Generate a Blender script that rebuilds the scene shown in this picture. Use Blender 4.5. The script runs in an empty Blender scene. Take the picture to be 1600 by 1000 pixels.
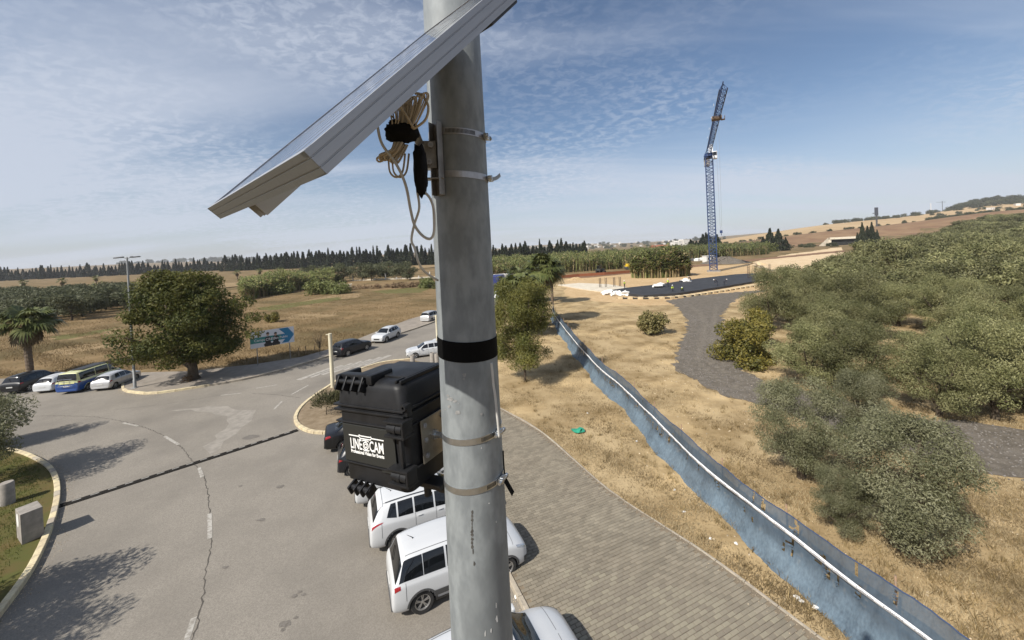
import bpy, bmesh, math, random
import numpy as np
from mathutils import Vector, Matrix, Euler

# ------------------------------------------------------------------ camera
CAM_Z = 9.0
F_PX, CX, CY = 600.0, 800.0, 400.0            # focal length and optical axis in photograph pixels (1600 x 1000)
PITCH, ROLL = math.radians(0.8), math.radians(2.75)
SUN_AZ, SUN_EL = math.radians(43.5), math.radians(43.0)   # direction the shadows run to, height of the sun
scene = bpy.context.scene
COL = scene.collection

_c, _s, _cp, _sp = math.cos(ROLL), math.sin(ROLL), math.cos(PITCH), math.sin(PITCH)
cam_data = bpy.data.cameras.new('camera')
cam = bpy.data.objects.new('camera', cam_data)
COL.objects.link(cam)
fwd = Vector((0, _cp, -_sp)); up0 = Vector((0, _sp, _cp)); rt0 = Vector((1, 0, 0))
rt = rt0 * _c - up0 * _s
up = rt0 * _s + up0 * _c
cam.matrix_world = Matrix(((rt.x, up.x, -fwd.x, 0), (rt.y, up.y, -fwd.y, 0), (rt.z, up.z, -fwd.z, CAM_Z), (0, 0, 0, 1)))
cam_data.sensor_width = 36.0
cam_data.lens = 36.0 * F_PX / 1600.0
cam_data.shift_y = -100.0 / 1600.0            # the picture is the lower part of a taller frame
cam_data.clip_start = 0.02
cam_data.clip_end = 20000
scene.camera = cam

# ------------------------------------------------------------------ world, sun, exposure
world = bpy.data.worlds.new('World'); scene.world = world; world.use_nodes = True
def build_world():
    nt = world.node_tree; N = nt.nodes; L = nt.links
    N.clear()
    out = N.new('ShaderNodeOutputWorld'); bg = N.new('ShaderNodeBackground')
    sky = N.new('ShaderNodeTexSky'); sky.sky_type = 'NISHITA'; sky.sun_disc = False
    sky.sun_elevation = SUN_EL
    sx, sy = -math.cos(SUN_AZ), -math.sin(SUN_AZ)
    sky.sun_rotation = math.atan2(sx, sy)
    sky.altitude = 50; sky.air_density = 1.0; sky.dust_density = 1.2; sky.ozone_density = 2.6
    geo = N.new('ShaderNodeTexCoord')
    sep = N.new('ShaderNodeSeparateXYZ'); L.new(geo.outputs['Generated'], sep.inputs[0])
    mx = N.new('ShaderNodeMath'); mx.operation = 'MAXIMUM'; L.new(sep.outputs['Z'], mx.inputs[0]); mx.inputs[1].default_value = 0.0
    ad = N.new('ShaderNodeMath'); ad.operation = 'ADD'; L.new(mx.outputs[0], ad.inputs[0]); ad.inputs[1].default_value = 0.16
    dx = N.new('ShaderNodeMath'); dx.operation = 'DIVIDE'; L.new(sep.outputs['X'], dx.inputs[0]); L.new(ad.outputs[0], dx.inputs[1])
    dy = N.new('ShaderNodeMath'); dy.operation = 'DIVIDE'; L.new(sep.outputs['Y'], dy.inputs[0]); L.new(ad.outputs[0], dy.inputs[1])
    cmb = N.new('ShaderNodeCombineXYZ'); L.new(dx.outputs[0], cmb.inputs[0]); L.new(dy.outputs[0], cmb.inputs[1])
    def noise(scale, rot, stretch, detail, rough, dist=0.0, off=(0, 0, 0)):
        mp = N.new('ShaderNodeMapping'); mp.inputs['Rotation'].default_value = (0, 0, rot)
        mp.inputs['Scale'].default_value = stretch; mp.inputs['Location'].default_value = off
        L.new(cmb.outputs[0], mp.inputs[0])
        n = N.new('ShaderNodeTexNoise'); n.inputs['Scale'].default_value = scale
        n.inputs['Detail'].default_value = detail; n.inputs['Roughness'].default_value = rough
        n.inputs['Distortion'].default_value = dist
        L.new(mp.outputs[0], n.inputs['Vector'])
        return n.outputs['Fac']
    def ramp(sock, a, b, va=0.0, vb=1.0):
        r = N.new('ShaderNodeMapRange'); r.interpolation_type = 'SMOOTHSTEP'
        L.new(sock, r.inputs['Value']); r.inputs['From Min'].default_value = a; r.inputs['From Max'].default_value = b
        r.inputs['To Min'].default_value = va; r.inputs['To Max'].default_value = vb
        return r.outputs['Result']
    def op(o, a, b):
        m = N.new('ShaderNodeMath'); m.operation = o
        for i, v in enumerate((a, b)):
            if isinstance(v, (int, float)): m.inputs[i].default_value = v
            else: L.new(v, m.inputs[i])
        return m.outputs[0]
    streak = ramp(noise(0.95, 0.42, (0.26, 1.2, 1), 5, 0.52, 0.8, (3.1, 1.7, 0)), 0.38, 0.74)
    veil = ramp(noise(0.38, 0.2, (0.5, 1.0, 1), 4, 0.5, 0.3, (7.7, 2.4, 0)), 0.36, 0.66)
    puff = ramp(noise(17.0, 0.5, (1.0, 1.3, 1), 4, 0.6, 0.5), 0.40, 0.66)
    patch = ramp(noise(0.55, 0.9, (1, 1, 1), 2, 0.5, 0.2, (1.3, 5.2, 0)), 0.40, 0.62)
    mack = op('MULTIPLY', puff, patch)
    f = op('ADD', op('MULTIPLY', streak, 0.60), op('MULTIPLY', veil, 0.24))
    f = op('ADD', f, op('MULTIPLY', mack, 0.34))
    lowhaze = ramp(sep.outputs['Z'], 0.0, 0.30, 0.46, 0.0)
    f = op('ADD', f, lowhaze)
    f = op('MINIMUM', f, 0.86)
    mix = N.new('ShaderNodeMix'); mix.data_type = 'RGBA'
    L.new(f, mix.inputs['Factor']); L.new(sky.outputs[0], mix.inputs['A'])
    mix.inputs['B'].default_value = (5.6, 6.1, 7.1, 1)
    L.new(mix.outputs['Result'], bg.inputs['Color'])
    bg.inputs['Strength'].default_value = 0.086
    L.new(bg.outputs[0], out.inputs['Surface'])
build_world()

sun_data = bpy.data.lights.new('sun', 'SUN'); sun_data.energy = 5.0; sun_data.angle = math.radians(0.55)
sun_data.color = (1.0, 0.945, 0.86)
sun = bpy.data.objects.new('sun', sun_data); COL.objects.link(sun)
SUN_DIR = Vector((-math.cos(SUN_AZ) * math.cos(SUN_EL), -math.sin(SUN_AZ) * math.cos(SUN_EL), math.sin(SUN_EL)))
sun.rotation_euler = SUN_DIR.to_track_quat('Z', 'Y').to_euler()
sun.location = (-30, -30, 60)
vs = scene.view_settings
vs.view_transform = 'Standard'; vs.look = 'None'; vs.gamma = 1.0; vs.use_curve_mapping = False
vs.exposure = 0.36
scene.cycles.use_denoising = True
scene.cycles.max_bounces = 6
scene.cycles.transparent_max_bounces = 8
scene.cycles.volume_bounces = 0

# ------------------------------------------------------------------ geometry helpers
def ray(px, py):
    u = (px - CX) / F_PX; v = -(py - CY) / F_PX
    d = fwd + rt * u + up * v
    return d
def G(px, py, z=0.0):
    """the point at height z that the photograph shows at a pixel"""
    d = ray(px, py); t = (z - CAM_Z) / d.z
    return Vector((d.x * t, d.y * t, z))
def D(px, py, depth):
    d = ray(px, py); t = depth / d.y
    return Vector((d.x * t, d.y * t, CAM_Z + d.z * t))
def sstep(a, b, x):
    t = min(1.0, max(0.0, (x - a) / (b - a))); return t * t * (3 - 2 * t)
def terr(x, y):
    if y < 60: return 0.0
    a = x / y
    s = sstep(0.34, 0.95, a)
    h = s * (15 * sstep(350, 450, y) + 24 * sstep(480, 950, y))
    h += sstep(0.85, 1.35, a) * 13 * sstep(110, 300, y)
    h += 46 * math.exp(-((a - 1.28) / 0.17) ** 2) * sstep(700, 1250, y)
    r = math.hypot(x, y)
    h += sstep(1500, 3300, r) * (30 + 9 * math.sin(x * 0.0021 + 1) + 6 * math.sin(x * 0.0053))
    h += 2.2 * sstep(110, 300, y) * sstep(-0.2, -0.55, a) * 0.6
    return h

class MB:
    """collects shapes that become ONE mesh object"""
    def __init__(self): self.v = []; self.f = []; self.m = []
    def add(self, vs_, fs_, mi=0):
        o = len(self.v); self.v += [tuple(p) for p in vs_]
        self.f += [tuple(i + o for i in f) for f in fs_]; self.m += [mi] * len(fs_)
    def box(self, c, s, rot=None, mi=0, taper=1.0):
        hx, hy, hz = s[0] / 2, s[1] / 2, s[2] / 2
        P = [Vector((x * (taper if z > 0 else 1), y * (taper if z > 0 else 1), z)) for z in (-hz, hz) for x, y in ((-hx, -hy), (hx, -hy), (hx, hy), (-hx, hy))]
        if rot is not None:
            R = rot if isinstance(rot, Matrix) else Euler(rot).to_matrix()
            P = [R @ p for p in P]
        c = Vector(c)
        self.add([p + c for p in P], [(3, 2, 1, 0), (4, 5, 6, 7), (0, 1, 5, 4), (1, 2, 6, 5), (2, 3, 7, 6), (3, 0, 4, 7)], mi)
    def rbox(self, c, s, b=0.01, rot=None, mi=0):
        """box with all edges chamfered"""
        hx, hy, hz = s[0] / 2, s[1] / 2, s[2] / 2
        b = min(b, hx * .9, hy * .9, hz * .9)
        bm = bmesh.new(); bmesh.ops.create_cube(bm, size=1.0)
        for v in bm.verts: v.co = Vector((v.co.x * 2 * hx, v.co.y * 2 * hy, v.co.z * 2 * hz))
        bmesh.ops.bevel(bm, geom=bm.edges[:], offset=b, segments=2, profile=0.6, affect='EDGES')
        R = None
        if rot is not None: R = rot if isinstance(rot, Matrix) else Euler(rot).to_matrix()
        c = Vector(c); bm.verts.ensure_lookup_table()
        self.add([(R @ v.co if R else v.co) + c for v in bm.verts], [[v.index for v in f.verts] for f in bm.faces], mi)
        bm.free()
    def tube(self, pts, r, n=8, mi=0, cap=True):
        pts = [Vector(p) for p in pts]; rs = r if isinstance(r, (list, tuple)) else [r] * len(pts)
        rings = []; prev = None
        for i, p in enumerate(pts):
            t = (pts[min(i + 1, len(pts) - 1)] - pts[max(i - 1, 0)]).normalized()
            if prev is None:
                a = t.orthogonal().normalized()
            else:
                a = (prev - t * prev.dot(t))
                a = a.normalized() if a.length > 1e-6 else t.orthogonal().normalized()
            prev = a; b = t.cross(a)
            rings.append([p + (a * math.cos(2 * math.pi * k / n) + b * math.sin(2 * math.pi * k / n)) * rs[i] for k in range(n)])
        V = [q for R_ in rings for q in R_]; Fc = []
        for i in range(len(pts) - 1):
            for k in range(n):
                Fc.append((i * n + k, i * n + (k + 1) % n, (i + 1) * n + (k + 1) % n, (i + 1) * n + k))
        if cap:
            Fc.append(tuple(range(n - 1, -1, -1))); Fc.append(tuple((len(pts) - 1) * n + k for k in range(n)))
        self.add(V, Fc, mi)
    def lathe(self, prof, n=24, c=(0, 0, 0), axis='z', mi=0, closed=False, a0=0.0, a1=2 * math.pi):
        c = Vector(c); V = []; full = abs(a1 - a0 - 2 * math.pi) < 1e-6; m = n if full else n + 1
        for r, z in prof:
            for k in range(m):
                t = a0 + (a1 - a0) * k / n
                p = (r * math.cos(t), r * math.sin(t), z)
                if axis == 'y': p = (p[0], p[2], p[1])
                if axis == 'x': p = (p[2], p[0], p[1])
                V.append(Vector(p) + c)
        Fc = []; rows = len(prof)
        for i in range(rows if closed else rows - 1):
            j = (i + 1) % rows
            for k in range(n):
                k2 = (k + 1) % m
                q = (i * m + k, i * m + k2, j * m + k2, j * m + k)
                Fc.append(q)
        self.add(V, Fc, mi)
    def prism(self, pts, z0, z1, mi=0):
        n = len(pts)
        V = [(p[0], p[1], z0) for p in pts] + [(p[0], p[1], z1) for p in pts]
        self.add(V, [tuple(range(n - 1, -1, -1)), tuple(range(n, 2 * n))] + [(i, (i + 1) % n, n + (i + 1) % n, n + i) for i in range(n)], mi)
    def build(self, name, mats, parent=None, smooth=False, loc=None, autosmooth=None):
        me = bpy.data.meshes.new(name); me.from_pydata(self.v, [], self.f)
        mats = mats if isinstance(mats, (list, tuple)) else [mats]
        for m in mats: me.materials.append(m)
        if len(mats) > 1: me.polygons.foreach_set('material_index', self.m)
        if smooth: me.polygons.foreach_set('use_smooth', [True] * len(me.polygons))
        me.update()
        if autosmooth: me.set_sharp_from_angle(angle=math.radians(autosmooth))
        o = bpy.data.objects.new(name, me); COL.objects.link(o)
        if parent: o.parent = parent
        if loc is not None: o.location = loc
        return o
def raw_mesh(name, V, Fq, mats, smooth=False):
    """fast mesh from numpy arrays; Fq (n,k)"""
    me = bpy.data.meshes.new(name); V = np.asarray(V, np.float32); Fq = np.asarray(Fq, np.int32)
    n, k = Fq.shape
    me.vertices.add(len(V)); me.vertices.foreach_set('co', V.ravel())
    me.loops.add(n * k); me.loops.foreach_set('vertex_index', Fq.ravel())
    me.polygons.add(n); me.polygons.foreach_set('loop_start', np.arange(0, n * k, k, dtype=np.int32))
    me.update(calc_edges=True)
    for m in (mats if isinstance(mats, (list, tuple)) else [mats]): me.materials.append(m)
    if smooth: me.polygons.foreach_set('use_smooth', [True] * n)
    return me
def link(name, me, parent=None, loc=(0, 0, 0), rz=0.0, sc=None):
    o = bpy.data.objects.new(name, me); COL.objects.link(o); o.location = loc; o.rotation_euler = (0, 0, rz)
    if sc is not None: o.scale = sc if isinstance(sc, (tuple, list, Vector)) else (sc, sc, sc)
    if parent: o.parent = parent
    return o
def tag(o, label=None, cat=None, group=None, kind=None):
    if label: o['label'] = label
    if cat: o['category'] = cat
    if group: o['group'] = group
    if kind: o['kind'] = kind
    return o
def thing(name, label, cat, loc=(0, 0, 0), rz=0.0, group=None):
    o = bpy.data.objects.new(name, None); COL.objects.link(o); o.location = loc; o.rotation_euler = (0, 0, rz)
    o.empty_display_size = 0.2
    return tag(o, label, cat, group)
def copy_tree(o, parent=None):
    c = o.copy(); COL.objects.link(c); c.parent = parent
    for ch in [x for x in o.children]: copy_tree(ch, c)
    return c

# ------------------------------------------------------------------ materials
MATS = {}
def lin(h):
    h = h.lstrip('#'); c = [int(h[i:i + 2], 16) / 255 for i in (0, 2, 4)]
    return tuple(x / 12.92 if x <= 0.04045 else ((x + 0.055) / 1.055) ** 2.4 for x in c)
def mat(name, col, rough=0.6, metal=0.0, col2=None, scale=8.0, detail=6, bump=0.0, bscale=None, col3=None, scale3=1.0,
        amt3=0.6, spec=0.5, stretch=(1, 1, 1), coat=0.0, objrand=0.0, island=0.0, coords='Object', lo=0.38, hi=0.62, bdist=0.02, rough2=None, lo3=0.5, hi3=0.66):
    if name in MATS: return MATS[name]
    m = bpy.data.materials.new(name); m.use_nodes = True; nt = m.node_tree; N = nt.nodes; L = nt.links
    b = N['Principled BSDF']; b.inputs['Roughness'].default_value = rough; b.inputs['Metallic'].default_value = metal
    b.inputs['Specular IOR Level'].default_value = spec; b.inputs['Coat Weight'].default_value = coat
    b.inputs['Base Color'].default_value = (*col, 1)
    tc = N.new('ShaderNodeTexCoord'); mp = N.new('ShaderNodeMapping'); mp.inputs['Scale'].default_value = stretch
    L.new(tc.outputs[coords], mp.inputs[0])
    src = None
    def nz(sc, det=detail, r=0.6):
        n = N.new('ShaderNodeTexNoise'); n.inputs['Scale'].default_value = sc; n.inputs['Detail'].default_value = det
        n.inputs['Roughness'].default_value = r; L.new(mp.outputs[0], n.inputs['Vector']); return n
    def mixc(fac, a, bcol):
        x = N.new('ShaderNodeMix'); x.data_type = 'RGBA'; L.new(fac, x.inputs['Factor'])
        if a is None: x.inputs['A'].default_value = (*col, 1)
        else: L.new(a, x.inputs['A'])
        x.inputs['B'].default_value = (*bcol, 1); return x.outputs['Result']
    def mr(sock, a, bb, t0=0.0, t1=1.0):
        r = N.new('ShaderNodeMapRange'); L.new(sock, r.inputs['Value']); r.inputs['From Min'].default_value = a
        r.inputs['From Max'].default_value = bb; r.inputs['To Min'].default_value = t0; r.inputs['To Max'].default_value = t1
        return r.outputs['Result']
    if col2 is not None: src = mixc(mr(nz(scale).outputs['Fac'], lo, hi), src, col2)
    if col3 is not None: src = mixc(mr(nz(scale3, 5).outputs['Fac'], lo3, hi3, 0, amt3), src, col3)
    if objrand > 0:
        oi = N.new('ShaderNodeObjectInfo'); hs = N.new('ShaderNodeHueSaturation')
        L.new(mr(oi.outputs['Random'], 0, 1, 1 - objrand, 1 + objrand), hs.inputs['Value'])
        L.new(mr(oi.outputs['Random'], 0, 1, 0.5 - objrand * .05, 0.5 + objrand * .05), hs.inputs['Hue'])
        if src is None: hs.inputs['Color'].default_value = (*col, 1)
        else: L.new(src, hs.inputs['Color'])
        src = hs.outputs['Color']
    if island > 0:
        ge = N.new('ShaderNodeNewGeometry'); hs2 = N.new('ShaderNodeHueSaturation'); L.new(mr(ge.outputs['Random Per Island'], 0, 1, 1 - island, 1 + island), hs2.inputs['Value'])
        if src is None: hs2.inputs['Color'].default_value = (*col, 1)
        else: L.new(src, hs2.inputs['Color'])
        src = hs2.outputs['Color']
    if src is not None: L.new(src, b.inputs['Base Color'])
    if rough2 is not None: L.new(mr(nz(scale * .7).outputs['Fac'], .35, .65, rough, rough2), b.inputs['Roughness'])
    if bump > 0:
        bn = N.new('ShaderNodeBump'); bn.inputs['Strength'].default_value = bump; bn.inputs['Distance'].default_value = bdist
        L.new(nz(bscale or scale * 2).outputs['Fac'], bn.inputs['Height']); L.new(bn.outputs[0], b.inputs['Normal'])
    MATS[name] = m; return m
def leafmat(name, col, col2, trans=0.25, rough=0.55, scale=0.8, objrand=0.12, spec=0.3):
    """leaf surface: two tones varying from clump to clump, some light passing through"""
    if name in MATS: return MATS[name]
    m = bpy.data.materials.new(name); m.use_nodes = True; nt = m.node_tree; N = nt.nodes; L = nt.links
    b = N['Principled BSDF']; out = N['Material Output']; b.inputs['Roughness'].default_value = rough
    b.inputs['Specular IOR Level'].default_value = spec
    tc = N.new('ShaderNodeTexCoord'); n = N.new('ShaderNodeTexNoise'); n.inputs['Scale'].default_value = scale; n.inputs['Detail'].default_value = 4
    L.new(tc.outputs['Object'], n.inputs['Vector'])
    n2 = N.new('ShaderNodeTexWhiteNoise'); n2.noise_dimensions = '3D'
    g = N.new('ShaderNodeNewGeometry'); L.new(g.outputs['Random Per Island'], n2.inputs['Vector'])
    r = N.new('ShaderNodeMapRange'); L.new(n.outputs['Fac'], r.inputs['Value']); r.inputs['From Min'].default_value = .35; r.inputs['From Max'].default_value = .65
    ad = N.new('ShaderNodeMath'); ad.operation = 'MULTIPLY_ADD'; L.new(g.outputs['Random Per Island'], ad.inputs[0]); ad.inputs[1].default_value = .7
    ad.inputs[2].default_value = -.35
    sm = N.new('ShaderNodeMath'); sm.operation = 'ADD'; sm.use_clamp = True; L.new(r.outputs[0], sm.inputs[0]); L.new(ad.outputs[0], sm.inputs[1])
    mx = N.new('ShaderNodeMix'); mx.data_type = 'RGBA'; L.new(sm.outputs[0], mx.inputs['Factor'])
    mx.inputs['A'].default_value = (*col, 1); mx.inputs['B'].default_value = (*col2, 1)
    oi = N.new('ShaderNodeObjectInfo'); hs = N.new('ShaderNodeHueSaturation')
    rr = N.new('ShaderNodeMapRange'); L.new(oi.outputs['Random'], rr.inputs['Value']); rr.inputs['To Min'].default_value = 1 - objrand; rr.inputs['To Max'].default_value = 1 + objrand
    L.new(rr.outputs[0], hs.inputs['Value']); L.new(mx.outputs['Result'], hs.inputs['Color'])
    L.new(hs.outputs['Color'], b.inputs['Base Color'])
    if trans > 0:
        tr = N.new('ShaderNodeBsdfTranslucent'); L.new(hs.outputs['Color'], tr.inputs['Color'])
        ms = N.new('ShaderNodeMixShader'); ms.inputs[0].default_value = trans
        L.new(b.outputs[0], ms.inputs[1]); L.new(tr.outputs[0], ms.inputs[2]); L.new(ms.outputs[0], out.inputs['Surface'])
    MATS[name] = m; return m

# ------------------------------------------------------------------ ground, road, pavements
M_GROUND = mat('dry_field_soil', (0.175, 0.120, 0.058), 0.95, col2=(0.245, 0.172, 0.092), scale=0.35, detail=12, col3=(0.10, 0.078, 0.036), scale3=0.075, amt3=.85, lo3=.44, hi3=.62, lo=.34, hi=.66,
               bump=0.5, bscale=4.0, bdist=0.12, spec=0.1)
M_VERGE = mat('dry_grass_soil', (0.40, 0.305, 0.175), 0.95, col2=(0.225, 0.16, 0.08), scale=0.42, detail=13, col3=(0.52, 0.385, 0.21), scale3=0.22, amt3=.8,
              bump=0.6, bscale=7.0, bdist=0.06, spec=0.1)
M_BARE = mat('bare_earth', (0.50, 0.37, 0.215), 0.95, col2=(0.42, 0.285, 0.15), scale=1.2, detail=9, col3=(0.33, 0.22, 0.11), scale3=0.12, amt3=.5, bump=0.4, bscale=3.0, bdist=0.05, spec=0.1)
M_ASPHALT = mat('worn_asphalt', (0.190, 0.171, 0.144), 0.9, col2=(0.265, 0.24, 0.203), scale=34, detail=4, col3=(0.145, 0.131, 0.112), scale3=0.30, amt3=.75, lo3=.42, hi3=.75,
                bump=0.35, bscale=120, bdist=0.006, spec=0.25)
M_GRAVEL = mat('dark_gravel', (0.108, 0.094, 0.077), 0.95, col2=(0.155, 0.135, 0.110), scale=2.2, detail=12, col3=(0.16, 0.142, 0.122), scale3=0.55, amt3=.7, bump=0.8, bscale=14, bdist=0.05, spec=0.15)
M_LAWN = mat('lawn_soil', (0.085, 0.088, 0.028), 0.95, col2=(0.11, 0.085, 0.035), scale=1.2, spec=0.1)
M_KERBY = mat('yellow_painted_kerb', (0.62, 0.53, 0.33), 0.8, col2=(0.52, 0.43, 0.28), scale=6, col3=(0.33, 0.29, 0.22), scale3=9, amt3=.6, bump=.3, bscale=30, bdist=.01, objrand=.10)
M_KERBG = mat('grey_concrete_kerb', (0.40, 0.345, 0.27), 0.9, col2=(0.32, 0.28, 0.22), scale=8, col3=(0.22, 0.195, 0.16), scale3=14, amt3=.5, bump=.3, bscale=30, bdist=.01, objrand=.12)
M_CONC = mat('old_concrete', (0.30, 0.272, 0.238), 0.9, col2=(0.225, 0.205, 0.18), scale=5, col3=(0.22, 0.20, 0.18), scale3=2.3, amt3=.5, bump=.3, bscale=40, bdist=.008)
M_PAINT = mat('worn_road_paint', (0.40, 0.38, 0.34), 0.8, col2=(0.235, 0.215, 0.185), scale=9, detail=10, lo=.40, hi=.62, spec=.3)
M_FAINT = mat('faded_crossing_paint', (0.40, 0.375, 0.335), 0.85, col2=(0.285, 0.262, 0.228), scale=5, detail=10, lo=.38, hi=.6, spec=.3)
M_CRACK = mat('tarred_crack', (0.075, 0.066, 0.055), 0.95)
M_OIL = mat('oil_stain', (0.115, 0.102, 0.085), 0.7, col2=(0.17, 0.152, 0.13), scale=20)
M_STEEL = mat("galvanised_steel", (0.238, 0.258, 0.263), 0.55, 0.05, col2=(0.172, 0.188, 0.195), scale=26, detail=3, col3=(0.15, 0.163, 0.168), scale3=3.4, amt3=.8, spec=.3,
              stretch=(1, 1, 0.45), bump=.08, bscale=90, bdist=.002, rough2=.62)
M_BLACK = mat('black_plastic', (0.008, 0.008, 0.009), 0.5, col2=(0.017, 0.017, 0.018), scale=30, bump=.06, bscale=300, bdist=.001)

def build_ground():
    angs = [math.radians(a) for a in list(np.arange(-12, 192.1, 1.5))] + [math.radians(a) for a in (206, 224, 243, 262, 282, 300, 318, 334)]
    rad = [0.0] + list(np.geomspace(3, 9000, 92))
    V = [(0, 0, 0)]; Fc = []
    for r in rad[1:]:
        for a in angs:
            x, y = r * math.cos(a), r * math.sin(a); V.append((x, y, terr(x, y)))
    n = len(angs)
    for k in range(n): Fc.append((0, 1 + k, 1 + (k + 1) % n))
    me = MB(); me.v = V
    for i in range(len(rad) - 2):
        for k in range(n):
            Fc.append((1 + i * n + k, 1 + (i + 1) * n + k, 1 + (i + 1) * n + (k + 1) % n, 1 + i * n + (k + 1) % n))
    me.f = Fc; me.m = [0] * len(Fc)
    tag(me.build('ground', M_GROUND, smooth=True), kind='structure')
build_ground()
RNG = random.Random(11)
def ragged(pts, step, amp, seed=1, closed=True):
    """subdivide an outline and push its points about, so that edges of earth and gravel are uneven"""
    rr = random.Random(seed); out = []
    n = len(pts)
    for i in range(n if closed else n - 1):
        a, b = Vector(pts[i][:2]), Vector(pts[(i + 1) % n][:2]); d = (b - a).length; k = max(1, int(d / step))
        nrm = Vector((-(b - a).y, (b - a).x)).normalized() if d > 0 else Vector((0, 0))
        for j in range(k):
            p = a + (b - a) * (j / k) + nrm * rr.uniform(-amp, amp); out.append((p.x, p.y))
    return out
def sheet(name, pts, z, m, kind='structure', parent=None, thick=None):
    b = MB(); n = len(pts)
    if thick is None: b.add([(p[0], p[1], z) for p in pts], [tuple(range(n))])
    else: b.prism(pts, z - thick, z)
    me = b.build(name, m, parent)
    bm = bmesh.new(); bm.from_mesh(me.data); bmesh.ops.triangulate(bm, faces=[f for f in bm.faces if len(f.verts) > 4])
    bmesh.ops.recalc_face_normals(bm, faces=bm.faces[:])
    if thick is None:
        for f in bm.faces:
            if f.normal.z < 0: f.normal_flip()
    bm.to_mesh(me.data); bm.free()
    if kind and not parent: tag(me, kind=kind)
    return me
P2 = lambda *ps: [tuple(G(*p)[:2]) for p in ps]
def smooth_poly(pts, n=4, closed=False):
    """Catmull-Rom through the points"""
    out = []; m = len(pts); P = [Vector(p[:2]) for p in pts]
    for i in range(m if closed else m - 1):
        p0 = P[(i - 1) % m] if closed or i > 0 else P[i]; p1 = P[i]; p2 = P[(i + 1) % m]; p3 = P[(i + 2) % m] if closed or i + 2 < m else p2
        for j in range(n):
            t = j / n
            q = 0.5 * ((2 * p1) + (p2 - p0) * t + (2 * p0 - 5 * p1 + 4 * p2 - p3) * t * t + (3 * p1 - p0 - 3 * p2 + p3) * t ** 3)
            out.append((q.x, q.y))
    if not closed: out.append(tuple(P[-1]))
    return out

E1 = Vector((-0.40, 0.9165)); E2 = Vector((0.9165, 0.40))          # along the parking kerb, and across it
def KE(s, t): p = E1 * s + E2 * t; return (p.x, p.y)
K0 = 3.70                                                             # where the parking kerb runs (measured across)
LAWN_K = smooth_poly([(-11.9, 6.4)] + P2((0, 960), (60, 870), (88, 790), (85, 745), (60, 722), (12, 705)) + [(-30, 20.3), (-36, 20.8)], 5)
WALK_K = smooth_poly(P2((192, 601), (194, 611), (215, 615), (245, 615.5), (310, 606), (400, 590), (500, 562), (600, 530), (680, 503)) + [(-9.7, 60), (-9, 70), (-7.5, 84), (-4, 104)], 5)
WALK_B = P2((680, 489), (640, 500), (590, 519), (530, 543), (470, 560), (400, 571), (300, 582), (225, 584), (192, 588))
ISLE_K = smooth_poly([(-9.2, 33.0), (-11.4, 32.4)] + P2((548, 584), (520, 601), (480, 629), (463, 650), (466, 666), (490, 677), (530, 677)) + [(-8.2, 19.9)], 5)
road_pts = [(-11.0, 3.0), (-11.3, 5.0)] + LAWN_K + [(-60, 21.5), (-62, 33.5), (-40, 33.2), (-31, 32.6)] + WALK_K + \
           [(2.5, 104), (-0.6, 86), (-2.6, 70), (-4.3, 52), (-6.0, 38), (-6.9, 30), KE(26, K0), KE(20, K0), KE(10, K0), KE(-2, K0)]
sheet('road', road_pts, 0.012, M_ASPHALT)

# verge, tracks and bare earth on the right
VERGE = [KE(-2, 5.0), (14, -6), (70, -6), (130, 60), (120, 128), (60, 140), (12, 128), (1.0, 88), (-1.4, 70), (-3.1, 52), (-4.6, 38), (-6.0, 31), KE(26, 4.4)]
sheet('dry_verge', ragged(VERGE, 3, .25, 3), 0.006, M_VERGE)
BARE = P2((885, 462), (930, 470), (1000, 478), (1060, 476), (1140, 474), (1240, 462), (1300, 440), (1300, 418), (1200, 410), (1040, 420), (960, 428), (880, 437))
sheet('bare_ground', ragged(BARE, 2.0, .5, 4), 0.016, M_BARE)
GRAV = P2((1205, 452), (1150, 467), (1128, 492), (1133, 530), (1142, 556), (1165, 583), (1205, 602), (1250, 608)) + [(18.6, 18.6), (23, 16.6), (34, 13.5), (34, 10.2), (22, 12.2), (17.0, 13.6), (14.6, 17.4)] + \
       P2((1182, 632), (1130, 616), (1090, 598), (1052, 572), (1060, 545), (1072, 520), (1074, 500), (1056, 478), (1040, 470), (1090, 462))
sheet('gravel_track', ragged(GRAV, 0.45, .34, 5), 0.026, M_GRAVEL)
M_RED = mat('reddish_dirt', (0.22, 0.13, 0.08), 0.95, col2=(0.17, 0.105, 0.065), scale=.7, detail=8, spec=.1)
sheet('dirt_road', ragged([(8, 118), (22, 112), (45, 124), (90, 152), (190, 210), (260, 232), (262, 239), (188, 220), (88, 160), (44, 132), (22, 120), (9, 126)], 3, .8, 6), 0.05, M_RED)
M_SAND = mat('pale_sand', (0.60, 0.47, 0.31), 0.95, col2=(0.50, 0.37, 0.22), scale=.3, detail=8, spec=.1)
sheet('sand_clearing', ragged([(70, 105), (120, 118), (210, 180), (330, 240), (380, 300), (300, 320), (220, 265), (150, 205), (95, 150)], 5, 2, 7), 0.035, M_SAND)
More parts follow.
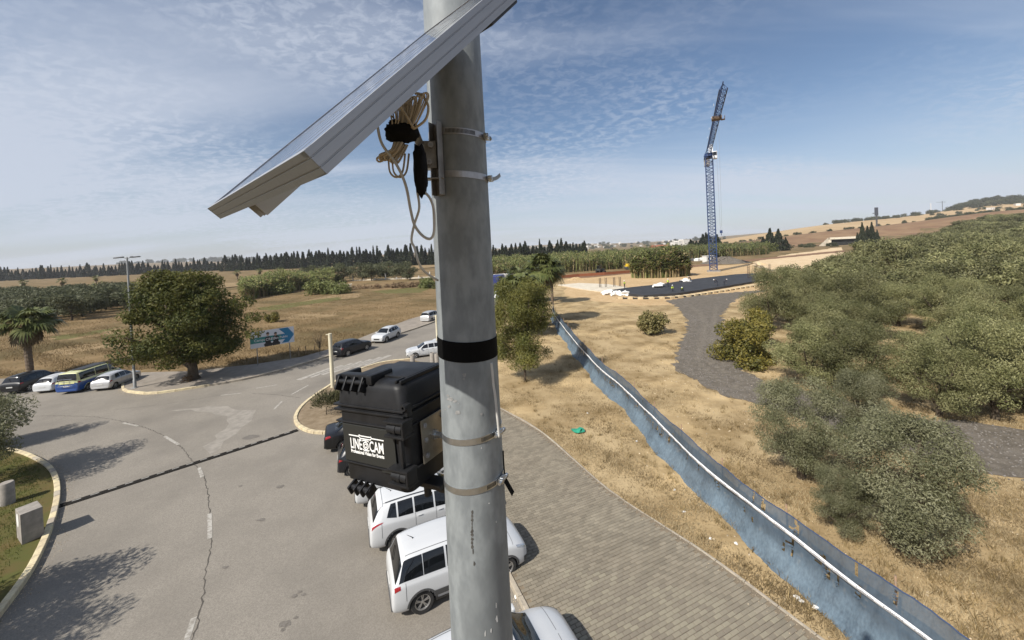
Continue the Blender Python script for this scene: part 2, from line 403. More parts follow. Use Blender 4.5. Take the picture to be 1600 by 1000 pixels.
# mown swaths and sandy streaks on the left field
M_PALE = mat('pale_earth', (0.30, 0.22, 0.125), 0.95, col2=(0.20, 0.14, 0.07), scale=.9, detail=9, spec=.1, bump=.4, bscale=3, bdist=.1)
M_WEED = mat('green_weeds', (0.10, 0.105, 0.035), 0.95, col2=(0.15, 0.13, 0.055), scale=1.6, detail=9, spec=.1)
def streak(name, px, z, m, seed):
    sheet(name, ragged(P2(*px), .8, .55, seed), z, m)
streak('pale_streak', [(60, 553), (105, 541), (160, 536), (200, 534), (150, 547), (95, 556)], .010, M_PALE, 21)
streak('pale_streak', [(440, 497), (470, 489), (520, 488), (528, 494), (480, 499)], .010, M_PALE, 22)
streak('pale_streak', [(455, 474), (520, 461), (565, 458), (560, 465), (500, 472)], .010, M_PALE, 23)
streak('pale_streak', [(60, 531), (130, 520), (185, 512), (190, 520), (120, 530)], .010, M_PALE, 24)
streak('weed_patch', [(398, 482), (450, 474), (530, 464), (535, 468), (470, 478), (420, 486)], .014, M_WEED, 25)
streak('weed_patch', [(580, 455), (640, 450), (672, 450), (660, 457), (600, 459)], .014, M_WEED, 26)
streak('weed_patch', [(75, 527), (150, 517), (190, 510), (160, 520), (95, 531)], .014, M_WEED, 27)
sheet('straw_field', [(-330, 150), (-120, 128), (-80, 180), (-60, 240), (-40, 300), (-120, 420), (-500, 520), (-700, 560), (-700, 320)], 0.4, M_PALE)

# pavements and kerbs -------------------------------------------------
M_WALK = mat('pavement_concrete', (0.27, 0.235, 0.195), 0.9, col2=(0.22, 0.19, 0.155), scale=1.8, detail=8, col3=(0.16, 0.14, 0.115), scale3=.5, amt3=.5, bump=.2, bscale=30, bdist=.01)
sheet('pavement', WALK_K[5:] + [(-7.5, 104)] + [(-10.5, 84), (-12, 70), (-12.6, 60)] + WALK_B, 0.128, M_WALK, thick=.2)
sheet('lawn', [(p[0], p[1]) for p in LAWN_K] + [(-60, 21), (-60, 2), (-14, 2)], 0.10, M_LAWN, thick=.2)
M_ISLE = mat('island_soil', (0.26, 0.205, 0.14), .95, col2=(0.19, 0.145, 0.095), scale=2.5, detail=8, bump=.5, bscale=12, bdist=.05, spec=.1)
sheet('traffic_island_soil', ISLE_K + [(-6.2, 20.5), (-7.6, 31.5)], 0.10, M_ISLE, thick=.2)

def kerb_run(owner_name, pts, w, h, m, length, z0=0.0, side=1, seed=1, matpick=None):
    """kerb stones laid along a line: every stone is a piece of its own"""
    root = bpy.data.objects.new(owner_name, None); COL.objects.link(root); tag(root, kind='structure')
    P = [Vector(p) for p in pts]; rr = random.Random(seed)
    cum = [0.0]
    for a, b in zip(P, P[1:]): cum.append(cum[-1] + (b - a).length)
    def at(s):
        for i in range(len(P) - 1):
            if s <= cum[i + 1] or i == len(P) - 2:
                t = (s - cum[i]) / max(1e-6, cum[i + 1] - cum[i]); return P[i] + (P[i + 1] - P[i]) * t
    s = 0.0; me_c = {}
    while s + length <= cum[-1]:
        a, b = at(s), at(s + length); c = (a + b) / 2; ang = math.atan2((b - a).y, (b - a).x); ln = (b - a).length
        key = 0
        if key not in me_c:
            mb = MB(); mb.rbox((0, 0, 0), (1.0, w, h), 0.018); me_c[key] = mb
            o = mb.build('kerb_stone', m, root); base = o.data
        else:
            o = bpy.data.objects.new('kerb_stone', base); COL.objects.link(o); o.parent = root
        mm = matpick(c, s) if matpick else None
        o.location = (c.x, c.y, z0 + h / 2 - .05 + rr.uniform(-.004, .004)); o.rotation_euler = (rr.uniform(-.012, .012), 0, ang + rr.uniform(-.01, .01)); o.scale = (ln - .012, 1, 1)
        if mm is not None:
            o.material_slots[0].link = 'OBJECT'; o.material_slots[0].material = mm
        s += length
    return root
kerb_run('lawn_kerb', LAWN_K, .17, .22, M_KERBY, 0.5, seed=2, matpick=lambda c, s: M_KERBG if c.y < 9.5 or RNG.random() < .12 else M_KERBY)
kerb_run('pavement_kerb', WALK_K[:70], .16, .21, M_KERBG, 1.0, seed=3, matpick=lambda c, s: M_KERBY if c.x < -22.5 else M_KERBG)
kerb_run('island_kerb', ISLE_K, .18, .20, M_KERBY, 0.5, seed=4)
kerb_run('parking_kerb', [KE(i, K0) for i in range(-1, 27)], .13, .20, M_KERBG, 1.0, seed=5)
EDGE = [KE(2.0, 9.5), KE(5.14, 9.23), KE(7.95, 9.02), KE(11.5, 8.42), KE(16.5, 8.40), KE(19.85, 7.79), KE(24, 6.6)]
kerb_run('paving_edge', smooth_poly(EDGE, 5), .08, .17, M_KERBG, 0.8, seed=6)

# block paving: the nearest 300 blocks one by one, the rest as one sheet of blocks
def paving():
    root = bpy.data.objects.new('block_paving', None); COL.objects.link(root); tag(root, kind='structure')
    bed = [KE(-2, K0 + .06)] + [KE(26, K0 + .06)] + [KE(24, 6.55), KE(19.85, 7.74), KE(16.5, 8.35), KE(11.5, 8.37), KE(7.95, 8.97), KE(5.14, 9.18), KE(-2, 9.5)]
    M_JOINT = mat('paving_joint_sand', (0.155, 0.125, 0.088), .95, col2=(0.20, 0.16, 0.11), scale=4)
    sheet('bedding', bed, 0.120, M_JOINT, kind=None, parent=root, thick=.2)
    M_PAVER = mat('paving_block', (0.225, 0.197, 0.148), 0.9, col2=(0.19, 0.165, 0.122), scale=.9, detail=7, col3=(0.17, 0.142, 0.105), scale3=.45, amt3=.5, objrand=.16, bump=.2, bscale=60, bdist=.004)
    ew = [(-2, 9.5), (5.14, 9.2), (7.95, 8.98), (11.5, 8.38), (16.5, 8.36), (19.85, 7.75), (24, 6.55)]
    def wmax(s):
        for (a, wa), (b, wb) in zip(ew, ew[1:]):
            if a <= s <= b: return wa + (wb - wa) * (s - a) / (b - a)
        return 6.5
    bl, bw = .215, .107; blocks = []; rr = random.Random(5); r = 0; s = 2.2
    while s < 23.5:
        t = K0 + .09 + (bl / 2 if r % 2 else 0); wm = wmax(s) - .06
        while t + bl < wm:
            c = E1 * (s + bw / 2) + E2 * (t + bl / 2); blocks.append((c.x, c.y, rr.uniform(-.003, .003), rr.uniform(-.012, .012))); t += bl
        s += bw; r += 1
    def in_view(b):
        # blocks the picture shows, largest first
        d = Vector((b[0], b[1], .13 - CAM_Z)); zc = d.dot(fwd); return zc > 0 and abs(d.dot(rt) / zc) < 1.32 and -1.0 < d.dot(up) / zc and b[0] > .9
    vis = sorted([b for b in blocks if in_view(b)], key=lambda b: b[0] ** 2 + b[1] ** 2)[:300]
    vs_ = set(vis); ang = math.atan2(E2.y, E2.x)
    mb = MB(); h = .02
    def shape(m_, cx=0, cy=0, cz=0, rz=0, c=.006):
        ca, sa = math.cos(rz), math.sin(rz); hx, hy = bl / 2 - .005, bw / 2 - .005
        V = []
        for (k, z) in ((0, -h), (0, h - c), (c, h)):
            for sx, sy in ((-1, -1), (1, -1), (1, 1), (-1, 1)):
                x, y = sx * (hx - k), sy * (hy - k); V.append((cx + x * ca - y * sa, cy + x * sa + y * ca, cz + z))
        Fc = [(8, 9, 10, 11)] + [(i, (i + 1) % 4, 4 + (i + 1) % 4, 4 + i) for i in range(4)] + [(4 + i, 4 + (i + 1) % 4, 8 + (i + 1) % 4, 8 + i) for i in range(4)]
        m_.add(V, Fc)
    shape(mb); first = mb.build('paver', M_PAVER, root); base = first.data; rest = MB()
    k = 0
    for b in blocks:
        if b in vs_:
            o = first if k == 0 else bpy.data.objects.new('paver', base)
            if k: COL.objects.link(o); o.parent = root
            o.location = (b[0], b[1], .122 + b[2]); o.rotation_euler = (0, 0, ang + b[3]); k += 1
        else: shape(rest, b[0], b[1], .122 + b[2], ang + b[3])
    M_PAVER2 = mat('paving_block_field', (0.225, 0.197, 0.148), 0.9, col2=(0.182, 0.158, 0.118), scale=2.2, detail=7, col3=(0.17, 0.142, 0.105), scale3=.4, amt3=.6, lo3=.42, hi3=.72, bump=.2, bscale=60, bdist=.004, island=.16)
    tag(rest.build('far_pavers', M_PAVER2, root), kind='stuff')
paving()

# road markings, cracks and stains -------------------------------------
def ribbon(name, pts, w, z, m, jitter=0.0, seed=1, kind='structure'):
    rr = random.Random(seed); P = [Vector(p[:2]) for p in pts]; V = []; Fc = []
    for i, p in enumerate(P):
        t = (P[min(i + 1, len(P) - 1)] - P[max(i - 1, 0)]).normalized(); nn = Vector((-t.y, t.x)); off = nn * rr.uniform(-jitter, jitter)
        ww = w * (1 + (rr.uniform(-.5, .6) if jitter else 0)) / 2
        V += [(*(p + off + nn * ww), z), (*(p + off - nn * ww), z)]
    for i in range(len(P) - 1): Fc.append((2 * i + 1, 2 * i + 3, 2 * i + 2, 2 * i))
    b = MB(); b.add(V, Fc); return tag(b.build(name, m), kind=kind)
def dense(pts, step):
    out = []
    for a, b in zip(pts, pts[1:]):
        a, b = Vector(a), Vector(b); k = max(1, int((b - a).length / step))
        out += [tuple(a + (b - a) * j / k) for j in range(k)]
    return out + [tuple(pts[-1])]
for px in ([(311, 731), (316, 746)], [(327.5, 803), (328, 842)], [(303, 966), (291, 1003)], [(192, 661), (216, 666)], [(257, 682), (279, 695)], [(428, 640), (441, 627)], [(345, 618), (378, 614.5)], [(400, 607), (433, 601.5)], [(455, 617), (482, 602)]):
    ribbon('lane_mark', P2(*px), .13, 0.018, M_PAINT)
crack = smooth_poly(P2((20, 652), (80, 650), (150, 652), (205, 662), (250, 678), (282, 698), (300, 720), (318, 744), (326, 775), (328, 810), (330, 850), (322, 890), (318, 925), (312, 960), (300, 1004)), 4)
ribbon('road_crack', dense(crack, .10), .028, 0.0165, M_CRACK, .035, 7)
ribbon('road_crack', dense(smooth_poly(P2((395, 615), (430, 617), (470, 622)), 3), .12), .03, 0.0165, M_CRACK, .02, 8)
ribbon('road_crack', dense(smooth_poly(P2((345, 618), (300, 625), (240, 634), (180, 640)), 3), .14), .02, 0.0165, M_CRACK, .03, 9)
for i in range(7):                                                      # zebra crossing
    a = Vector(P2((466, 594))[0]) + Vector((0.62, .50)) * i * 1.02; b_ = a + Vector((1.25, 2.9)) * 1.0
    ribbon('crossing_stripe', [a, b_], .46, 0.018, M_FAINT)
rs = random.Random(4)
def blob(name, px, r, m, z, asp=1.6, seed=1):
    c = G(*px); q = random.Random(seed); n = 14
    sheet(name, [(c.x + r * asp * math.cos(k * 6.283 / n) * q.uniform(.6, 1.15), c.y + r * math.sin(k * 6.283 / n) * q.uniform(.6, 1.15)) for k in range(n)], z, m)
for i, (px, r) in enumerate((((393, 683), .28), ((438, 761), .13), ((408, 813), .10), ((446, 976), .11), ((460, 932), .07), ((468, 926), .05), ((474, 930), .05), ((462, 966), .05), ((442, 985), .05), ((376, 760), .06), ((352, 887), .06))):
    blob('oil_spot', px, r, M_OIL, 0.0185, 1.5, i)
M_CHALK = mat('pale_wear', (0.275, 0.25, 0.213), .9, col2=(0.21, 0.19, 0.162), scale=2.6, detail=12, lo=.40, hi=.62)
sheet('worn_patch', ragged(P2((318, 706), (345, 672), (362, 655), (330, 645), (270, 640), (330, 634), (385, 640), (402, 648), (380, 668), (352, 690), (330, 712)), .6, .25, 8), 0.0150, M_CHALK)

# rubber speed bump
def speed_bump():
    a, b = G(105, 788), G(457, 675.5); d = (b - a); L_ = d.length; ang = math.atan2(d.y, d.x)
    t = thing('speed_bump', 'long black rubber speed bump with white reflector strips across the road', 'speed bump', (a.x, a.y, .012), ang)
    M_RUB = mat('black_rubber', (0.012, 0.011, 0.010), .85, spec=.1, col2=(0.022, 0.020, 0.018), scale=7)
    M_REF = mat('white_reflector', (0.42, 0.40, 0.36), .5, col2=(0.28, 0.265, 0.235), scale=9)
    n = 16; seg = L_ / n; prof = [(-.17, 0), (-.15, .022), (-.07, .052), (.07, .052), (.15, .022), (.17, 0)]
    m1 = MB(); V = [(x, y, z) for x in (.002, seg - .002) for y, z in prof]; k = len(prof)
    m1.add(V, [(i, i + 1, k + i + 1, k + i) for i in range(k - 1)] + [tuple(range(k - 1, -1, -1)), tuple(range(k, 2 * k))])
    o0 = m1.build('bump_segment', M_RUB, t); m2 = MB(); m2.rbox((seg * .5, 0, .053), (seg * .5, .055, .008), .003); s0 = m2.build('reflector_strip', M_REF, o0)
    for i in range(1, n):
        o = bpy.data.objects.new('bump_segment', o0.data); COL.objects.link(o); o.parent = t; o.location = (seg * i, 0, 0)
        q = bpy.data.objects.new('reflector_strip', s0.data); COL.objects.link(q); q.parent = o
    for x, s in ((-.12, 1), (L_ + .12, -1)):
        e = MB(); e.rbox((x, 0, .02), (.24, .28, .045), .02); e.build('end_cap', M_RUB, t)
speed_bump()

# ------------------------------------------------------------------ the near lamp post with panel and case
PD = 1.14
PA = D(724, 400, PD); PX, PY = PA.x, PA.y
def prad(z): return 0.0846 + (CAM_Z - z) * 0.0062
M_SCAR = mat('zinc_scuff', (0.19, 0.19, 0.185), .7, col2=(0.26, 0.26, 0.255), scale=120)
M_RUN = mat('dark_drip', (0.05, 0.045, 0.04), .6, col2=(0.10, 0.095, 0.085), scale=90)
M_CHIP = mat('pale_chip', (0.62, 0.62, 0.60), .6, col2=(0.5, 0.5, 0.49), scale=200)
M_TAPE = mat('black_tape', (0.004, 0.004, 0.004), .7, spec=.08, bump=.15, bscale=60, bdist=.002)
M_BAND = mat('stainless_band', (0.50, 0.52, 0.54), .28, .9, col2=(0.42, 0.44, 0.46), scale=30, rough2=.35)
M_DKST = mat('dull_steel', (0.30, 0.29, 0.27), .45, .7, col2=(0.22, 0.21, 0.20), scale=25)
M_SLOT = mat('slot_black', (0.012, 0.012, 0.012), .7)
def on_pole(px, py):
    """point on the post's front surface at a pixel, with the outward direction there"""
    o = Vector((0, 0, CAM_Z)); d = ray(px, py); z = CAM_Z + d.z * PD
    for _ in range(4):
        r = prad(z); a = d.x ** 2 + d.y ** 2; bq = -2 * (d.x * PX + d.y * PY); c = PX ** 2 + PY ** 2 - r * r
        disc = bq * bq - 4 * a * c
        if disc < 0: disc = 0
        t = (-bq - math.sqrt(disc)) / (2 * a); z = CAM_Z + d.z * t
    p = o + d * t; nn = Vector((p.x - PX, p.y - PY, 0)).normalized(); return p, nn
def pole_patch(mb, pts_px, lift=.0012):
    V = []
    for px, py in pts_px: p, nn = on_pole(px, py); V.append(p + nn * lift)
    mb.add(V, [tuple(range(len(V)))])
def lamp_post():
    t = thing('lamp_post', 'tall grey galvanised steel lamp post close to the camera', 'lamp post', (PX, PY, 0))
    b = MB(); zs = [0.0] + list(np.linspace(.6, 9.84, 22)); b.lathe([(prad(z), z) for z in zs] + [(0.02, 9.87)], 64)
    b.build('shaft', M_STEEL, t, smooth=True)
    f = MB(); f.rbox((0, 0, .142), (.42, .42, .03), .006)
    for sx in (-1, 1):
        for sy in (-1, 1): f.lathe([(.018, .157), (.018, .19), (0, .19)], 6, (sx * .165, sy * .165, 0))
    f.build('base_plate', M_DKST, t)
    rr = random.Random(3); M_ = MB(); MI = Matrix.Translation((-PX, -PY, 0))
    def patchset(spots, name, m, n=9, lift=.0010):
        q = MB()
        for (cx, cy, rx, ry) in spots:
            k = [(cx + rx * math.cos(i * 6.283 / n) * rr.uniform(.45, 1.2), cy + ry * math.sin(i * 6.283 / n) * rr.uniform(.45, 1.2)) for i in range(n)]
            pole_patch(q, k, lift)
        q.v = [tuple(MI @ Vector(v)) for v in q.v]
        tag(q.build(name, m, t), kind='stuff')
    patchset([(726, 586, 3.5, 4.5), (704, 624, 5.5, 3.5), (711, 627, 3.5, 2.5), (700, 618, 2.5, 2), (716, 644, 4.5, 6), (702, 635, 3, 2.2), (696, 640, 1.4, 1.6), (717, 630, 1.3, 1.2), (752, 647, 2.4, 3.4), (725, 592, 2, 2.4)], 'scuff_mark', M_SCAR)
    patchset([(737.5, 800 + i * 6, 1.0 + rr.random() * 1.4, 3.6) for i in range(10)] + [(739, 862, 1.2, 6), (741, 880, 1.6, 4)], 'drip_mark', M_RUN)
    patchset([(776, 966, 2.2, 6), (767, 985, 1.4, 5), (775, 945, .8, 5), (758, 990, 1, 6), (752, 700, .6, 2), (764, 786, 1.3, 1.5), (775, 815, .8, 2)], 'chip_mark', M_CHIP)
    return t
lamp_post()

def ring_arc(mb, z, h, th, a0=0.0, a1=2 * math.pi, n=56, tilt=0.0, taz=0.0, lift=0.0, mi=0):
    """flat band round the post at height z; tilt leans the band"""
    V = []; m = n + 1
    for k in range(m):
        a = a0 + (a1 - a0) * k / n; zz = z + tilt * math.cos(a - taz)
        for r, dz in ((lift, -h / 2), (lift + th, -h / 2), (lift + th, h / 2), (lift, h / 2)):
            R = prad(zz + dz) + r; V.append((PX + R * math.cos(a), PY + R * math.sin(a), zz + dz))
    Fc = []
    for k in range(n):
        for j in range(4): Fc.append((k * 4 + j, (k + 1) * 4 + j, (k + 1) * 4 + (j + 1) % 4, k * 4 + (j + 1) % 4))
    if abs(a1 - a0 - 2 * math.pi) > 1e-4: Fc += [(3, 2, 1, 0), (n * 4, n * 4 + 1, n * 4 + 2, n * 4 + 3)]
    mb.add(V, Fc, mi)
def hose_clamp(label, z, screw_ang, tilt, taz, tail, mats, slots=None, slot_col=None):
    """worm-drive band: strap, slots, screw housing, screw, loose tail"""
    t = thing('hose_clamp', label, 'hose clamp', (PX, PY, z))
    def fin(mb): mb.v = [(v[0] - PX, v[1] - PY, v[2] - z) for v in mb.v]; return mb
    s = MB(); ring_arc(s, z, .0175, .0012, tilt=tilt, taz=taz, lift=.0004); fin(s).build('strap', mats, t, smooth=False)
    if slots:
        q = MB()
        for k in range(slots[2]):
            a = slots[0] + (slots[1] - slots[0]) * k / (slots[2] - 1); ring_arc(q, z + tilt * math.cos(a - taz),   .0115, .0004, a - .011, a + .011, 1, lift=.0017)
        tag(fin(q).build('slots', M_SLOT, t), kind='stuff')
    a = screw_ang; R = prad(z) + .008; zc = z + tilt * math.cos(a - taz); c = Vector((PX + R * math.cos(a), PY + R * math.sin(a), zc)); e = Vector((math.cos(a), math.sin(a), 0)); tg = Vector((-math.sin(a), math.cos(a), 0))
    Rm = Matrix((tg, e, Vector((0, 0, 1)))).transposed()
    h = MB(); h.rbox(c, (.022, .012, .017), .003, Rm); h.rbox(c + e * .002 - tg * .014, (.008, .015, .013), .002, Rm); fin(h).build('screw_housing', M_BAND, t)
    w = MB(); w.tube([c + e * .003 - tg * .028, c + e * .003 + tg * .016], .0045, 10); w.tube([c + e * .003 + tg * .014, c + e * .003 + tg * .021], .0068, 6); fin(w).build('screw', M_BAND, t, autosmooth=40, smooth=True)
    if tail: f = MB(); tail(f, c, e, tg); fin(f).build('loose_tail', tail.mat, t)
    return t
A_RIGHT = math.radians(-22)
def tail_black(f, c, e, tg):
    u = (Vector((0, 0, -1)) * .9 + Vector((1, 0, 0)) * .45).normalized(); f.box(c + u * .027 + e * .006, (.016, .0015, .045), Matrix((u.cross(e).normalized(), e, -u)).transposed())
tail_black.mat = M_TAPE
def tail_curl(f, c, e, tg):
    P = [c + e * (.004 + .004 * i) + tg * (.010 * i) + Vector((0, 0, .0022 * i * i * .35)) for i in range(6)]
    for a, b in zip(P, P[1:]):
        f.box((a + b) / 2, ((b - a).length * 1.05, .0012, .011), Matrix(((b - a).normalized(), ((b - a).normalized().cross(Vector((0, 0, 1)))).normalized(), ((b - a).normalized().cross(Vector((0, 0, 1)))).normalized().cross((b - a).normalized()))).transposed())
tail_curl.mat = M_DKST
def pz(px, py): return on_pole(px, py)[0].z
hose_clamp('upper of the two shiny hose clamps, level with the black case', pz(737, 691), math.radians(-28), .005, 0.0, None, M_BAND, (math.radians(-66), math.radians(-40), 12))
hose_clamp('lower of the two shiny hose clamps, with a black tail at its screw', pz(742, 768), math.radians(-26), .006, 0.0, tail_black, M_BAND, (math.radians(-60), math.radians(-42), 9))
M_BAND2 = mat('grey_zinc_band', (0.42, 0.42, 0.43), .4, .6, col2=(0.36, 0.36, 0.37), scale=40)
hose_clamp('slotted grey hose clamp at the top of the panel bracket', pz(735, 204), math.radians(-14), -.006, math.radians(-20), None, M_BAND2, (math.radians(-104), math.radians(-48), 24))
hose_clamp('plain grey strap clamp at the foot of the panel bracket with curled tail', pz(735, 270), math.radians(-6), -.007, math.radians(-20), tail_curl, M_BAND2)
# black tape wrapped round the post
def tape():
    z = pz(730, 549); b = MB(); ring_arc(b, z, .056, .0012, tilt=.006, taz=math.radians(150), lift=.0004); ring_arc(b, z - .004, .05, .0012, math.radians(-170), math.radians(-80), 20, tilt=.009, taz=math.radians(180), lift=.0018)
    b.v = [(v[0] - PX, v[1] - PY, v[2] - z) for v in b.v]
    o = b.build('black_tape', M_TAPE, loc=(PX, PY, z)); tag(o, 'wide band of black tape wrapped round the lamp post above the case', 'tape')
tape()

# solar panel ------------------------------------------------------------
KP = 0.9
PC = Vector((0, 0, CAM_Z)) + Vector((-0.20290119, 0.38575481, 0.10976917)) * KP
V1 = Vector((-0.71418307, 0.6997934, 0.01522276)); V2 = Vector((0.49787236, 0.49258291, 0.71378232)); VN = V2.cross(V1).normalized()
if VN.z < 0: VN = -VN
V1 = VN.cross(V2).normalized() if VN.cross(V2).dot(V1) > 0 else -VN.cross(V2).normalized()
PT, PW, PL = 0.030 * KP, 0.606 * KP, 0.80 * KP
def solar_panel():
    t = thing('solar_panel', 'tilted solar panel in a silver aluminium frame beside the lamp post', 'solar panel')
    t.matrix_world = Matrix(((V2.x, V1.x, VN.x, PC.x), (V2.y, V1.y, VN.y, PC.y), (V2.z, V1.z, VN.z, PC.z), (0, 0, 0, 1)))
    # local: x along the long side, y across, z out of the face; origin = near lower corner on the face
    M_AL = mat('anodised_aluminium', (0.36, 0.37, 0.385), .42, .45, col2=(0.33, 0.34, 0.355), scale=40, stretch=(.2, 4, 4))
    M_LIP = mat('bright_lip', (0.80, 0.80, 0.79), .3, .5)
    def side(p0, p1, inw):
        """one extruded frame bar with two grooves, seen along its outer face"""
        d = (Vector(p1) - Vector(p0)); L_ = d.length; d.normalize(); n = Vector(inw)
        prof = [(0, 0), (0, -.0068), (.0011, -.0072), (.0011, -.0082), (0, -.0086), (0, -PT + .0092), (.0011, -PT + .0088), (.0011, -PT + .0078), (0, -PT + .0074), (0, -PT), (.024, -PT), (.024, -PT + .0016), (.0022, -PT + .0016), (.0022, -.006), (.011, -.006), (.011, 0)]
        k = len(prof); b = MB(); V = []
        for q in (Vector(p0), Vector(p1)):
            for a, zz in prof: V.append(q + n * a + Vector((0, 0, zz)))
        b.add(V, [(i, (i + 1) % k, k + (i + 1) % k, k + i) for i in range(k)] + [tuple(range(k - 1, -1, -1)), tuple(range(k, 2 * k))])
        bm = bmesh.new(); o = b.build('frame_bar', M_AL, t); bm.from_mesh(o.data); bmesh.ops.recalc_face_normals(bm, faces=bm.faces[:]); bm.to_mesh(o.data); bm.free(); return o
    side((0, 0, 0), (PL, 0, 0), (0, 1, 0)); side((0, PW, 0), (PL, PW, 0), (0, -1, 0))
    side((0, .0003, 0), (0, PW - .0003, 0), (1, 0, 0)); side((PL, .0003, 0), (PL, PW - .0003, 0), (-1, 0, 0))
    M_GLASS = mat('panel_glass', (0.012, 0.018, 0.05), .04, col2=(0.016, 0.024, 0.06), scale=3, spec=.8, coat=.6)
    g = MB(); g.box((PL / 2, PW / 2, -.0035), (PL - .006, PW - .006, .004)); gl = g.build('glass', M_GLASS, t)
    M_BUS = mat('cell_busbar', (0.45, 0.46, 0.48), .4, .6)
    cx, cy = (PL - .05) / 4, (PW - .05) / 9
    q = MB()
    for i in range(1, 4): q.box((.025 + cx * i, PW / 2, -.00142), (.003, PW - .05, .0002))
    for j in range(1, 9): q.box((PL / 2, .025 + cy * j, -.00138), (PL - .05, .0022, .0002))
    q.build('cell_grid', M_BUS, gl)
    M_BACK = mat('white_backsheet', (0.62, 0.61, 0.57), .6)
    k = MB(); k.box((PL / 2, PW / 2, -.0068), (PL - .008, PW - .008, .002)); k.build('backsheet', M_BACK, t)
    # cross rail and junction box under the panel
    M_RAIL = mat('rail_aluminium', (0.42, 0.41, 0.38), .45, .6)
    r = MB(); ry = PW * .60
    for dy in (-.02, .02): r.box((PL * .5, ry + dy, -PT - .0125), (PL * .98, .003, .024))
    r.box((PL * .5, ry, -PT - .0015), (PL * .98, .040, .0025)); r.box((PL * .5, ry - .004, -PT - .018), (PL * .98, .002, .012)); r.build('cross_rail', M_RAIL, t)
    j = MB(); j.rbox((PL * .72, PW * .3, -PT - .008), (.10, .08, .026), .004); j.build('junction_box', M_BLACK, t)
    return t
solar_panel()

# bracket, cables ----------------------------------------------------------
def onp(px, py, off):
    p, nn = on_pole(px, py); return p + nn * off
def panel_bracket():
    zt, zb_ = pz(690, 192), pz(690, 306); z0 = (zt + zb_) / 2
    p, nn = on_pole(688, 250); a = math.atan2(p.y - PY, p.x - PX); R = prad(z0)
    t = thing('panel_bracket', 'grey steel pole bracket holding the solar panel under two clamps', 'bracket', (PX, PY, z0))
    e = Vector((math.cos(a), math.sin(a), 0)); tg = Vector((-math.sin(a), math.cos(a), 0)); Rm = Matrix((tg, e, Vector((0, 0, 1)))).transposed()
    H_ = zt - zb_; c = e * (R + .006)
    b = MB(); b.rbox(c, (.030, .003, H_), .001, Rm); b.rbox(c + tg * .014 + e * .009, (.003, .020, H_), .001, Rm); b.rbox(c - tg * .014 + e * .009, (.003, .020, H_), .001, Rm); b.build('channel', M_DKST, t)
    for dz in (H_ * .40, -H_ * .38):
        s = MB(); s.box(c + e * .0022 + tg * .004 + Vector((0, 0, dz)), (.006, .003, .030), Rm); s.build('slot', M_SLOT, t)
    # plate and hinge that reach towards the panel, on the left of the post
    f = e * .6 - tg * .8
    f = Vector((-1, -.15, 0)).normalized(); g = f.cross(Vector((0, 0, 1))).normalized(); Rf = Matrix((f, g, Vector((0, 0, 1)))).transposed(); base = e * (R + .012)
    q = MB(); q.rbox(base + f * .028 + Vector((0, 0, .012)), (.052, .004, .075), .001, Rf); q.rbox(base + f * .028 + g * .028 + Vector((0, 0, .012)), (.052, .004, .075), .001, Rf); q.rbox(base + f * .02 + Vector((0, 0, -.055)), (.07, .03, .004), .001, Rf); q.build('hinge_plate', M_DKST, t)
    for dx, dz in ((.040, .030), (.022, -.01), (.044, -.015), (.016, .036)):
        bo = MB(); cc = base + f * dx + Vector((0, 0, dz)); bo.tube([cc - g * .014, cc + g * .040], .0042, 10); bo.tube([cc - g * .014, cc - g * .008], .008, 6); bo.build('bolt', M_BAND2, t)
    ar = MB(); p0 = base + f * .045 + Vector((0, 0, .04)); p1 = base + f * .05 + Vector((-.01, -.06, .17)); ar.tube([p0, (p0 + p1) / 2 + Vector((-.01, 0, 0)), p1], .011, 10); ar.build('support_arm', M_DKST, t, smooth=True)
    return t
panel_bracket()
M_CORD = mat('beige_cord', (0.46, 0.385, 0.275), .6, col2=(0.40, 0.33, 0.235), scale=40)
M_CORDG = mat('grey_cord', (0.50, 0.49, 0.46), .5, col2=(0.44, 0.43, 0.40), scale=40)
M_VELCRO = mat('black_velcro', (0.010, 0.010, 0.011), .9, spec=.12, bump=.5, bscale=400, bdist=.003)
def spline3(pts, n=8):
    out = []; P = [Vector(p) for p in pts]; m = len(P)
    for i in range(m - 1):
        p0, p1, p2, p3 = P[max(i - 1, 0)], P[i], P[i + 1], P[min(i + 2, m - 1)]
        for j in range(n):
            t = j / n; out.append(0.5 * ((2 * p1) + (p2 - p0) * t + (2 * p0 - 5 * p1 + 4 * p2 - p3) * t * t + (3 * p1 - p0 - 3 * p2 + p3) * t ** 3))
    return out + [P[-1]]
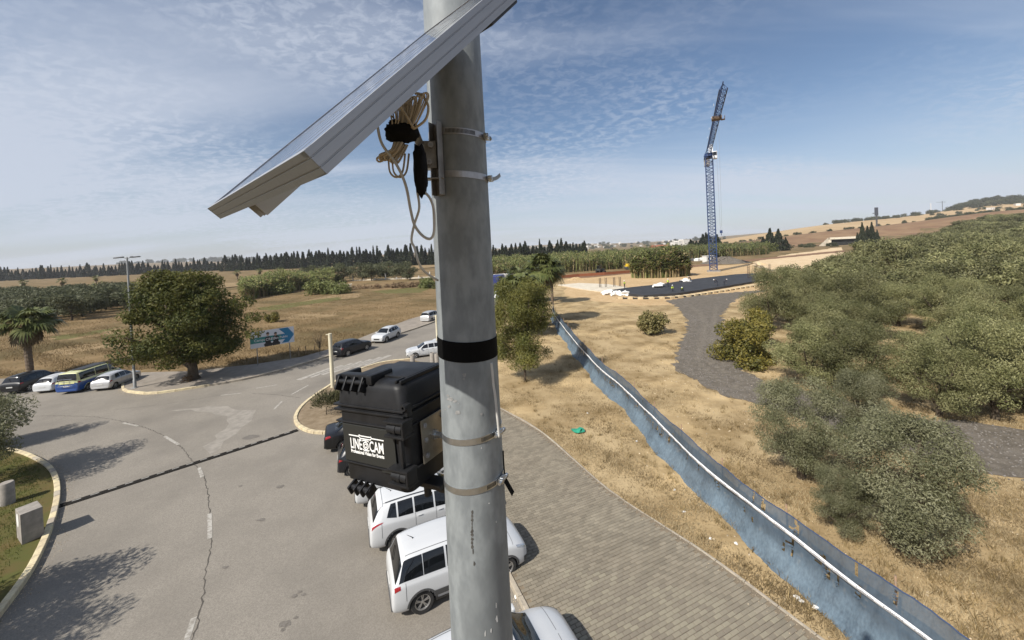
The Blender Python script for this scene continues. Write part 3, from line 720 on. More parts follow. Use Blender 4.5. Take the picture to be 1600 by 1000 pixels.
def cable_bundle():
    dep = 0.93
    t = thing('cable_bundle', 'beige cable coiled up and strapped with black tape under the panel', 'cable', D(630, 215, dep))
    o = D(630, 215, dep); rr = random.Random(8); fin = lambda m: [tuple(Vector(v) - o) for v in m.v]
    b = MB()
    for i in range(17):                              # upper fan of loops
        u = i / 16; top = (612 + 50 * u + rr.uniform(-2, 2), 178 - 33 * u ** .6 * (1 if u < .8 else .93) + rr.uniform(-3, 3)); bot = (613 + 28 * u + rr.uniform(-2, 2), 205 + rr.uniform(-2, 3)); dd = dep + rr.uniform(-.022, .022)
        lo = [D(bot[0], bot[1], dd), D((top[0] + bot[0]) / 2 + 2, (top[1] + bot[1]) / 2, dd - .004), D(top[0], top[1], dd + .002), D(top[0] + 6, top[1] + 8, dd + .012), D(bot[0] + 5, bot[1], dd + .014)]
        b.tube(spline3(lo, 5), .0020, 6)
    b.tube(spline3([D(640, 205, dep - .02), D(664, 188, dep - .02), D(669, 165, dep - .015), D(658, 148, dep), D(648, 146, dep)], 6), .0030, 6)
    b.tube(spline3([D(623, 163, dep - .028), D(632, 176, dep - .028), D(646, 200, dep - .026)], 5), .0032, 6)
    for i in range(11):                              # lower ends of the coil
        u = i / 10; p = (590 + 26 * u + rr.uniform(-2, 2), 247 - 14 * u + 26 * max(0, u - .4) + rr.uniform(-3, 3)); dd = dep + rr.uniform(-.02, .02)
        b.tube(spline3([D(616 + 16 * u, 222, dd), D((p[0] + 622) / 2 + 4, (p[1] + 222) / 2 + 2, dd - .004), D(p[0], p[1], dd), D(p[0] + 7, p[1] + 5, dd + .01), D(628 + 9 * u, 226, dd + .012)], 5), .0026, 6)
    for x in (607, 613): b.tube(spline3([D(x, 245, dep), D(x + 2, 268, dep), D(x + 12, 277, dep), D(x + 22, 268, dep), D(x + 26, 240, dep)], 5), .0024, 6)
    b.v = fin(b); b.build('coil', M_CORD, t, smooth=True)
    v = MB()
    def lump(cx, cy, rx, ry, d0, rd, seed):
        q = random.Random(seed); bm = bmesh.new(); bmesh.ops.create_icosphere(bm, subdivisions=3, radius=1.0)
        k = d0 / F_PX
        for vv in bm.verts:
            s = 1 + .12 * math.sin(9 * vv.co.x + seed) * math.sin(8 * vv.co.z + 2 * seed) + q.uniform(-.04, .04); vv.co = Vector((np.sign(vv.co.x) * abs(vv.co.x) ** .7 * rx * k, vv.co.y * rd, np.sign(vv.co.z) * abs(vv.co.z) ** .7 * ry * k)) * s
        cc = D(cx, cy, d0) - o; bm.verts.ensure_lookup_table(); v.add([x.co + cc for x in bm.verts], [[x.index for x in f.verts] for f in bm.faces]); bm.free()
    lump(628, 208, 26, 14, dep, .03, 1); lump(657, 266, 10, 40, dep + .0, .022, 2); lump(618, 197, 9, 9, dep, .02, 3)
    v.build('strap_wrap', M_VELCRO, t, smooth=True)
    w = MB()                                         # the loops that hang down to the post
    w.tube(spline3([D(590, 198, dep - .02), D(597, 225, dep - .02), D(620, 258, dep - .02), D(634, 290, dep - .01), D(642, 330, dep), D(648, 352, dep), D(660, 368, dep), D(672, 373, dep), D(678, 362, dep), D(678, 330, dep), D(672, 310, dep), D(661, 298, dep)], 8), .0034, 8)
    w.tube(spline3([D(652, 300, dep), D(655, 325, dep), D(647, 352, dep), D(643, 375, dep), D(648, 388, dep), D(654, 410, dep), D(664, 425, dep + .04), D(684, 438, dep + .13)], 8), .0030, 8)
    w.v = fin(w); w.build('hanging_loop', M_CORDG, t, smooth=True)
cable_bundle()
def down_cable():
    b = MB(); pts = []
    for px, py in ((765, 566), (768, 580), (770, 600), (775, 618), (778, 640), (781, 660), (783, 682)):
        p, nn = on_pole(min(px, 760 + (py - 560) * .055), py); pts.append(p + nn * .004 + Vector((.0105 + (px - 765) * .0006, -.004, 0)))
    o = pts[0].copy(); b.tube([p - o for p in spline3(pts, 5)], .0035, 8); ob = b.build('grey_cable', M_CORDG, loc=o, smooth=True)
    tag(ob, 'thin grey cable running down the right side of the post below the tape', 'cable')
    q = MB(); pts = [onp(784, 704, .004), onp(782, 725, .006) + Vector((.004, 0, 0)), onp(786, 745, .006)]; o = pts[0].copy()
    q.tube([p - o for p in spline3(pts, 5)], .0022, 6); tag(q.build('black_cable', M_TAPE, loc=o, smooth=True), 'short thin black cable between the two shiny hose clamps', 'cable')
down_cable()

# equipment case -------------------------------------------------------------
def text_mesh(body, size, m, name, parent, mw, bold=0.0, align='LEFT', spacing=1.0, sx=1.0):
    cu = bpy.data.curves.new(name, 'FONT'); cu.body = body; cu.size = size; cu.align_x = align; cu.offset = bold; cu.resolution_u = 3; cu.space_character = spacing; cu.extrude = size * .008
    o = bpy.data.objects.new(name, cu); COL.objects.link(o)
    dg = bpy.context.evaluated_depsgraph_get(); me = bpy.data.meshes.new_from_object(o.evaluated_get(dg)); bpy.data.objects.remove(o)
    me.name = name; me.materials.clear(); me.materials.append(m); me.transform(Matrix.Diagonal((sx, 1, 1, 1)))
    ob = bpy.data.objects.new(name, me); COL.objects.link(ob); ob.parent = parent; ob.matrix_local = mw
    return ob
def equipment_case():
    W, Dp, H_ = .298, .235, .318; ang = math.atan2(-.475, .88)
    near = D(642, 777, 1.085)                         # near right lower corner
    t = thing('equipment_case', 'black plastic equipment case with white logo bolted to the lamp post', 'equipment case')
    Rz = Matrix.Rotation(ang, 4, 'Z') @ Matrix.Rotation(math.radians(-3.6), 4, 'Y')
    t.matrix_world = Matrix.Translation(near) @ Rz @ Matrix.Translation((-W, 0, 0))
    # local: x along the front (logo) face, y away from the viewer, z up; origin = left lower front corner
    M_CASE = mat('case_plastic', (0.0105, 0.0108, 0.0118), .40, col2=(0.017, 0.0172, 0.0185), scale=14, bump=.10, bscale=420, bdist=.0012, rough2=.52, spec=.25)
    zs = .232
    def shell(name, z0, z1, tap0, tap1, top_round):
        b = MB(); n = 7; ring = []
        lv = [(z0, tap0, .022), ((z0 + z1) / 2, (tap0 + tap1) / 2, .026), (z1 - top_round, tap1, .030)]
        if top_round > 0:
            for k in range(1, 6):
                a = k / 5 * math.pi / 2; lv.append((z1 - top_round + top_round * math.sin(a), tap1 + top_round * (1 - math.cos(a)), .030))
        else: lv.append((z1, tap1, .03))
        V = []; m = 0
        for z, ins, r in lv:
            pts = []
            for cx, cy, a0 in ((W - ins - r, ins + r, -90), (W - ins - r, Dp - ins - r, 0), (ins + r, Dp - ins - r, 90), (ins + r, ins + r, 180)):
                for k in range(n):
                    a = math.radians(a0 + 90 * k / (n - 1)); pts.append((cx + r * math.cos(a), cy + r * math.sin(a), z))
            m = len(pts); V += pts
        Fc = [(i * m + k, i * m + (k + 1) % m, (i + 1) * m + (k + 1) % m, (i + 1) * m + k) for i in range(len(lv) - 1) for k in range(m)]
        Fc += [tuple(range(m - 1, -1, -1)), tuple((len(lv) - 1) * m + k for k in range(m))]
        b.add(V, Fc); return b.build(name, M_CASE, t, smooth=True, autosmooth=45)
    shell('body', 0.0, zs, .012, .004, 0.0)
    shell('lid', zs + .0025, H_, .003, .010, .030)
    r = MB()
    for z, o_ in ((zs - .006, .0045), (zs + .009, .0045), (.062, .003), (.188, .002)):
        r.rbox((W / 2, Dp / 2, z), (W + 2 * o_ - .004, Dp + 2 * o_ - .004, .007 if z > .2 else .005), .002)
    r.build('rim_rib', M_CASE, t)
    # corner pillars with hinge barrels at the near right corner, plain at the far left one
    for x in (W - .018,):
        c = MB()
        for z in (.198, .062):
            for dz in (-.020, .020): c.rbox((x, -.004, z + dz), (.078, .044, .007), .002)
            c.tube([(x - .028, -.011, z), (x + .028, -.011, z)], .0145, 14); c.tube([(x - .006, -.011, z), (x + .006, -.011, z)], .0165, 14)
            c.rbox((x + .034, -.006, z), (.008, .040, .050), .003)
        c.rbox((x + (.012 if x > .1 else -.012), -.010, .130), (.010, .012, .085), .003)
        c.build('latch', M_CASE, t, smooth=True, autosmooth=40)
    lug = MB(); lug.rbox((W + .004, .014, zs + .012), (.020, .022, .036), .004); lug.lathe([(.0045, -.004), (.009, -.004), (.009, .004), (.0045, .004)], 14, (W + .006, .000, zs + .022), axis='y', closed=True); lug.build('lock_lug', M_CASE, t, smooth=True, autosmooth=40)
    # carrying handle folded along the top front edge, with its three bridges
    h = MB(); hx0, hx1 = .012, .150
    h.rbox(((hx0 + hx1) / 2, .032, H_ + .006), (hx1 - hx0, .030, .020), .006)
    for k in range(4):
        x = hx0 + .014 + k * (hx1 - hx0 - .028) / 3; h.rbox((x, .010, H_ - .012), (.008, .032, .044), .003, (math.radians(-28), 0, 0))
    h.tube([(hx0 + .006, .008, H_ - .004), (hx1 - .006, .008, H_ - .004)], .0075, 12); h.rbox((hx1 + .010, .052, H_ + .004), (.026, .09, .030), .007); h.rbox((hx0 + .004, .052, H_ + .002), (.02, .09, .026), .006)
    h.build('handle', M_CASE, t, smooth=True, autosmooth=40)
    top = MB(); top.rbox((W * .60, Dp * .58, H_ + .002), (W * .62, Dp * .66, .008), .003)
    for k in range(2): top.rbox((W * (.86 + .06 * k), Dp * .52, H_ - .001), (.009, Dp * .84, .012), .004)
    top.build('lid_rib', M_CASE, t, smooth=True, autosmooth=40)
    # small feet under the front lower edge
    ft = MB()
    for k in range(4):
        x = .060 + k * .026; ft.rbox((x, -.004, -.010), (.008, .036, .030), .004, (math.radians(24), 0, 0))
    ft.tube([(.054, -.008, -.008), (.144, -.008, -.008)], .008, 12); ft.build('foot', M_CASE, t, smooth=True, autosmooth=40)
    # logo plate
    M_PLATE = mat('logo_plate', (0.017, 0.018, 0.0165), .55); M_WHITE = mat('white_print', (0.80, 0.80, 0.78), .5)
    pl = MB(); px0, px1, pz0, pz1 = .028, .252, .066, .182
    pl.rbox(((px0 + px1) / 2, .0035, (pz0 + pz1) / 2), (px1 - px0, .004, pz1 - pz0), .0015); plate = pl.build('logo_plate', M_PLATE, t)
    yf = .0008; face = lambda x, z: Matrix.Translation((x, yf, z)) @ Matrix.Rotation(math.radians(90), 4, 'X')
    text_mesh('LINE', .045, M_WHITE, 'lettering', plate, face(.059, .1085), .0006, sx=.585)
    text_mesh('CAM', .045, M_WHITE, 'lettering', plate, face(.1445, .1085), .0006, sx=.64)
    text_mesh('Professional Video for Events', .0146, M_WHITE, 'lettering', plate, face(.0595, .0945), .0005, sx=.835)
    g = MB()
    def bar(x0, z0, x1, z1, w=.0030):
        x0, x1, z0, z1 = .056 + (x0 - .056) * .87, .056 + (x1 - .056) * .87, .108 + (z0 - .108) * .87, .108 + (z1 - .108) * .87
        a, b_ = Vector((x0, yf, z0)), Vector((x1, yf, z1)); d = (b_ - a); g.box((a + b_) / 2, (d.length, .0007, w), Matrix((d.normalized(), Vector((0, 1, 0)), d.normalized().cross(Vector((0, 1, 0))))).transposed())
    bar(.056, .1545, .108, .1545); bar(.172, .1545, .232, .1545); bar(.108, .1545, .110, .160); bar(.110, .160, .116, .1575); bar(.116, .1575, .164, .1575); bar(.164, .1575, .170, .160); bar(.170, .160, .172, .1545); bar(.108, .1545, .114, .1485); bar(.172, .1545, .166, .1485); bar(.114, .1485, .166, .1485); bar(.140, .1485, .140, .138)
    for rr_, w in ((.0125, .0034), (.0062, .0028)):
        for k in range(18):
            a0, a1 = k * 2 * math.pi / 18, (k + 1) * 2 * math.pi / 18; bar(.140 + rr_ * math.cos(a0), .125 + rr_ * math.sin(a0), .140 + rr_ * math.cos(a1), .125 + rr_ * math.sin(a1), w)
    bar(.124, .140, .128, .143); bar(.128, .143, .152, .143); bar(.152, .143, .156, .140); bar(.124, .112, .128, .1085); bar(.128, .1085, .152, .1085); bar(.152, .1085, .156, .112)
    g.build('logo_symbol', M_WHITE, plate)
    s = MB(); s.rbox((.222, .0032, .058), (.066, .003, .012), .001); s.build('name_slot', M_PLATE, t)
    # steel plate with bolts on the side that faces the post
    M_ST = mat('plate_steel', (0.34, 0.31, 0.26), .35, .85, col2=(0.25, 0.225, 0.19), scale=16, rough2=.5)
    p = MB(); p.rbox((W + .0025, .118, .126), (.004, .112, .128), .0012); sp = p.build('mounting_plate', M_ST, t)
    for y, z in ((.078, .172), (.078, .128), (.078, .082), (.16, .172), (.16, .082)):
        bo = MB(); bo.tube([(W + .004, y, z), (W + .0085, y, z)], .0078, 6); bo.tube([(W + .008, y, z), (W + .0115, y, z)], .0036, 10); bo.build('bolt', M_BAND2, sp)
    rod = MB(); rod.tube([(W + .004, .118, .128), (W + .034, .118, .128)], .009, 12); rod.tube([(W + .004, .118, .128), (W + .012, .118, .128)], .015, 6); rod.build('mounting_rod', M_BAND, t, smooth=True, autosmooth=40)
    arm = MB(); arm.rbox((W - .01, .10, -.012), (.11, .05, .016), .004); arm.tube([(W + .02, .10, -.02), (W + .075, .12, -.01)], .014, 12); arm.tube([(W - .02, .09, -.02), (W - .02, .09, -.050)], .011, 12); arm.rbox((W + .04, .115, -.028), (.05, .04, .02), .005); arm.build('mount_arm', M_BLACK, t, smooth=True, autosmooth=40)
    return t
equipment_case()

# ------------------------------------------------------------------ cars
M_TYRE = mat('tyre_rubber', (0.018, 0.018, 0.018), .85, col2=(0.03, 0.029, 0.028), scale=40)
M_RIM = mat('alloy_rim', (0.50, 0.50, 0.50), .3, .8)
M_RIMD = mat('rim_dark', (0.02, 0.02, 0.02), .5)
M_GLASSD = mat('tinted_glass', (0.006, 0.007, 0.008), .06, spec=.5, coat=.3)
M_TRIM = mat('grey_plastic_trim', (0.055, 0.055, 0.056), .65, col2=(0.075, 0.075, 0.075), scale=30)
M_CHASSIS = mat('underbody', (0.012, 0.012, 0.012), .9)
M_TAIL = mat('red_lamp', (0.30, 0.012, 0.014), .15, coat=.6)
M_HEAD = mat('head_lamp', (0.50, 0.52, 0.54), .08, .6, coat=.8)
M_PLATE_R = mat('number_plate', (0.50, 0.50, 0.48), .5)
M_PLATE_K = mat('dark_number_plate', (0.03, 0.03, 0.03), .5)
M_CHROME = mat('chrome', (0.62, 0.62, 0.62), .12, 1.0)
M_SEAM = mat('panel_gap', (0.05, 0.05, 0.05), .8)
def paint(name, col, coat=.7, metal=0.0, rough=.35):
    return mat('paint_' + name, col, rough, metal, coat=coat, spec=.5)
def pchip(xk, yk, x):
    """monotone cubic through the knots, so panels do not overshoot"""
    xk = np.asarray(xk, float); yk = np.asarray(yk, float); h = np.diff(xk); d = np.diff(yk, axis=0) / h[:, None]
    m = np.zeros_like(yk); m[0] = d[0]; m[-1] = d[-1]
    for i in range(1, len(xk) - 1):
        ok = d[i - 1] * d[i] > 0; w1 = 2 * h[i] + h[i - 1]; w2 = h[i] + 2 * h[i - 1]
        with np.errstate(divide='ignore', invalid='ignore'): mm = (w1 + w2) / (w1 / d[i - 1] + w2 / d[i])
        m[i] = np.where(ok, mm, 0)
    x = np.atleast_1d(x); i = np.clip(np.searchsorted(xk, x) - 1, 0, len(xk) - 2); t = (x - xk[i]) / h[i]
    t = t[:, None]; hh = h[i][:, None]
    return (2 * t ** 3 - 3 * t ** 2 + 1) * yk[i] + (t ** 3 - 2 * t ** 2 + t) * hh * m[i] + (-2 * t ** 3 + 3 * t ** 2) * yk[i + 1] + (t ** 3 - t ** 2) * hh * m[i + 1]
NCOL = 10
class CarSurf:
    def __init__(self, st):
        """st: stations from nose to tail: x, floor z, half width, shoulder z, top z, half width of the top"""
        self.x = np.array([s[0] for s in st]); cols = []
        for (x, zb, w, zs, zt, wt) in st:
            dr = min(.075, .55 * (zt - zs)); ze = zt - dr; wb = .935 * w
            cols.append([(0, zb), (.80 * w, zb), (.955 * w, zb + .14 * (zs - zb)), (w, zb + .48 * (zs - zb)), (.985 * w, zb + .86 * (zs - zb)), (wb, zs),
                         (wb * .42 + wt * .58 + .025 * min(1, (zt - zs) / .4), zs + .6 * (ze - zs)), (wt, ze), (.62 * wt, zt - .2 * dr), (0, zt)])
        self.c = np.array(cols)            # (stations, 10, 2)
        self.k = -self.x
        self.tx = np.linspace(self.x[0], self.x[-1], 500); R_ = self.ring(self.tx); self.tv = np.linspace(0, NCOL - 1, 271)
        self.tab = np.array([pchip(np.arange(NCOL), r, self.tv) for r in R_])
    def ring(self, x):
        y = pchip(self.k, self.c.reshape(len(self.x), -1), -np.atleast_1d(x)); return y.reshape(-1, NCOL, 2)
    def at(self, x, v):
        fx = min(498.999, max(0.0, (self.x[0] - x) / (self.x[0] - self.x[-1]) * 499)); fv = min(269.999, max(0.0, v / (NCOL - 1) * 270))
        i, j = int(fx), int(fv); a, b = fx - i, fv - j; T = self.tab
        p = (T[i, j] * (1 - b) + T[i, j + 1] * b) * (1 - a) + (T[i + 1, j] * (1 - b) + T[i + 1, j + 1] * b) * a
        return Vector((x, p[0], p[1]))
    def side_y(self, x, z):
        """half width of the flank at a height"""
        i = int(min(499, max(0, (self.x[0] - x) / (self.x[0] - self.x[-1]) * 499))); p = self.tab[i, 30:208]; return float(np.interp(z, p[:, 1], p[:, 0]))
    def mesh(self, wheels, R, nu=84, nv=37):
        x0, x1 = self.x[0], self.x[-1]
        xs = []
        for a, b in zip(self.x, self.x[1:]):
            k = max(2, int(abs(a - b) / .05)); xs += list(np.linspace(a, b, k, endpoint=False))
        xs.append(x1); xs = np.array(xs); vv = np.concatenate([np.linspace(0, 1, 2)[:-1], np.linspace(1, 9, nv - 1)])
        rings = self.ring(xs); P = np.array([pchip(np.arange(NCOL), r, vv) for r in rings])       # nu, nv, 2
        nu = len(xs); V = []; nvv = len(vv)
        for i in range(nu):
            for j in range(nvv): V.append((xs[i], P[i, j, 0], P[i, j, 1]))
            for j in range(nvv): V.append((xs[i], -P[i, j, 0], P[i, j, 1]))
        Fc = []; w2 = 2 * nvv
        for i in range(nu - 1):
            for j in range(nvv - 1):
                cx = (xs[i] + xs[i + 1]) / 2; cz = (P[i, j, 1] + P[i + 1, j + 1, 1]) / 2; cy = (P[i, j, 0] + P[i, j + 1, 0]) / 2
                if cy > .4 and any((cx - wx) ** 2 + (cz - R * .94) ** 2 < (R * 1.16) ** 2 for wx in wheels): continue
                a, b, c, d = i * w2 + j, i * w2 + j + 1, (i + 1) * w2 + j + 1, (i + 1) * w2 + j
                Fc.append((a, d, c, b)); Fc.append((a + nvv, b + nvv, c + nvv, d + nvv))
        Fc.append(tuple([j for j in range(nvv)] + [nvv + j for j in range(nvv - 1, -1, -1)]))
        o = (nu - 1) * w2; Fc.append(tuple([o + j for j in range(nvv - 1, -1, -1)] + [o + nvv + j for j in range(nvv)]))
        b = MB(); b.add(V, Fc); return b
    def patch(self, q, n=10, m=6, lift=.006, sides=(1, -1), th=True):
        """a panel that follows the body: q = four (x, v) corners, lower front, lower rear, upper rear, upper front"""
        out = []
        for sgn in sides:
            b = MB(); V = []
            for i in range(n + 1):
                for j in range(m + 1):
                    s, t = i / n, j / m
                    x = (1 - s) * (1 - t) * q[0][0] + s * (1 - t) * q[1][0] + s * t * q[2][0] + (1 - s) * t * q[3][0]
                    v = (1 - s) * (1 - t) * q[0][1] + s * (1 - t) * q[1][1] + s * t * q[2][1] + (1 - s) * t * q[3][1]
                    e = .01; p = self.at(x, v); px_ = self.at(x - e, v) - self.at(x + e, v); pv = self.at(x, min(9, v + .03)) - self.at(x, max(0, v - .03))
                    nn = px_.cross(pv); nn = nn.normalized() if nn.length > 1e-9 else Vector((0, 1, 0))
                    if nn.dot(Vector((0, p.y + .01, p.z - .7))) < 0: nn = -nn
                    p = p + nn * lift; V.append((p.x, p.y * sgn, p.z))
            w = m + 1
            b.add(V, [(i * w + j, (i + 1) * w + j, (i + 1) * w + j + 1, i * w + j + 1) if sgn > 0 else (i * w + j, i * w + j + 1, (i + 1) * w + j + 1, (i + 1) * w + j) for i in range(n) for j in range(m)])
            out.append(b)
        return out
    def across(self, xa, xb, va, n=10, m=16, lift=.006, vb=None):
        """windscreen, rear window: runs from one flank to the other between two stations"""
        b = MB(); V = []
        for i in range(n + 1):
            x = xa + (xb - xa) * i / n; v0 = va + ((vb if vb is not None else va) - va) * i / n
            for j in range(m + 1):
                s = j / m * 2 - 1; v = 9 - (9 - v0) * abs(s); sg = 1 if s >= 0 else -1
                e = .01; p = self.at(x, v); px_ = self.at(x - e, v) - self.at(x + e, v); pv = self.at(x, min(9, v + .03)) - self.at(x, max(0, v - .03)); nn = px_.cross(pv)
                nn = nn.normalized() if nn.length > 1e-9 else Vector((0, 0, 1))
                if nn.z < 0: nn = -nn
                p = p + nn * lift; V.append((p.x, p.y * sg, p.z))
        w = m + 1; b.add(V, [(i * w + j, (i + 1) * w + j, (i + 1) * w + j + 1, i * w + j + 1) for i in range(n) for j in range(m)]); return b
def build_wheel(parent, x, y, R, spokes=5, style=0):
    sgn = 1 if y > 0 else -1
    w = bpy.data.objects.new('wheel', None); COL.objects.link(w); w.parent = parent; w.location = (x, y, R); w.empty_display_size = .1
    t = MB(); t.lathe([(R * .66, -.10), (R * .92, -.105), (R, -.075), (R, .075), (R * .92, .105), (R * .66, .10)], 32, axis='y'); t.build('tyre', M_TYRE, w, smooth=True, autosmooth=50)
    r = MB(); r.lathe([(R * .67, -.08), (R * .67, .085), (R * .62, .085), (R * .60, .04), (0.0, .03)] if sgn > 0 else [(R * .67, .08), (R * .67, -.085), (R * .62, -.085), (R * .60, -.04), (0.0, -.03)], 28, axis='y'); r.build('rim_well', M_RIMD, w, smooth=True, autosmooth=40)
    s = MB()
    for k in range(spokes):
        a = 2 * math.pi * k / spokes + .3
        for da in ((-.14, .14) if style else (0,)):
            c = Vector((math.cos(a + da) * R * .36, sgn * .058, math.sin(a + da) * R * .36)); s.box(c, (R * .56, .022, R * (.075 if style else .17)), Euler((0, -(a + da), 0)).to_matrix(), taper=1.0)
    s.lathe([(0, .075 * sgn), (R * .13, .07 * sgn), (R * .13, .04 * sgn)], 12, axis='y'); s.lathe([(R * .67, .09 * sgn), (R * .60, .085 * sgn), (R * .58, .05 * sgn)], 28, axis='y'); s.build('rim', M_RIM, w)
    return w
SPECS = {
 'mpv': dict(st=[(2.10, .34, .60, .58, .62, .46), (2.06, .26, .74, .70, .77, .58), (1.90, .20, .83, .82, .92, .66), (1.50, .18, .880, .96, 1.05, .72), (1.15, .18, .890, 1.02, 1.13, .73), (.98, .18, .89, 1.03, 1.21, .71), (.42, .18, .89, 1.04, 1.585, .60), (.15, .18, .89, 1.045, 1.635, .605), (-.6, .18, .89, 1.055, 1.67, .62), (-1.35, .18, .89, 1.06, 1.645, .605), (-1.72, .20, .885, 1.06, 1.595, .58), (-1.80, .20, .88, 1.055, 1.53, .58), (-2.00, .24, .855, 1.02, 1.10, .66), (-2.08, .27, .82, .90, .945, .66), (-2.11, .33, .74, .74, .77, .56)],
   wheels=(1.32, -1.28), R=.335, cowl=(1.10, .45), rear=(-1.79, -1.99), belt=[(1.02, .12), (.06, -.52), (-.58, -1.20), (-1.22, -1.90)], h=1.67),
 'suv': dict(st=[(2.22, .36, .64, .66, .70, .50), (2.17, .28, .78, .80, .86, .62), (2.02, .22, .87, .92, .99, .70), (1.55, .20, .915, 1.00, 1.08, .77), (1.12, .20, .925, 1.03, 1.13, .77), (.98, .20, .925, 1.04, 1.19, .75), (.30, .20, .925, 1.06, 1.575, .62), (.0, .20, .925, 1.075, 1.62, .63), (-.7, .20, .925, 1.09, 1.645, .635), (-1.45, .20, .92, 1.11, 1.605, .60), (-1.80, .22, .91, 1.11, 1.54, .57), (-1.88, .22, .905, 1.105, 1.47, .57), (-2.12, .26, .87, 1.03, 1.10, .68), (-2.20, .30, .83, .90, .94, .68), (-2.23, .36, .76, .76, .79, .60)],
   wheels=(1.35, -1.32), R=.355, cowl=(1.08, .34), rear=(-1.86, -2.10), belt=[(.95, .0), (-.06, -.72), (-.78, -1.28), (-1.34, -1.66)], h=1.645),
 'sedan': dict(st=[(2.26, .34, .62, .56, .60, .46), (2.21, .25, .76, .68, .73, .58), (2.05, .19, .85, .78, .84, .66), (1.55, .17, .89, .86, .93, .74), (1.08, .17, .895, .90, .985, .75), (.95, .17, .895, .905, 1.03, .73), (.28, .17, .895, .92, 1.37, .58), (.0, .17, .895, .93, 1.42, .585), (-.55, .17, .895, .94, 1.44, .59), (-.95, .17, .895, .945, 1.41, .57), (-1.15, .17, .89, .945, 1.355, .57), (-1.72, .18, .885, .945, 1.03, .68), (-1.85, .19, .88, .945, 1.005, .70), (-2.15, .23, .85, .90, .955, .70), (-2.22, .27, .82, .83, .87, .68), (-2.25, .34, .75, .70, .73, .60)],
   wheels=(1.38, -1.33), R=.32, cowl=(1.05, .33), rear=(-1.12, -1.70), belt=[(.92, .02), (-.04, -.60), (-.66, -1.16)], h=1.44),
 'hatch': dict(st=[(1.92, .34, .58, .56, .60, .44), (1.88, .25, .72, .68, .73, .56), (1.72, .19, .81, .79, .86, .63), (1.30, .17, .845, .88, .95, .70), (1.02, .17, .85, .90, 1.00, .70), (.90, .17, .85, .905, 1.05, .69), (.28, .17, .85, .92, 1.375, .56), (.05, .17, .85, .93, 1.42, .565), (-.5, .17, .85, .94, 1.445, .575), (-1.10, .17, .85, .945, 1.415, .56), (-1.42, .18, .84, .945, 1.36, .53), (-1.50, .19, .84, .94, 1.30, .53), (-1.78, .23, .81, .89, .96, .62), (-1.85, .26, .78, .80, .84, .62), (-1.88, .32, .70, .68, .71, .54)],
   wheels=(1.17, -1.25), R=.30, cowl=(.98, .33), rear=(-1.49, -1.76), belt=[(.86, .02), (-.04, -.60), (-.66, -1.18)], h=1.445),
 'van': dict(st=[(2.42, .36, .66, .62, .66, .50), (2.38, .26, .80, .80, .86, .62), (2.20, .20, .90, .96, 1.04, .72), (1.85, .19, .945, 1.10, 1.20, .80), (1.68, .19, .95, 1.12, 1.28, .80), (1.55, .19, .95, 1.13, 1.36, .79), (1.02, .19, .95, 1.14, 1.88, .70), (.80, .19, .95, 1.14, 1.925, .72), (0., .19, .95, 1.14, 1.95, .735), (-1.5, .19, .95, 1.14, 1.94, .735), (-2.20, .20, .945, 1.14, 1.91, .72), (-2.30, .21, .94, 1.14, 1.85, .72), (-2.40, .23, .92, 1.12, 1.22, .80), (-2.43, .26, .90, 1.00, 1.04, .80), (-2.45, .34, .84, .80, .83, .72)],
   wheels=(1.52, -1.42), R=.335, cowl=(1.64, 1.06), rear=(-2.295, -2.398), belt=[(1.60, .88), (.78, -.55), (-.62, -2.12)], h=1.95),
}
_SURF = {}
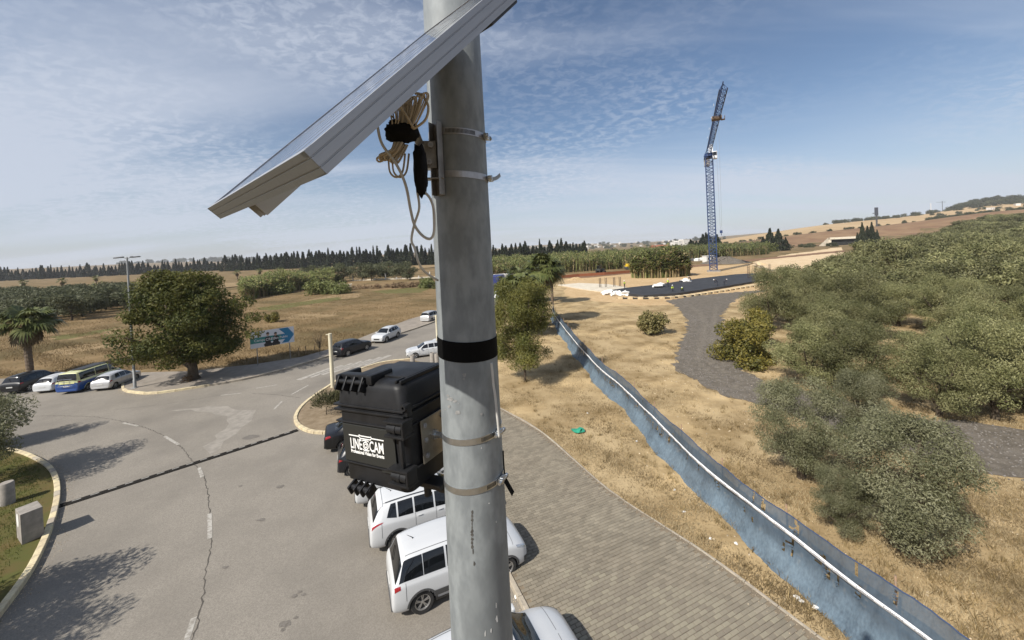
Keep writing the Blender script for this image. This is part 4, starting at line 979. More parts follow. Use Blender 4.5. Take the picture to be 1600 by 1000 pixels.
def make_car(name, kind, label, cat, center, heading, body_m, roof_m=None, group=None, trim=False, rails=False, plate=M_PLATE_R, style=0, antenna=False, spoiler=False, door_handles=True, two_tone=None, z=0.012, detail=True, tailv=None, scale=1.0, arch=None, headl=True):
    S = SPECS[kind]; cs = _SURF.setdefault(kind, CarSurf(S['st'])); R = S['R']
    t = thing(name, label, cat, (center[0], center[1], z), heading, group); t.scale = (scale,) * 3
    b = cs.mesh(S['wheels'], R)
    if two_tone:
        b.m = [(1 if sum(b.v[i][2] for i in f) / len(f) < two_tone[1] else 0) for f in b.f]; b.build('body', [body_m, two_tone[0]], t, smooth=True, autosmooth=60)
    else: b.build('body', body_m, t, smooth=True, autosmooth=60)
    xa, xb = S['cowl']; xr, xs = S['rear']
    cs.across(xa, xb, 7.25, lift=.007).build('windscreen', M_GLASSD, t, smooth=True)
    cs.across(xr, xs, 6.6 if kind == 'mpv' else 7.0, lift=.008, n=6, vb=5.6 if kind == 'mpv' else 6.7).build('rear_window', M_GLASSD, t, smooth=True)
    B = S['belt']
    for i, (f, r) in enumerate(B):
        ft = f - (.0 if i else .62 * (xa - xb)); rt_ = r + ({'van': 0.0, 'mpv': .17}.get(kind, .16) if i == len(B) - 1 else 0.0)
        lo = 5.12
        hi_ = 6.86
        for m_ in cs.patch([(f, lo), (r, lo + (.25 if i == len(B) - 1 and kind in ('suv',) else 0)), (rt_, hi_), (ft if i == 0 else f, hi_)], 8, 5, .006): m_.build('side_window', M_GLASSD, t, smooth=True)
    # lower dark underside and wheel wells
    x0, x1 = S['st'][0][0], S['st'][-1][0]
    for wx in S['wheels']:
        for sg in (1, -1):
            u = MB(); yo = cs.side_y(wx, R * 1.2) - .02
            u.lathe([(R * 1.17, sg * .45), (R * 1.17, sg * yo)], 24, (wx, 0, R * .94), axis='y', a0=0.05, a1=math.pi - .05); u.lathe([(0, sg * .45), (R * 1.17, sg * .45)], 24, (wx, 0, R * .94), axis='y', a0=0.0, a1=math.pi); u.build('wheel_well', M_CHASSIS, t)
    am = arch or (M_TRIM if trim else body_m)
    for wx in S['wheels']:
        for sg in (1, -1):
            a = MB(); V = []; n = 26; wdt = .055 if trim else .022
            for k in range(n + 1):
                th = math.radians(2 + 176 * k / n)
                for rr_, off in ((R * 1.13, -.035), (R * 1.13, .013), (R * 1.13 + wdt, .011), (R * 1.13 + wdt, -.01)):
                    px_, pz_ = wx + rr_ * math.cos(th), max(.16, R * .94 + rr_ * math.sin(th)); yy = cs.side_y(max(min(px_, x0 - .02), x1 + .02), max(pz_, .24)) + off; V.append((px_, sg * yy, pz_))
            a.add(V, [(k * 4 + j, (k + 1) * 4 + j, (k + 1) * 4 + j + 1, k * 4 + j + 1) if sg < 0 else (k * 4 + j, k * 4 + j + 1, (k + 1) * 4 + j + 1, (k + 1) * 4 + j) for k in range(n) for j in range(3)]); a.build('wheel_arch', am, t, smooth=True, autosmooth=50)
            build_wheel(t, wx, sg * (cs.side_y(wx, R * 1.25) - .125), R, 5, style)
    # lamps, bumpers, plates
    nose = S['st'][0][0]; tail = S['st'][-1][0]; xt = S['rear'][1]
    if headl:
        for m_ in cs.patch([(nose - .06, 4.3), (nose - .40, 4.35), (nose - .44, 5.15), (nose - .10, 5.6)], 6, 4, .006): m_.build('headlight', M_HEAD, t, smooth=True)
        for m_ in cs.patch([(nose - .05, 2.2), (nose - .17, 2.2), (nose - .17, 3.0), (nose - .05, 3.0)], 3, 3, .006): m_.build('fog_light', M_TRIM, t, smooth=True)
        g = MB(); fz = S['st'][0]; g.rbox((nose + .004, 0, (fz[1] + fz[4]) / 2 + .02), (.02, fz[2] * 1.25, (fz[4] - fz[1]) * .45), .008); g.build('grille', M_RIMD, t)
    tv = tailv or ((tail + .06, 3.9), (tail + .34, 4.05), (tail + .30, 4.75), (tail + .10, 5.0))
    for m_ in cs.patch([tv[1], tv[0], tv[3], tv[2]], 6, 4, .007): m_.build('tail_light', M_TAIL, t, smooth=True)
    p = MB(); sz = S['st'][-2]; p.rbox((tail - .006, 0, S['st'][-1][3] - .06), (.014, .50, .11), .004); p.build('number_plate', plate, t)
    bp = MB(); st1 = S['st'][-1]
    for sg_ in (0,): bp.rbox((tail + .03, 0, st1[1] + .02), (.10, st1[2] * 1.9, .16), .03)
    bp.build('rear_bumper', M_TRIM if trim else (two_tone[0] if two_tone else body_m), t, smooth=True, autosmooth=50)
    if trim:
        for m_ in cs.patch([(S['wheels'][0] - R * 1.1, 1.05), (S['wheels'][1] + R * 1.1, 1.05), (S['wheels'][1] + R * 1.1, 2.15), (S['wheels'][0] - R * 1.1, 2.15)], 10, 3, .008): m_.build('sill_trim', M_TRIM, t, smooth=True)
    if detail:
        for f, r in B[:2]:
            for m_ in cs.patch([(r + .015, 2.2), (r + .005, 2.2), (r + .005, 5.05), (r + .015, 5.05)], 1, 14, .003): m_.build('door_gap', M_SEAM, t)
        for m_ in cs.patch([(B[0][0] + .0, 2.2), (B[0][0] - .012, 2.2), (B[0][0] - .012, 5.05), (B[0][0] + .0, 5.05)], 1, 14, .003): m_.build('door_gap', M_SEAM, t)
        if door_handles:
            for f, r in B[:2]:
                for sg in (1, -1):
                    hz = cs.at(r + .16, 4.35); h = MB(); h.rbox((hz.x, sg * (hz.y + .016), hz.z), (.17, .022, .026), .009); h.build('door_handle', body_m if not two_tone else M_TRIM, t, smooth=True, autosmooth=50)
        for sg in (1, -1):
            mz = cs.at(B[0][0] - .16, 5.3); mm = MB(); mm.rbox((mz.x, sg * (mz.y + .10), mz.z + .04), (.10, .20, .13), .04); mm.build('wing_mirror', M_TRIM if two_tone else body_m, t, smooth=True, autosmooth=50)
    if rails:
        for sg in (1, -1):
            q = MB(); P = [cs.at(x, 7.25) for x in np.linspace(xb - .12, xr + .18, 12)]; q.tube([(v.x, sg * (v.y), v.z + .035) for v in P], .013, 8); q.build('roof_rail', M_CHROME if rails == 2 else M_RIMD, t, smooth=True)
    if antenna:
        q = MB(); a = cs.at(xr + .42, 9); q.tube([a + Vector((0, 0, 0)), a + Vector((.015, 0, .02)), a + Vector((-.16, 0, .16))], [.018, .012, .004], 8); q.build('antenna', M_TAPE, t, smooth=True)
    if detail:
        x1_, x2_ = xb - .10, xr + .12
        for m_ in cs.patch([(x1_, 7.36), (x2_, 7.36), (x2_, 7.43), (x1_, 7.43)], 18, 1, .004): m_.build('roof_seam', M_SEAM, t)
        for xg in (tail + .40,):
            for m_ in cs.patch([(xg, 2.9), (xg - .010, 2.9), (xg - .010, 4.9), (xg, 4.9)], 1, 12, .0035): m_.build('panel_gap', M_SEAM, t)
        for m_ in cs.patch([(nose - .52, 5.35), (nose - .53, 5.35), (nose - .50, 8.9), (nose - .49, 8.9)], 1, 16, .0035): m_.build('bonnet_gap', M_SEAM, t)
        wp = MB(); wz = cs.at(xs + .03, 9); wt_ = cs.at(xr - .05, 8.4); wp.tube([wz + Vector((-.02, 0, .02)), (wz + wt_) / 2 + Vector((-.035, 0, .01)), wt_ + Vector((-.03, 0, 0))], .010, 5); wp.build('rear_wiper', M_TAPE, t)
    if spoiler:
        cs.across(xr + .10, xr - .055, 7.0, lift=.022, n=4).build('roof_spoiler', body_m, t, smooth=True)
    return t, cs
WHITE = paint('white', (0.52, 0.53, 0.535)); BLACKP = paint('black', (0.004, 0.004, 0.005), .25); CHAR = paint('charcoal', (0.014, 0.015, 0.018), .3, .2); SILVER = paint('silver', (0.50, 0.50, 0.50), metal=.35)
NAVY = paint('navy', (0.012, 0.016, 0.03))
HD = math.atan2(E2.y, E2.x)
PARK = 'cars parked nose-in along the block paving'
def park(k, off=0.0): c = Vector((-1.93, 10.62)) + Vector((-1.33, 2.12)) * k + E2 * off; return (c.x, c.y)
fiat, fcs = make_car('parked_car', 'mpv', 'white compact car with grey wheel arches and side strip, seen left of the post', 'car', park(0, .02), HD, WHITE, trim=True, style=1, antenna=True, scale=.88, tailv=((-2.02, 3.9), (-1.86, 4.0), (-1.86, 4.75), (-2.02, 4.75)), group=PARK)
for m_ in fcs.patch([(-.45, 2.45), (-.95, 2.45), (-.95, 2.95), (-.45, 2.95)], 4, 2, .012): m_.build('side_strip', M_TRIM, fiat, smooth=True)
for m_ in fcs.patch([(.75, 2.45), (-.42, 2.45), (-.42, 2.95), (.75, 2.95)], 6, 2, .012): m_.build('side_strip', M_TRIM, fiat, smooth=True)
make_car('parked_car', 'suv', 'white crossover with dark slanted rear lamps parked under the black case', 'car', park(1, .16), HD, WHITE, trim=True, spoiler=True, rails=1, style=1, scale=.89, tailv=((-2.16, 4.2), (-1.82, 4.75), (-1.78, 4.98), (-2.14, 4.9)), group=PARK, antenna=True)
make_car('parked_car', 'suv', 'white car almost hidden behind the black case with one rear corner showing', 'car', park(2, .2), HD, WHITE, trim=True, group=PARK, scale=.9)
make_car('parked_car', 'hatch', 'dark grey hatchback with pale number plate behind the black case', 'car', park(3, -.35), HD, CHAR, group=PARK, scale=.9)
make_car('parked_car', 'sedan', 'black saloon with red tail lamp farthest along the row by the island', 'car', park(4, -.25), HD, BLACKP, group=PARK, spoiler=False, scale=.9)
make_car('parked_car', 'mpv', 'white car at the very bottom behind the foot of the post', 'car', park(-1.38, -.72), HD, WHITE, group=PARK, scale=.9)
# cars along the far street
RD = 'cars on the street beyond the crossing'
def street(px0, px1): a, b = G(*px0), G(*px1); return ((a.x + b.x) / 2, (a.y + b.y) / 2), math.atan2(b.y - a.y, b.x - a.x)
hs = math.atan2(9.2, 4.1)
make_car('street_car', 'suv', 'charcoal crossover parked at the kerb beside the cream post', 'car', (-15.65, 36.5), math.radians(64), CHAR, group=RD, scale=.83)
make_car('street_car', 'suv', 'white crossover facing the camera behind the charcoal one', 'car', (-14.0, 41.5), math.radians(76 + 180), WHITE, group=RD, trim=True, rails=1, scale=.83)
make_car('street_car', 'mpv', 'silver hatchback farthest up the street near the post', 'car', (-11.4, 52.4), math.radians(70), SILVER, group=RD, scale=.83)
make_car('street_car', 'sedan', 'white saloon parked across from the charcoal crossover behind the case', 'car', (-8.0, 34.4), math.radians(200), WHITE, group=RD, scale=.83)
make_car('street_car', 'hatch', 'white hatchback half hidden by the post behind the white saloon', 'car', (-6.6, 37.4), math.radians(200), WHITE, group=RD, scale=.83)
# cars in the left bay
LB = 'vehicles in the bay at the left'
CREAM = paint('cream', (0.60, 0.60, 0.30)); BLUE = paint('blue', (0.012, 0.055, 0.22))
make_car('bay_car', 'mpv', 'black car at the left edge beside the olive branch', 'car', (-38.3, 30.3), math.radians(98), BLACKP, group=LB, scale=.80)
make_car('bay_car', 'hatch', 'white hatchback between the black car and the two-tone van', 'car', (-35.7, 30.0), math.radians(98), WHITE, group=LB, scale=.80)
van, vcs = make_car('bay_van', 'van', 'cream and blue two-tone minibus with rear rack', 'van', (-33.4, 30.0), math.radians(98), CREAM, two_tone=(BLUE, .98), group=LB, scale=.80)
make_car('bay_car', 'hatch', 'silver hatchback between the two-tone minibus and the lamp post', 'car', (-31.3, 29.9), math.radians(99), SILVER, group=LB, scale=.80)
vr = MB(); vr.rbox((-.2, 0, 1.985), (2.6, 1.05, .02), .008); vr.build('solar_roof_sheet', M_RIMD, van)
vk = MB()
for zz in (1.18, 1.42, .80): vk.tube([(-2.60, -.62, zz), (-2.60, .62, zz)], .018, 8)
for yy in (-.45, 0, .45): vk.tube([(-2.46, yy, 1.45), (-2.60, yy, 1.42), (-2.60, yy, .78), (-2.48, yy, .76)], .016, 8)
vk.build('rear_rack', M_CHROME, van)

# ------------------------------------------------------------------ vegetation
NR = np.random.default_rng(7)
def unit(v): return v / np.maximum(1e-9, np.linalg.norm(v, axis=-1, keepdims=True))
def leaves(C, Nn, ln, wd, rng, fold=0.0, droop=0.0, along=None, jit=.35):
    """diamond leaves at points C; Nn gives the way each leaf faces"""
    n = len(C); r = unit(rng.normal(size=(n, 3)))
    nrm = unit(Nn + rng.normal(size=(n, 3)) * .75)
    ax = unit(np.cross(nrm, r)) if along is None else unit(along + rng.normal(size=(n, 3)) * jit)
    ax[:, 2] -= droop; ax = unit(ax); sd = unit(np.cross(nrm, ax))
    L_ = (ln * rng.uniform(.65, 1.3, n))[:, None]; W_ = (wd * rng.uniform(.7, 1.25, n))[:, None]
    V = np.stack([C - ax * L_ * .5, C + sd * W_ * .5, C + ax * L_ * .5, C - sd * W_ * .5], 1).reshape(-1, 3)
    return V, np.arange(4 * n).reshape(n, 4)
def lobes_crown(lobes, n, ln, wd, seed, hollow=.55, droop=0.0, up=.25, twig=0):
    """leaves through the outer part of a set of ellipsoid clumps (x, y, z, rx, ry, rz)"""
    rng = np.random.default_rng(seed); lobes = np.array(lobes, float)
    wgt = (lobes[:, 3] * lobes[:, 4] * lobes[:, 5]) ** .67; idx = rng.choice(len(lobes), n, p=wgt / wgt.sum())
    d = unit(rng.normal(size=(n, 3))); rad = (hollow + (1.06 - hollow) * rng.random(n) ** .6)[:, None]
    lb = lobes[idx]; C = lb[:, :3] + d * rad * lb[:, 3:6]
    Nn = d * .8 + np.array([0, 0, up])
    return leaves(C, Nn, ln, wd, rng, droop=droop)
def rand_lobes(R, H, z0, n, seed, flat=1.0, size=(.30, .5), cone=0.0):
    """clumps spread over a rounded crown of radius R between z0 and z0 + H"""
    rr = random.Random(seed); out = []
    for i in range(n):
        a = rr.uniform(0, 2 * math.pi); t = rr.random(); zz = z0 + H * (.12 + .80 * t)
        rmax = R * math.sqrt(max(.05, 1 - ((t - .42) / .62) ** 2)) * (1 - cone * t)
        q = rmax * rr.uniform(.35, .86) ** .8; s = R * rr.uniform(*size)
        out.append((q * math.cos(a), q * math.sin(a), zz, s, s, s * rr.uniform(.6, .95) * flat))
    out.append((0, 0, z0 + H * .45, R * .55, R * .55, H * .36)); return out
def trunk_mb(h, r0, r1, limbs, seed, lean=.15, z_split=.5, crown=None):
    rr = random.Random(seed); b = MB(); dx, dy = rr.uniform(-lean, lean), rr.uniform(-lean, lean)
    pts = [Vector((dx * h * t * t + rr.uniform(-.03, .03), dy * h * t * t + rr.uniform(-.03, .03), h * t - .08)) for t in (0, .12, .35, .6, .8, 1)]
    rs = [r0 * 1.45, r0 * 1.05, r0 * .92, r0 * .8, (r0 + r1) / 2, r1]
    b.tube(pts, rs, 10)
    for k in range(limbs):
        st = pts[2 + k % 3]; tgt = crown[k % len(crown)] if crown else None
        if tgt is None: a = rr.uniform(0, 6.28); e = st + Vector((math.cos(a), math.sin(a), rr.uniform(.6, 1.4))) * h * .55
        else: e = Vector(tgt[:3])
        mid = (st + e) / 2 + Vector((rr.uniform(-.15, .15), rr.uniform(-.15, .15), rr.uniform(.0, .25))) * h * .2
        b.tube(spline3([st, mid, e], 4), [r1 * 1.0 * (1 - .085 * q) for q in range(9)], 6)
    return b
M_BARK = mat('grey_bark', (0.115, 0.092, 0.066), .95, col2=(0.07, 0.055, 0.04), scale=9, stretch=(1, 1, .3), bump=.7, bscale=22, bdist=.03, spec=.1)
M_OLIVE = leafmat('olive_leaf', (0.105, 0.110, 0.052), (0.25, 0.245, 0.145), .30, .5, 1.1)
M_OLIVE2 = leafmat('olive_grove_leaf', (0.104, 0.110, 0.042), (0.245, 0.236, 0.112), .24, .55, .6, .30)
M_YELLOW = leafmat('yellowing_leaf', (0.105, 0.105, 0.028), (0.25, 0.205, 0.045), .3, .5, .9)
M_DARKL = leafmat('dark_green_leaf', (0.045, 0.058, 0.015), (0.135, 0.13, 0.034), .30, .6, .7, spec=.2)
M_CYP = leafmat('cypress_leaf', (0.013, 0.020, 0.009), (0.028, 0.036, 0.015), .1, .7, .4, .2)
M_CYP2 = leafmat('cypress_near_leaf', (0.020, 0.028, 0.014), (0.045, 0.052, 0.024), .1, .7, .4, .15)
M_PALM = leafmat('palm_leaf', (0.060, 0.078, 0.022), (0.15, 0.16, 0.058), .2, .45, 1.2)
M_PALMD = leafmat('dead_palm_leaf', (0.16, 0.12, 0.065), (0.10, 0.078, 0.042), .15, .7, 1.2)
M_REED = leafmat('reed_leaf', (0.105, 0.125, 0.036), (0.215, 0.220, 0.078), .25, .6, .25, .1)
M_REEDD = leafmat('dry_reed_leaf', (0.23, 0.18, 0.09), (0.33, 0.26, 0.14), .25, .7, .25, .1)
M_FEATH = leafmat('feathery_leaf', (0.10, 0.112, 0.028), (0.22, 0.205, 0.055), .3, .5, .9)
M_SHRUB = leafmat('brown_scrub', (0.16, 0.105, 0.06), (0.24, 0.17, 0.10), .15, .8, .5, .2)
M_FARSH = leafmat('far_bush_leaf', (0.050, 0.056, 0.024), (0.085, 0.085, 0.038), .15, .7, .12, .25)
M_LAV = leafmat('hedge_leaf', (0.070, 0.076, 0.034), (0.135, 0.125, 0.062), .2, .7, 2.0)

def crown_mesh(name, lobes, n, ln, wd, m, seed, **kw):
    V, Fq = lobes_crown(lobes, n, ln, wd, seed, **kw); return raw_mesh(name, V, Fq, m)
def tree(name, label, cat, loc, crown_me, trunk_me, rz=0.0, sc=1.0, group=None):
    t = thing(name, label, cat, loc, rz, group); t.scale = sc if isinstance(sc, (tuple, list)) else (sc,) * 3
    link('trunk', trunk_me, t); link('crown', crown_me, t); return t

# olive tree kinds: close ones with small leaves, grove ones with coarser leaf sprays
def olive_kind(R, H, z0, nl, n, ln, wd, m, seed, th=1.6, tr=.17, size=(.30, .5)):
    lb = rand_lobes(R, H, z0, nl, seed, size=size); cm = crown_mesh('crown', lb, n, ln, wd, m, seed, hollow=.35, up=.35)
    tb = trunk_mb(th, tr, tr * .55, 6, seed, crown=lb); o = tb.build('trunk', M_BARK); tm = o.data; bpy.data.objects.remove(o)
    tm.polygons.foreach_set('use_smooth', [True] * len(tm.polygons)); return cm, tm
ON = [olive_kind(2.3, 4.1, .55, 46, 52000, .095, .028, M_OLIVE, s, size=(.17, .32)) for s in (1, 2)]
OM = [olive_kind(2.9, 4.4, .6, 44, 30000, .135, .042, M_OLIVE2, s, size=(.15, .30)) for s in (11, 12, 13, 14)]
OFR = [olive_kind(3.2, 4.5, .5, 30, 5000, .38, .14, M_OLIVE2, s, size=(.18, .36)) for s in (21, 22, 23)]
for (px, dep, k, sc, lab) in (((1252, 745), 14.2, 0, (.70, .70, .82), 'grey-green olive tree left of the two in front of the gravel track'),
                             ((1352, 700), 15.8, 1, (.56, .56, .74), 'smaller olive tree between and behind the two bigger front olives'),
                             ((1418, 868), 10.9, 1, (.86, .86, .82), 'nearest grey-green olive tree with deep shadow behind the blue fence'),
                             ((1318, 835), 11.4, 0, (.34, .34, .44), 'low olive bush at the left foot of the nearest olive tree')):
    p = D(px[0], px[1], dep); tree('olive_tree', lab, 'olive tree', (p.x, p.y, 0), *ON[k], rz=k * 2.1 + px[0], sc=sc)
def grove():
    pts = []; rr = random.Random(19); y = 15.5
    lim = [(14, 1.34), (18, 1.03), (22, .80), (26, .71), (31, .67), (45, .67), (57, .70), (66, .80), (84, .88), (130, 1.0), (159, 1.05), (200, 1.12), (330, 1.25)]
    def amin(q):
        for (a, va), (b, vb) in zip(lim, lim[1:]):
            if a <= q <= b: return va + (vb - va) * (q - a) / (b - a)
        return 1.2
    while y < 330:
        sp = 4.3 + y * .043; a = amin(y); x = a * y + rr.uniform(0, sp * .5)
        while x < 1.46 * y + 3:
            q = (x + rr.uniform(-.3, .3) * sp, y + rr.uniform(-.3, .3) * sp)
            if q[0] > amin(q[1]) * q[1] - .5 and q[1] > 23.6 - (q[0] - 16) * 1.30: pts.append((*q, sp))
            x += sp
        y += sp * .82
    return pts
GR = grove() + [(18.9, 21.2, 4.2), (22.3, 17.9, 4.4), (26.6, 17.0, 4.6)]
for i, (x, y, sp) in enumerate(sorted(GR, key=lambda p: p[1])[:290]):
    rr = random.Random(i); near = math.hypot(x, y) < 62
    s = (sp / 5.0) * rr.uniform(.60, .90) if near else sp / 5.4 * rr.uniform(.62, .96)
    k = OM[i % 4] if near else OFR[i % 3]; zs = min(s, 1.15) * rr.uniform(.75, 1.35)
    tree('grove_tree', 'olive tree crowded among others in the dense grove right of the gravel track', 'olive tree', (x, y, terr(x, y)), *k, rz=rr.uniform(0, 6.28), sc=(s, s, zs), group='olive trees of the dense grove')
print('grove', len(GR))
# yellowing shrub at the corner of the grove, fig bush on the dry verge, small bushes
def bush(name, label, cat, loc, R, H, n, ln, wd, m, seed, group=None, twig=True, nl=14, sc=1.0):
    lb = rand_lobes(R, H, -.1 * H, nl, seed, size=(.28, .45)); cm = crown_mesh('foliage', lb, n, ln, wd, m, seed, hollow=.3, up=.4)
    t = thing(name, label, cat, loc, 0, group); t.scale = (sc,) * 3; link('foliage', cm, t)
    tb = MB(); rr = random.Random(seed)
    for k in range(6):
        a = rr.uniform(0, 6.28); q = lb[k % len(lb)]; tb.tube(spline3([(0.05 * math.cos(a), .05 * math.sin(a), -.05), (q[0] * .4, q[1] * .4, q[2] * .6), q[:3]], 4), .022 * R, 5)
    tb.build('stem', M_BARK, t, smooth=True); return t
bush('yellowing_shrub', 'yellow-green shrub at the corner of the grove beside the gravel track', 'shrub', (16.6, 27.6, 0), 2.3, 3.2, 9000, .20, .10, M_YELLOW, 31)
bush('yellowing_shrub', 'smaller yellowing shrub behind the corner shrub along the grove edge', 'shrub', (19.2, 31.8, 0), 2.1, 3.4, 6000, .22, .10, M_YELLOW, 32)
bush('fig_bush', 'round pale bush alone on the dry verge left of the gravel track', 'bush', (G(1022, 521).x, G(1022, 521).y, 0), 1.9, 2.2, 4200, .22, .15, leafmat('fig_leaf', (0.14, 0.13, 0.045), (0.24, 0.20, 0.085), .25, .6, 1.0), 33)
p = G(429, 503); bush('field_bush', 'small yellow-green bush alone on the brown field', 'bush', (p.x, p.y, 0), 1.25, 1.5, 1800, .22, .12, M_YELLOW, 34)

# the big broad-leaved tree on the pavement at the left
def big_tree():
    p = G(303, 592, .12); lb = []; rr = random.Random(44)
    for i in range(84):
        a = rr.uniform(0, 6.28); t = rr.random(); z = 1.9 + 6.3 * t; rm = 3.6 * math.sqrt(max(.06, 1 - ((t - .34) / .72) ** 2)); q = rm * rr.uniform(.3, .92) ** .7; s = rr.uniform(.8, 1.4)
        lb.append((q * math.cos(a) * 1.05 - .75, q * math.sin(a), z, s, s, s * .62))
    lb += [(4.9, .2, 4.6, .8, .8, .45), (5.0, -.2, 3.4, .7, .7, .4), (4.2, 0, 5.9, .9, .9, .5), (0, 0, 4.6, 2.6, 2.6, 2.2)]
    cm = crown_mesh('crown', lb, 40000, .26, .10, M_DARKL, 44, hollow=.4, up=.45, droop=.25)
    tb = trunk_mb(2.6, .34, .20, 14, 44, lean=.04, crown=lb); o = tb.build('trunk', M_BARK); tm = o.data; bpy.data.objects.remove(o); tm.polygons.foreach_set('use_smooth', [True] * len(tm.polygons))
    tree('broad_tree', 'large dark green broad-leaved tree on the pavement beside the street lamp', 'tree', (p.x, p.y, .12), cm, tm)
    q = G(293, 596, .12); bush('pavement_plant', 'small dry plant at the foot of the large dark green tree', 'plant', (q.x, q.y, .12), .45, .5, 420, .12, .06, M_SHRUB, 45)
big_tree()
# feathery tree beside the fence
def feathery_tree():
    p = G(821, 597); rr = random.Random(51); lb = []
    for i in range(64):
        a = rr.uniform(0, 6.28); t = rr.random(); z = 1.25 + 5.2 * t; rm = 2.25 * math.sqrt(max(.08, 1 - ((t - .36) / .70) ** 2)); q = rm * rr.uniform(.25, .95); s = rr.uniform(.5, .85)
        lb.append((q * math.cos(a), q * math.sin(a), z, s, s, s * .7))
    lb += [(0, 0, 3.0, 1.5, 1.5, 1.6), (.2, 0, 4.6, 1.2, 1.2, 1.2)]
    cm = crown_mesh('crown', lb, 56000, .15, .04, M_FEATH, 51, hollow=.15, up=.3, droop=.15)
    tb = trunk_mb(3.0, .085, .05, 12, 51, lean=.03, crown=lb); o = tb.build('trunk', M_BARK); tm = o.data; bpy.data.objects.remove(o); tm.polygons.foreach_set('use_smooth', [True] * len(tm.polygons))
    tree('feathery_tree', 'slim-trunked feathery green tree on the dry verge left of the blue fence', 'tree', (p.x, p.y, 0), cm, tm, sc=(.96, .96, 1.1))
feathery_tree()
# palms ----------------------------------------------------------------
M_PTRUNK = mat('palm_trunk', (0.17, 0.125, 0.085), .95, col2=(0.095, 0.07, 0.05), scale=7, stretch=(1, 1, 3.2), bump=.8, bscale=9, bdist=.05)
def palm_meshes(hgt, Rl, nf, seed, skirt=True, leaflets=22, tr=.22):
    rr = random.Random(seed); V = []; Fq = []; DV = []; DF = []
    def frond(az, el, L_, dead, V, Fq):
        d = Vector((math.cos(az), math.sin(az), 0)); pts = []; stem = L_ * .45
        base = Vector((0, 0, hgt)) + d * .12
        ctr = base + (d * math.cos(el) + Vector((0, 0, math.sin(el)))) * stem + Vector((0, 0, -.10 * stem)); out = (d * math.cos(el - .35) + Vector((0, 0, math.sin(el - .35)))).normalized()
        sd = out.cross(Vector((0, 0, 1))).normalized(); upv = sd.cross(out)
        o = len(V); V += [base + sd * .03, base - sd * .03, ctr - sd * .02, ctr + sd * .02]; Fq.append((o, o + 1, o + 2, o + 3))
        for k in range(leaflets):
            a = (k / (leaflets - 1) - .5) * math.radians(210); r_ = L_ * .55 * (1 - .22 * abs(a)) * rr.uniform(.85, 1.1)
            dirv = (out * math.cos(a) + sd * math.sin(a)).normalized(); mid = ctr + dirv * r_ * .6 + upv * .05; tip = ctr + dirv * r_ - Vector((0, 0, r_ * rr.uniform(.18, .5))); w = dirv.cross(upv).normalized() * .055 * (L_ / 1.6)
            o = len(V); V += [ctr, mid + w, tip, mid - w]; Fq.append((o, o + 1, o + 2, o + 3))
    for i in range(nf):
        frond(rr.uniform(0, 6.28), math.radians(rr.uniform(-25, 80)), Rl * rr.uniform(.85, 1.1), False, V, Fq)
    if skirt:
        for i in range(nf): frond(rr.uniform(0, 6.28), math.radians(rr.uniform(-80, -50)), Rl * rr.uniform(.6, .85), True, DV, DF)
    cm = raw_mesh('crown', [tuple(v) for v in V], Fq, M_PALM)
    sm = raw_mesh('dead_fronds', [tuple(v) for v in DV], DF, M_PALMD) if skirt else None
    b = MB(); zs = np.linspace(0, hgt, int(hgt / .16) + 2); b.tube([(.02 * math.sin(z * 2), .02 * math.cos(z * 1.7), z - .05) for z in zs], [tr * (1.25 if z < .2 else 1.0) * (1 + (.07 if i % 2 else -.03)) for i, z in enumerate(zs)], 12); o = b.build('trunk', M_PTRUNK); tm = o.data; bpy.data.objects.remove(o)
    return cm, sm, tm
def palm(name, label, loc, ms, rz=0.0, sc=1.0, group=None):
    t = thing(name, label, 'palm tree', loc, rz, group); t.scale = (sc,) * 3; link('trunk', ms[2], t); link('crown', ms[0], t)
    if ms[1]: link('dead_fronds', ms[1], t)
    return t
PM1 = palm_meshes(4.4, 2.25, 46, 61); PM2 = palm_meshes(6.1, 2.9, 52, 62); PM3 = palm_meshes(4.0, 2.8, 44, 63)
p = G(47, 588); palm('fan_palm', 'fan palm with ringed trunk behind the parked vehicles at the left edge', (p.x, p.y, 0), PM1, sc=1.06)
p = D(846, 425, 46); palm('fan_palm', 'taller fan palm behind the feathery tree right of the post', (p.x, p.y, 0), PM2, 1.0, 1.06)
p = D(808, 458, 40); palm('fan_palm', 'shorter fan palm between the post and the taller palm', (p.x, p.y, 0), PM3, 2.0, 1.16)
for i, (px, py, dep) in enumerate(((806, 428, 78), (862, 448, 62), (838, 452, 66))):
    p = D(px, py, dep); palm('street_palm', 'far fan palm in the row behind the two palms right of the post', (p.x, p.y, 0), PM2 if i % 2 else PM3, i, .95, 'palms along the far street')
PMF = palm_meshes(4.6, 2.4, 22, 64, True, 12)
for i, (px, py, dep) in enumerate(((36, 441, 190), (97, 441, 180), (150, 437, 215), (370, 419, 190), (405, 416, 205), (437, 414, 215))):
    p = D(px, py, dep); palm('field_palm', 'small far palm standing alone on the straw field behind the orchard', (p.x, p.y, .3), PMF, i * 1.3, 1.0 if i < 3 else .95, 'far palms on the straw field')

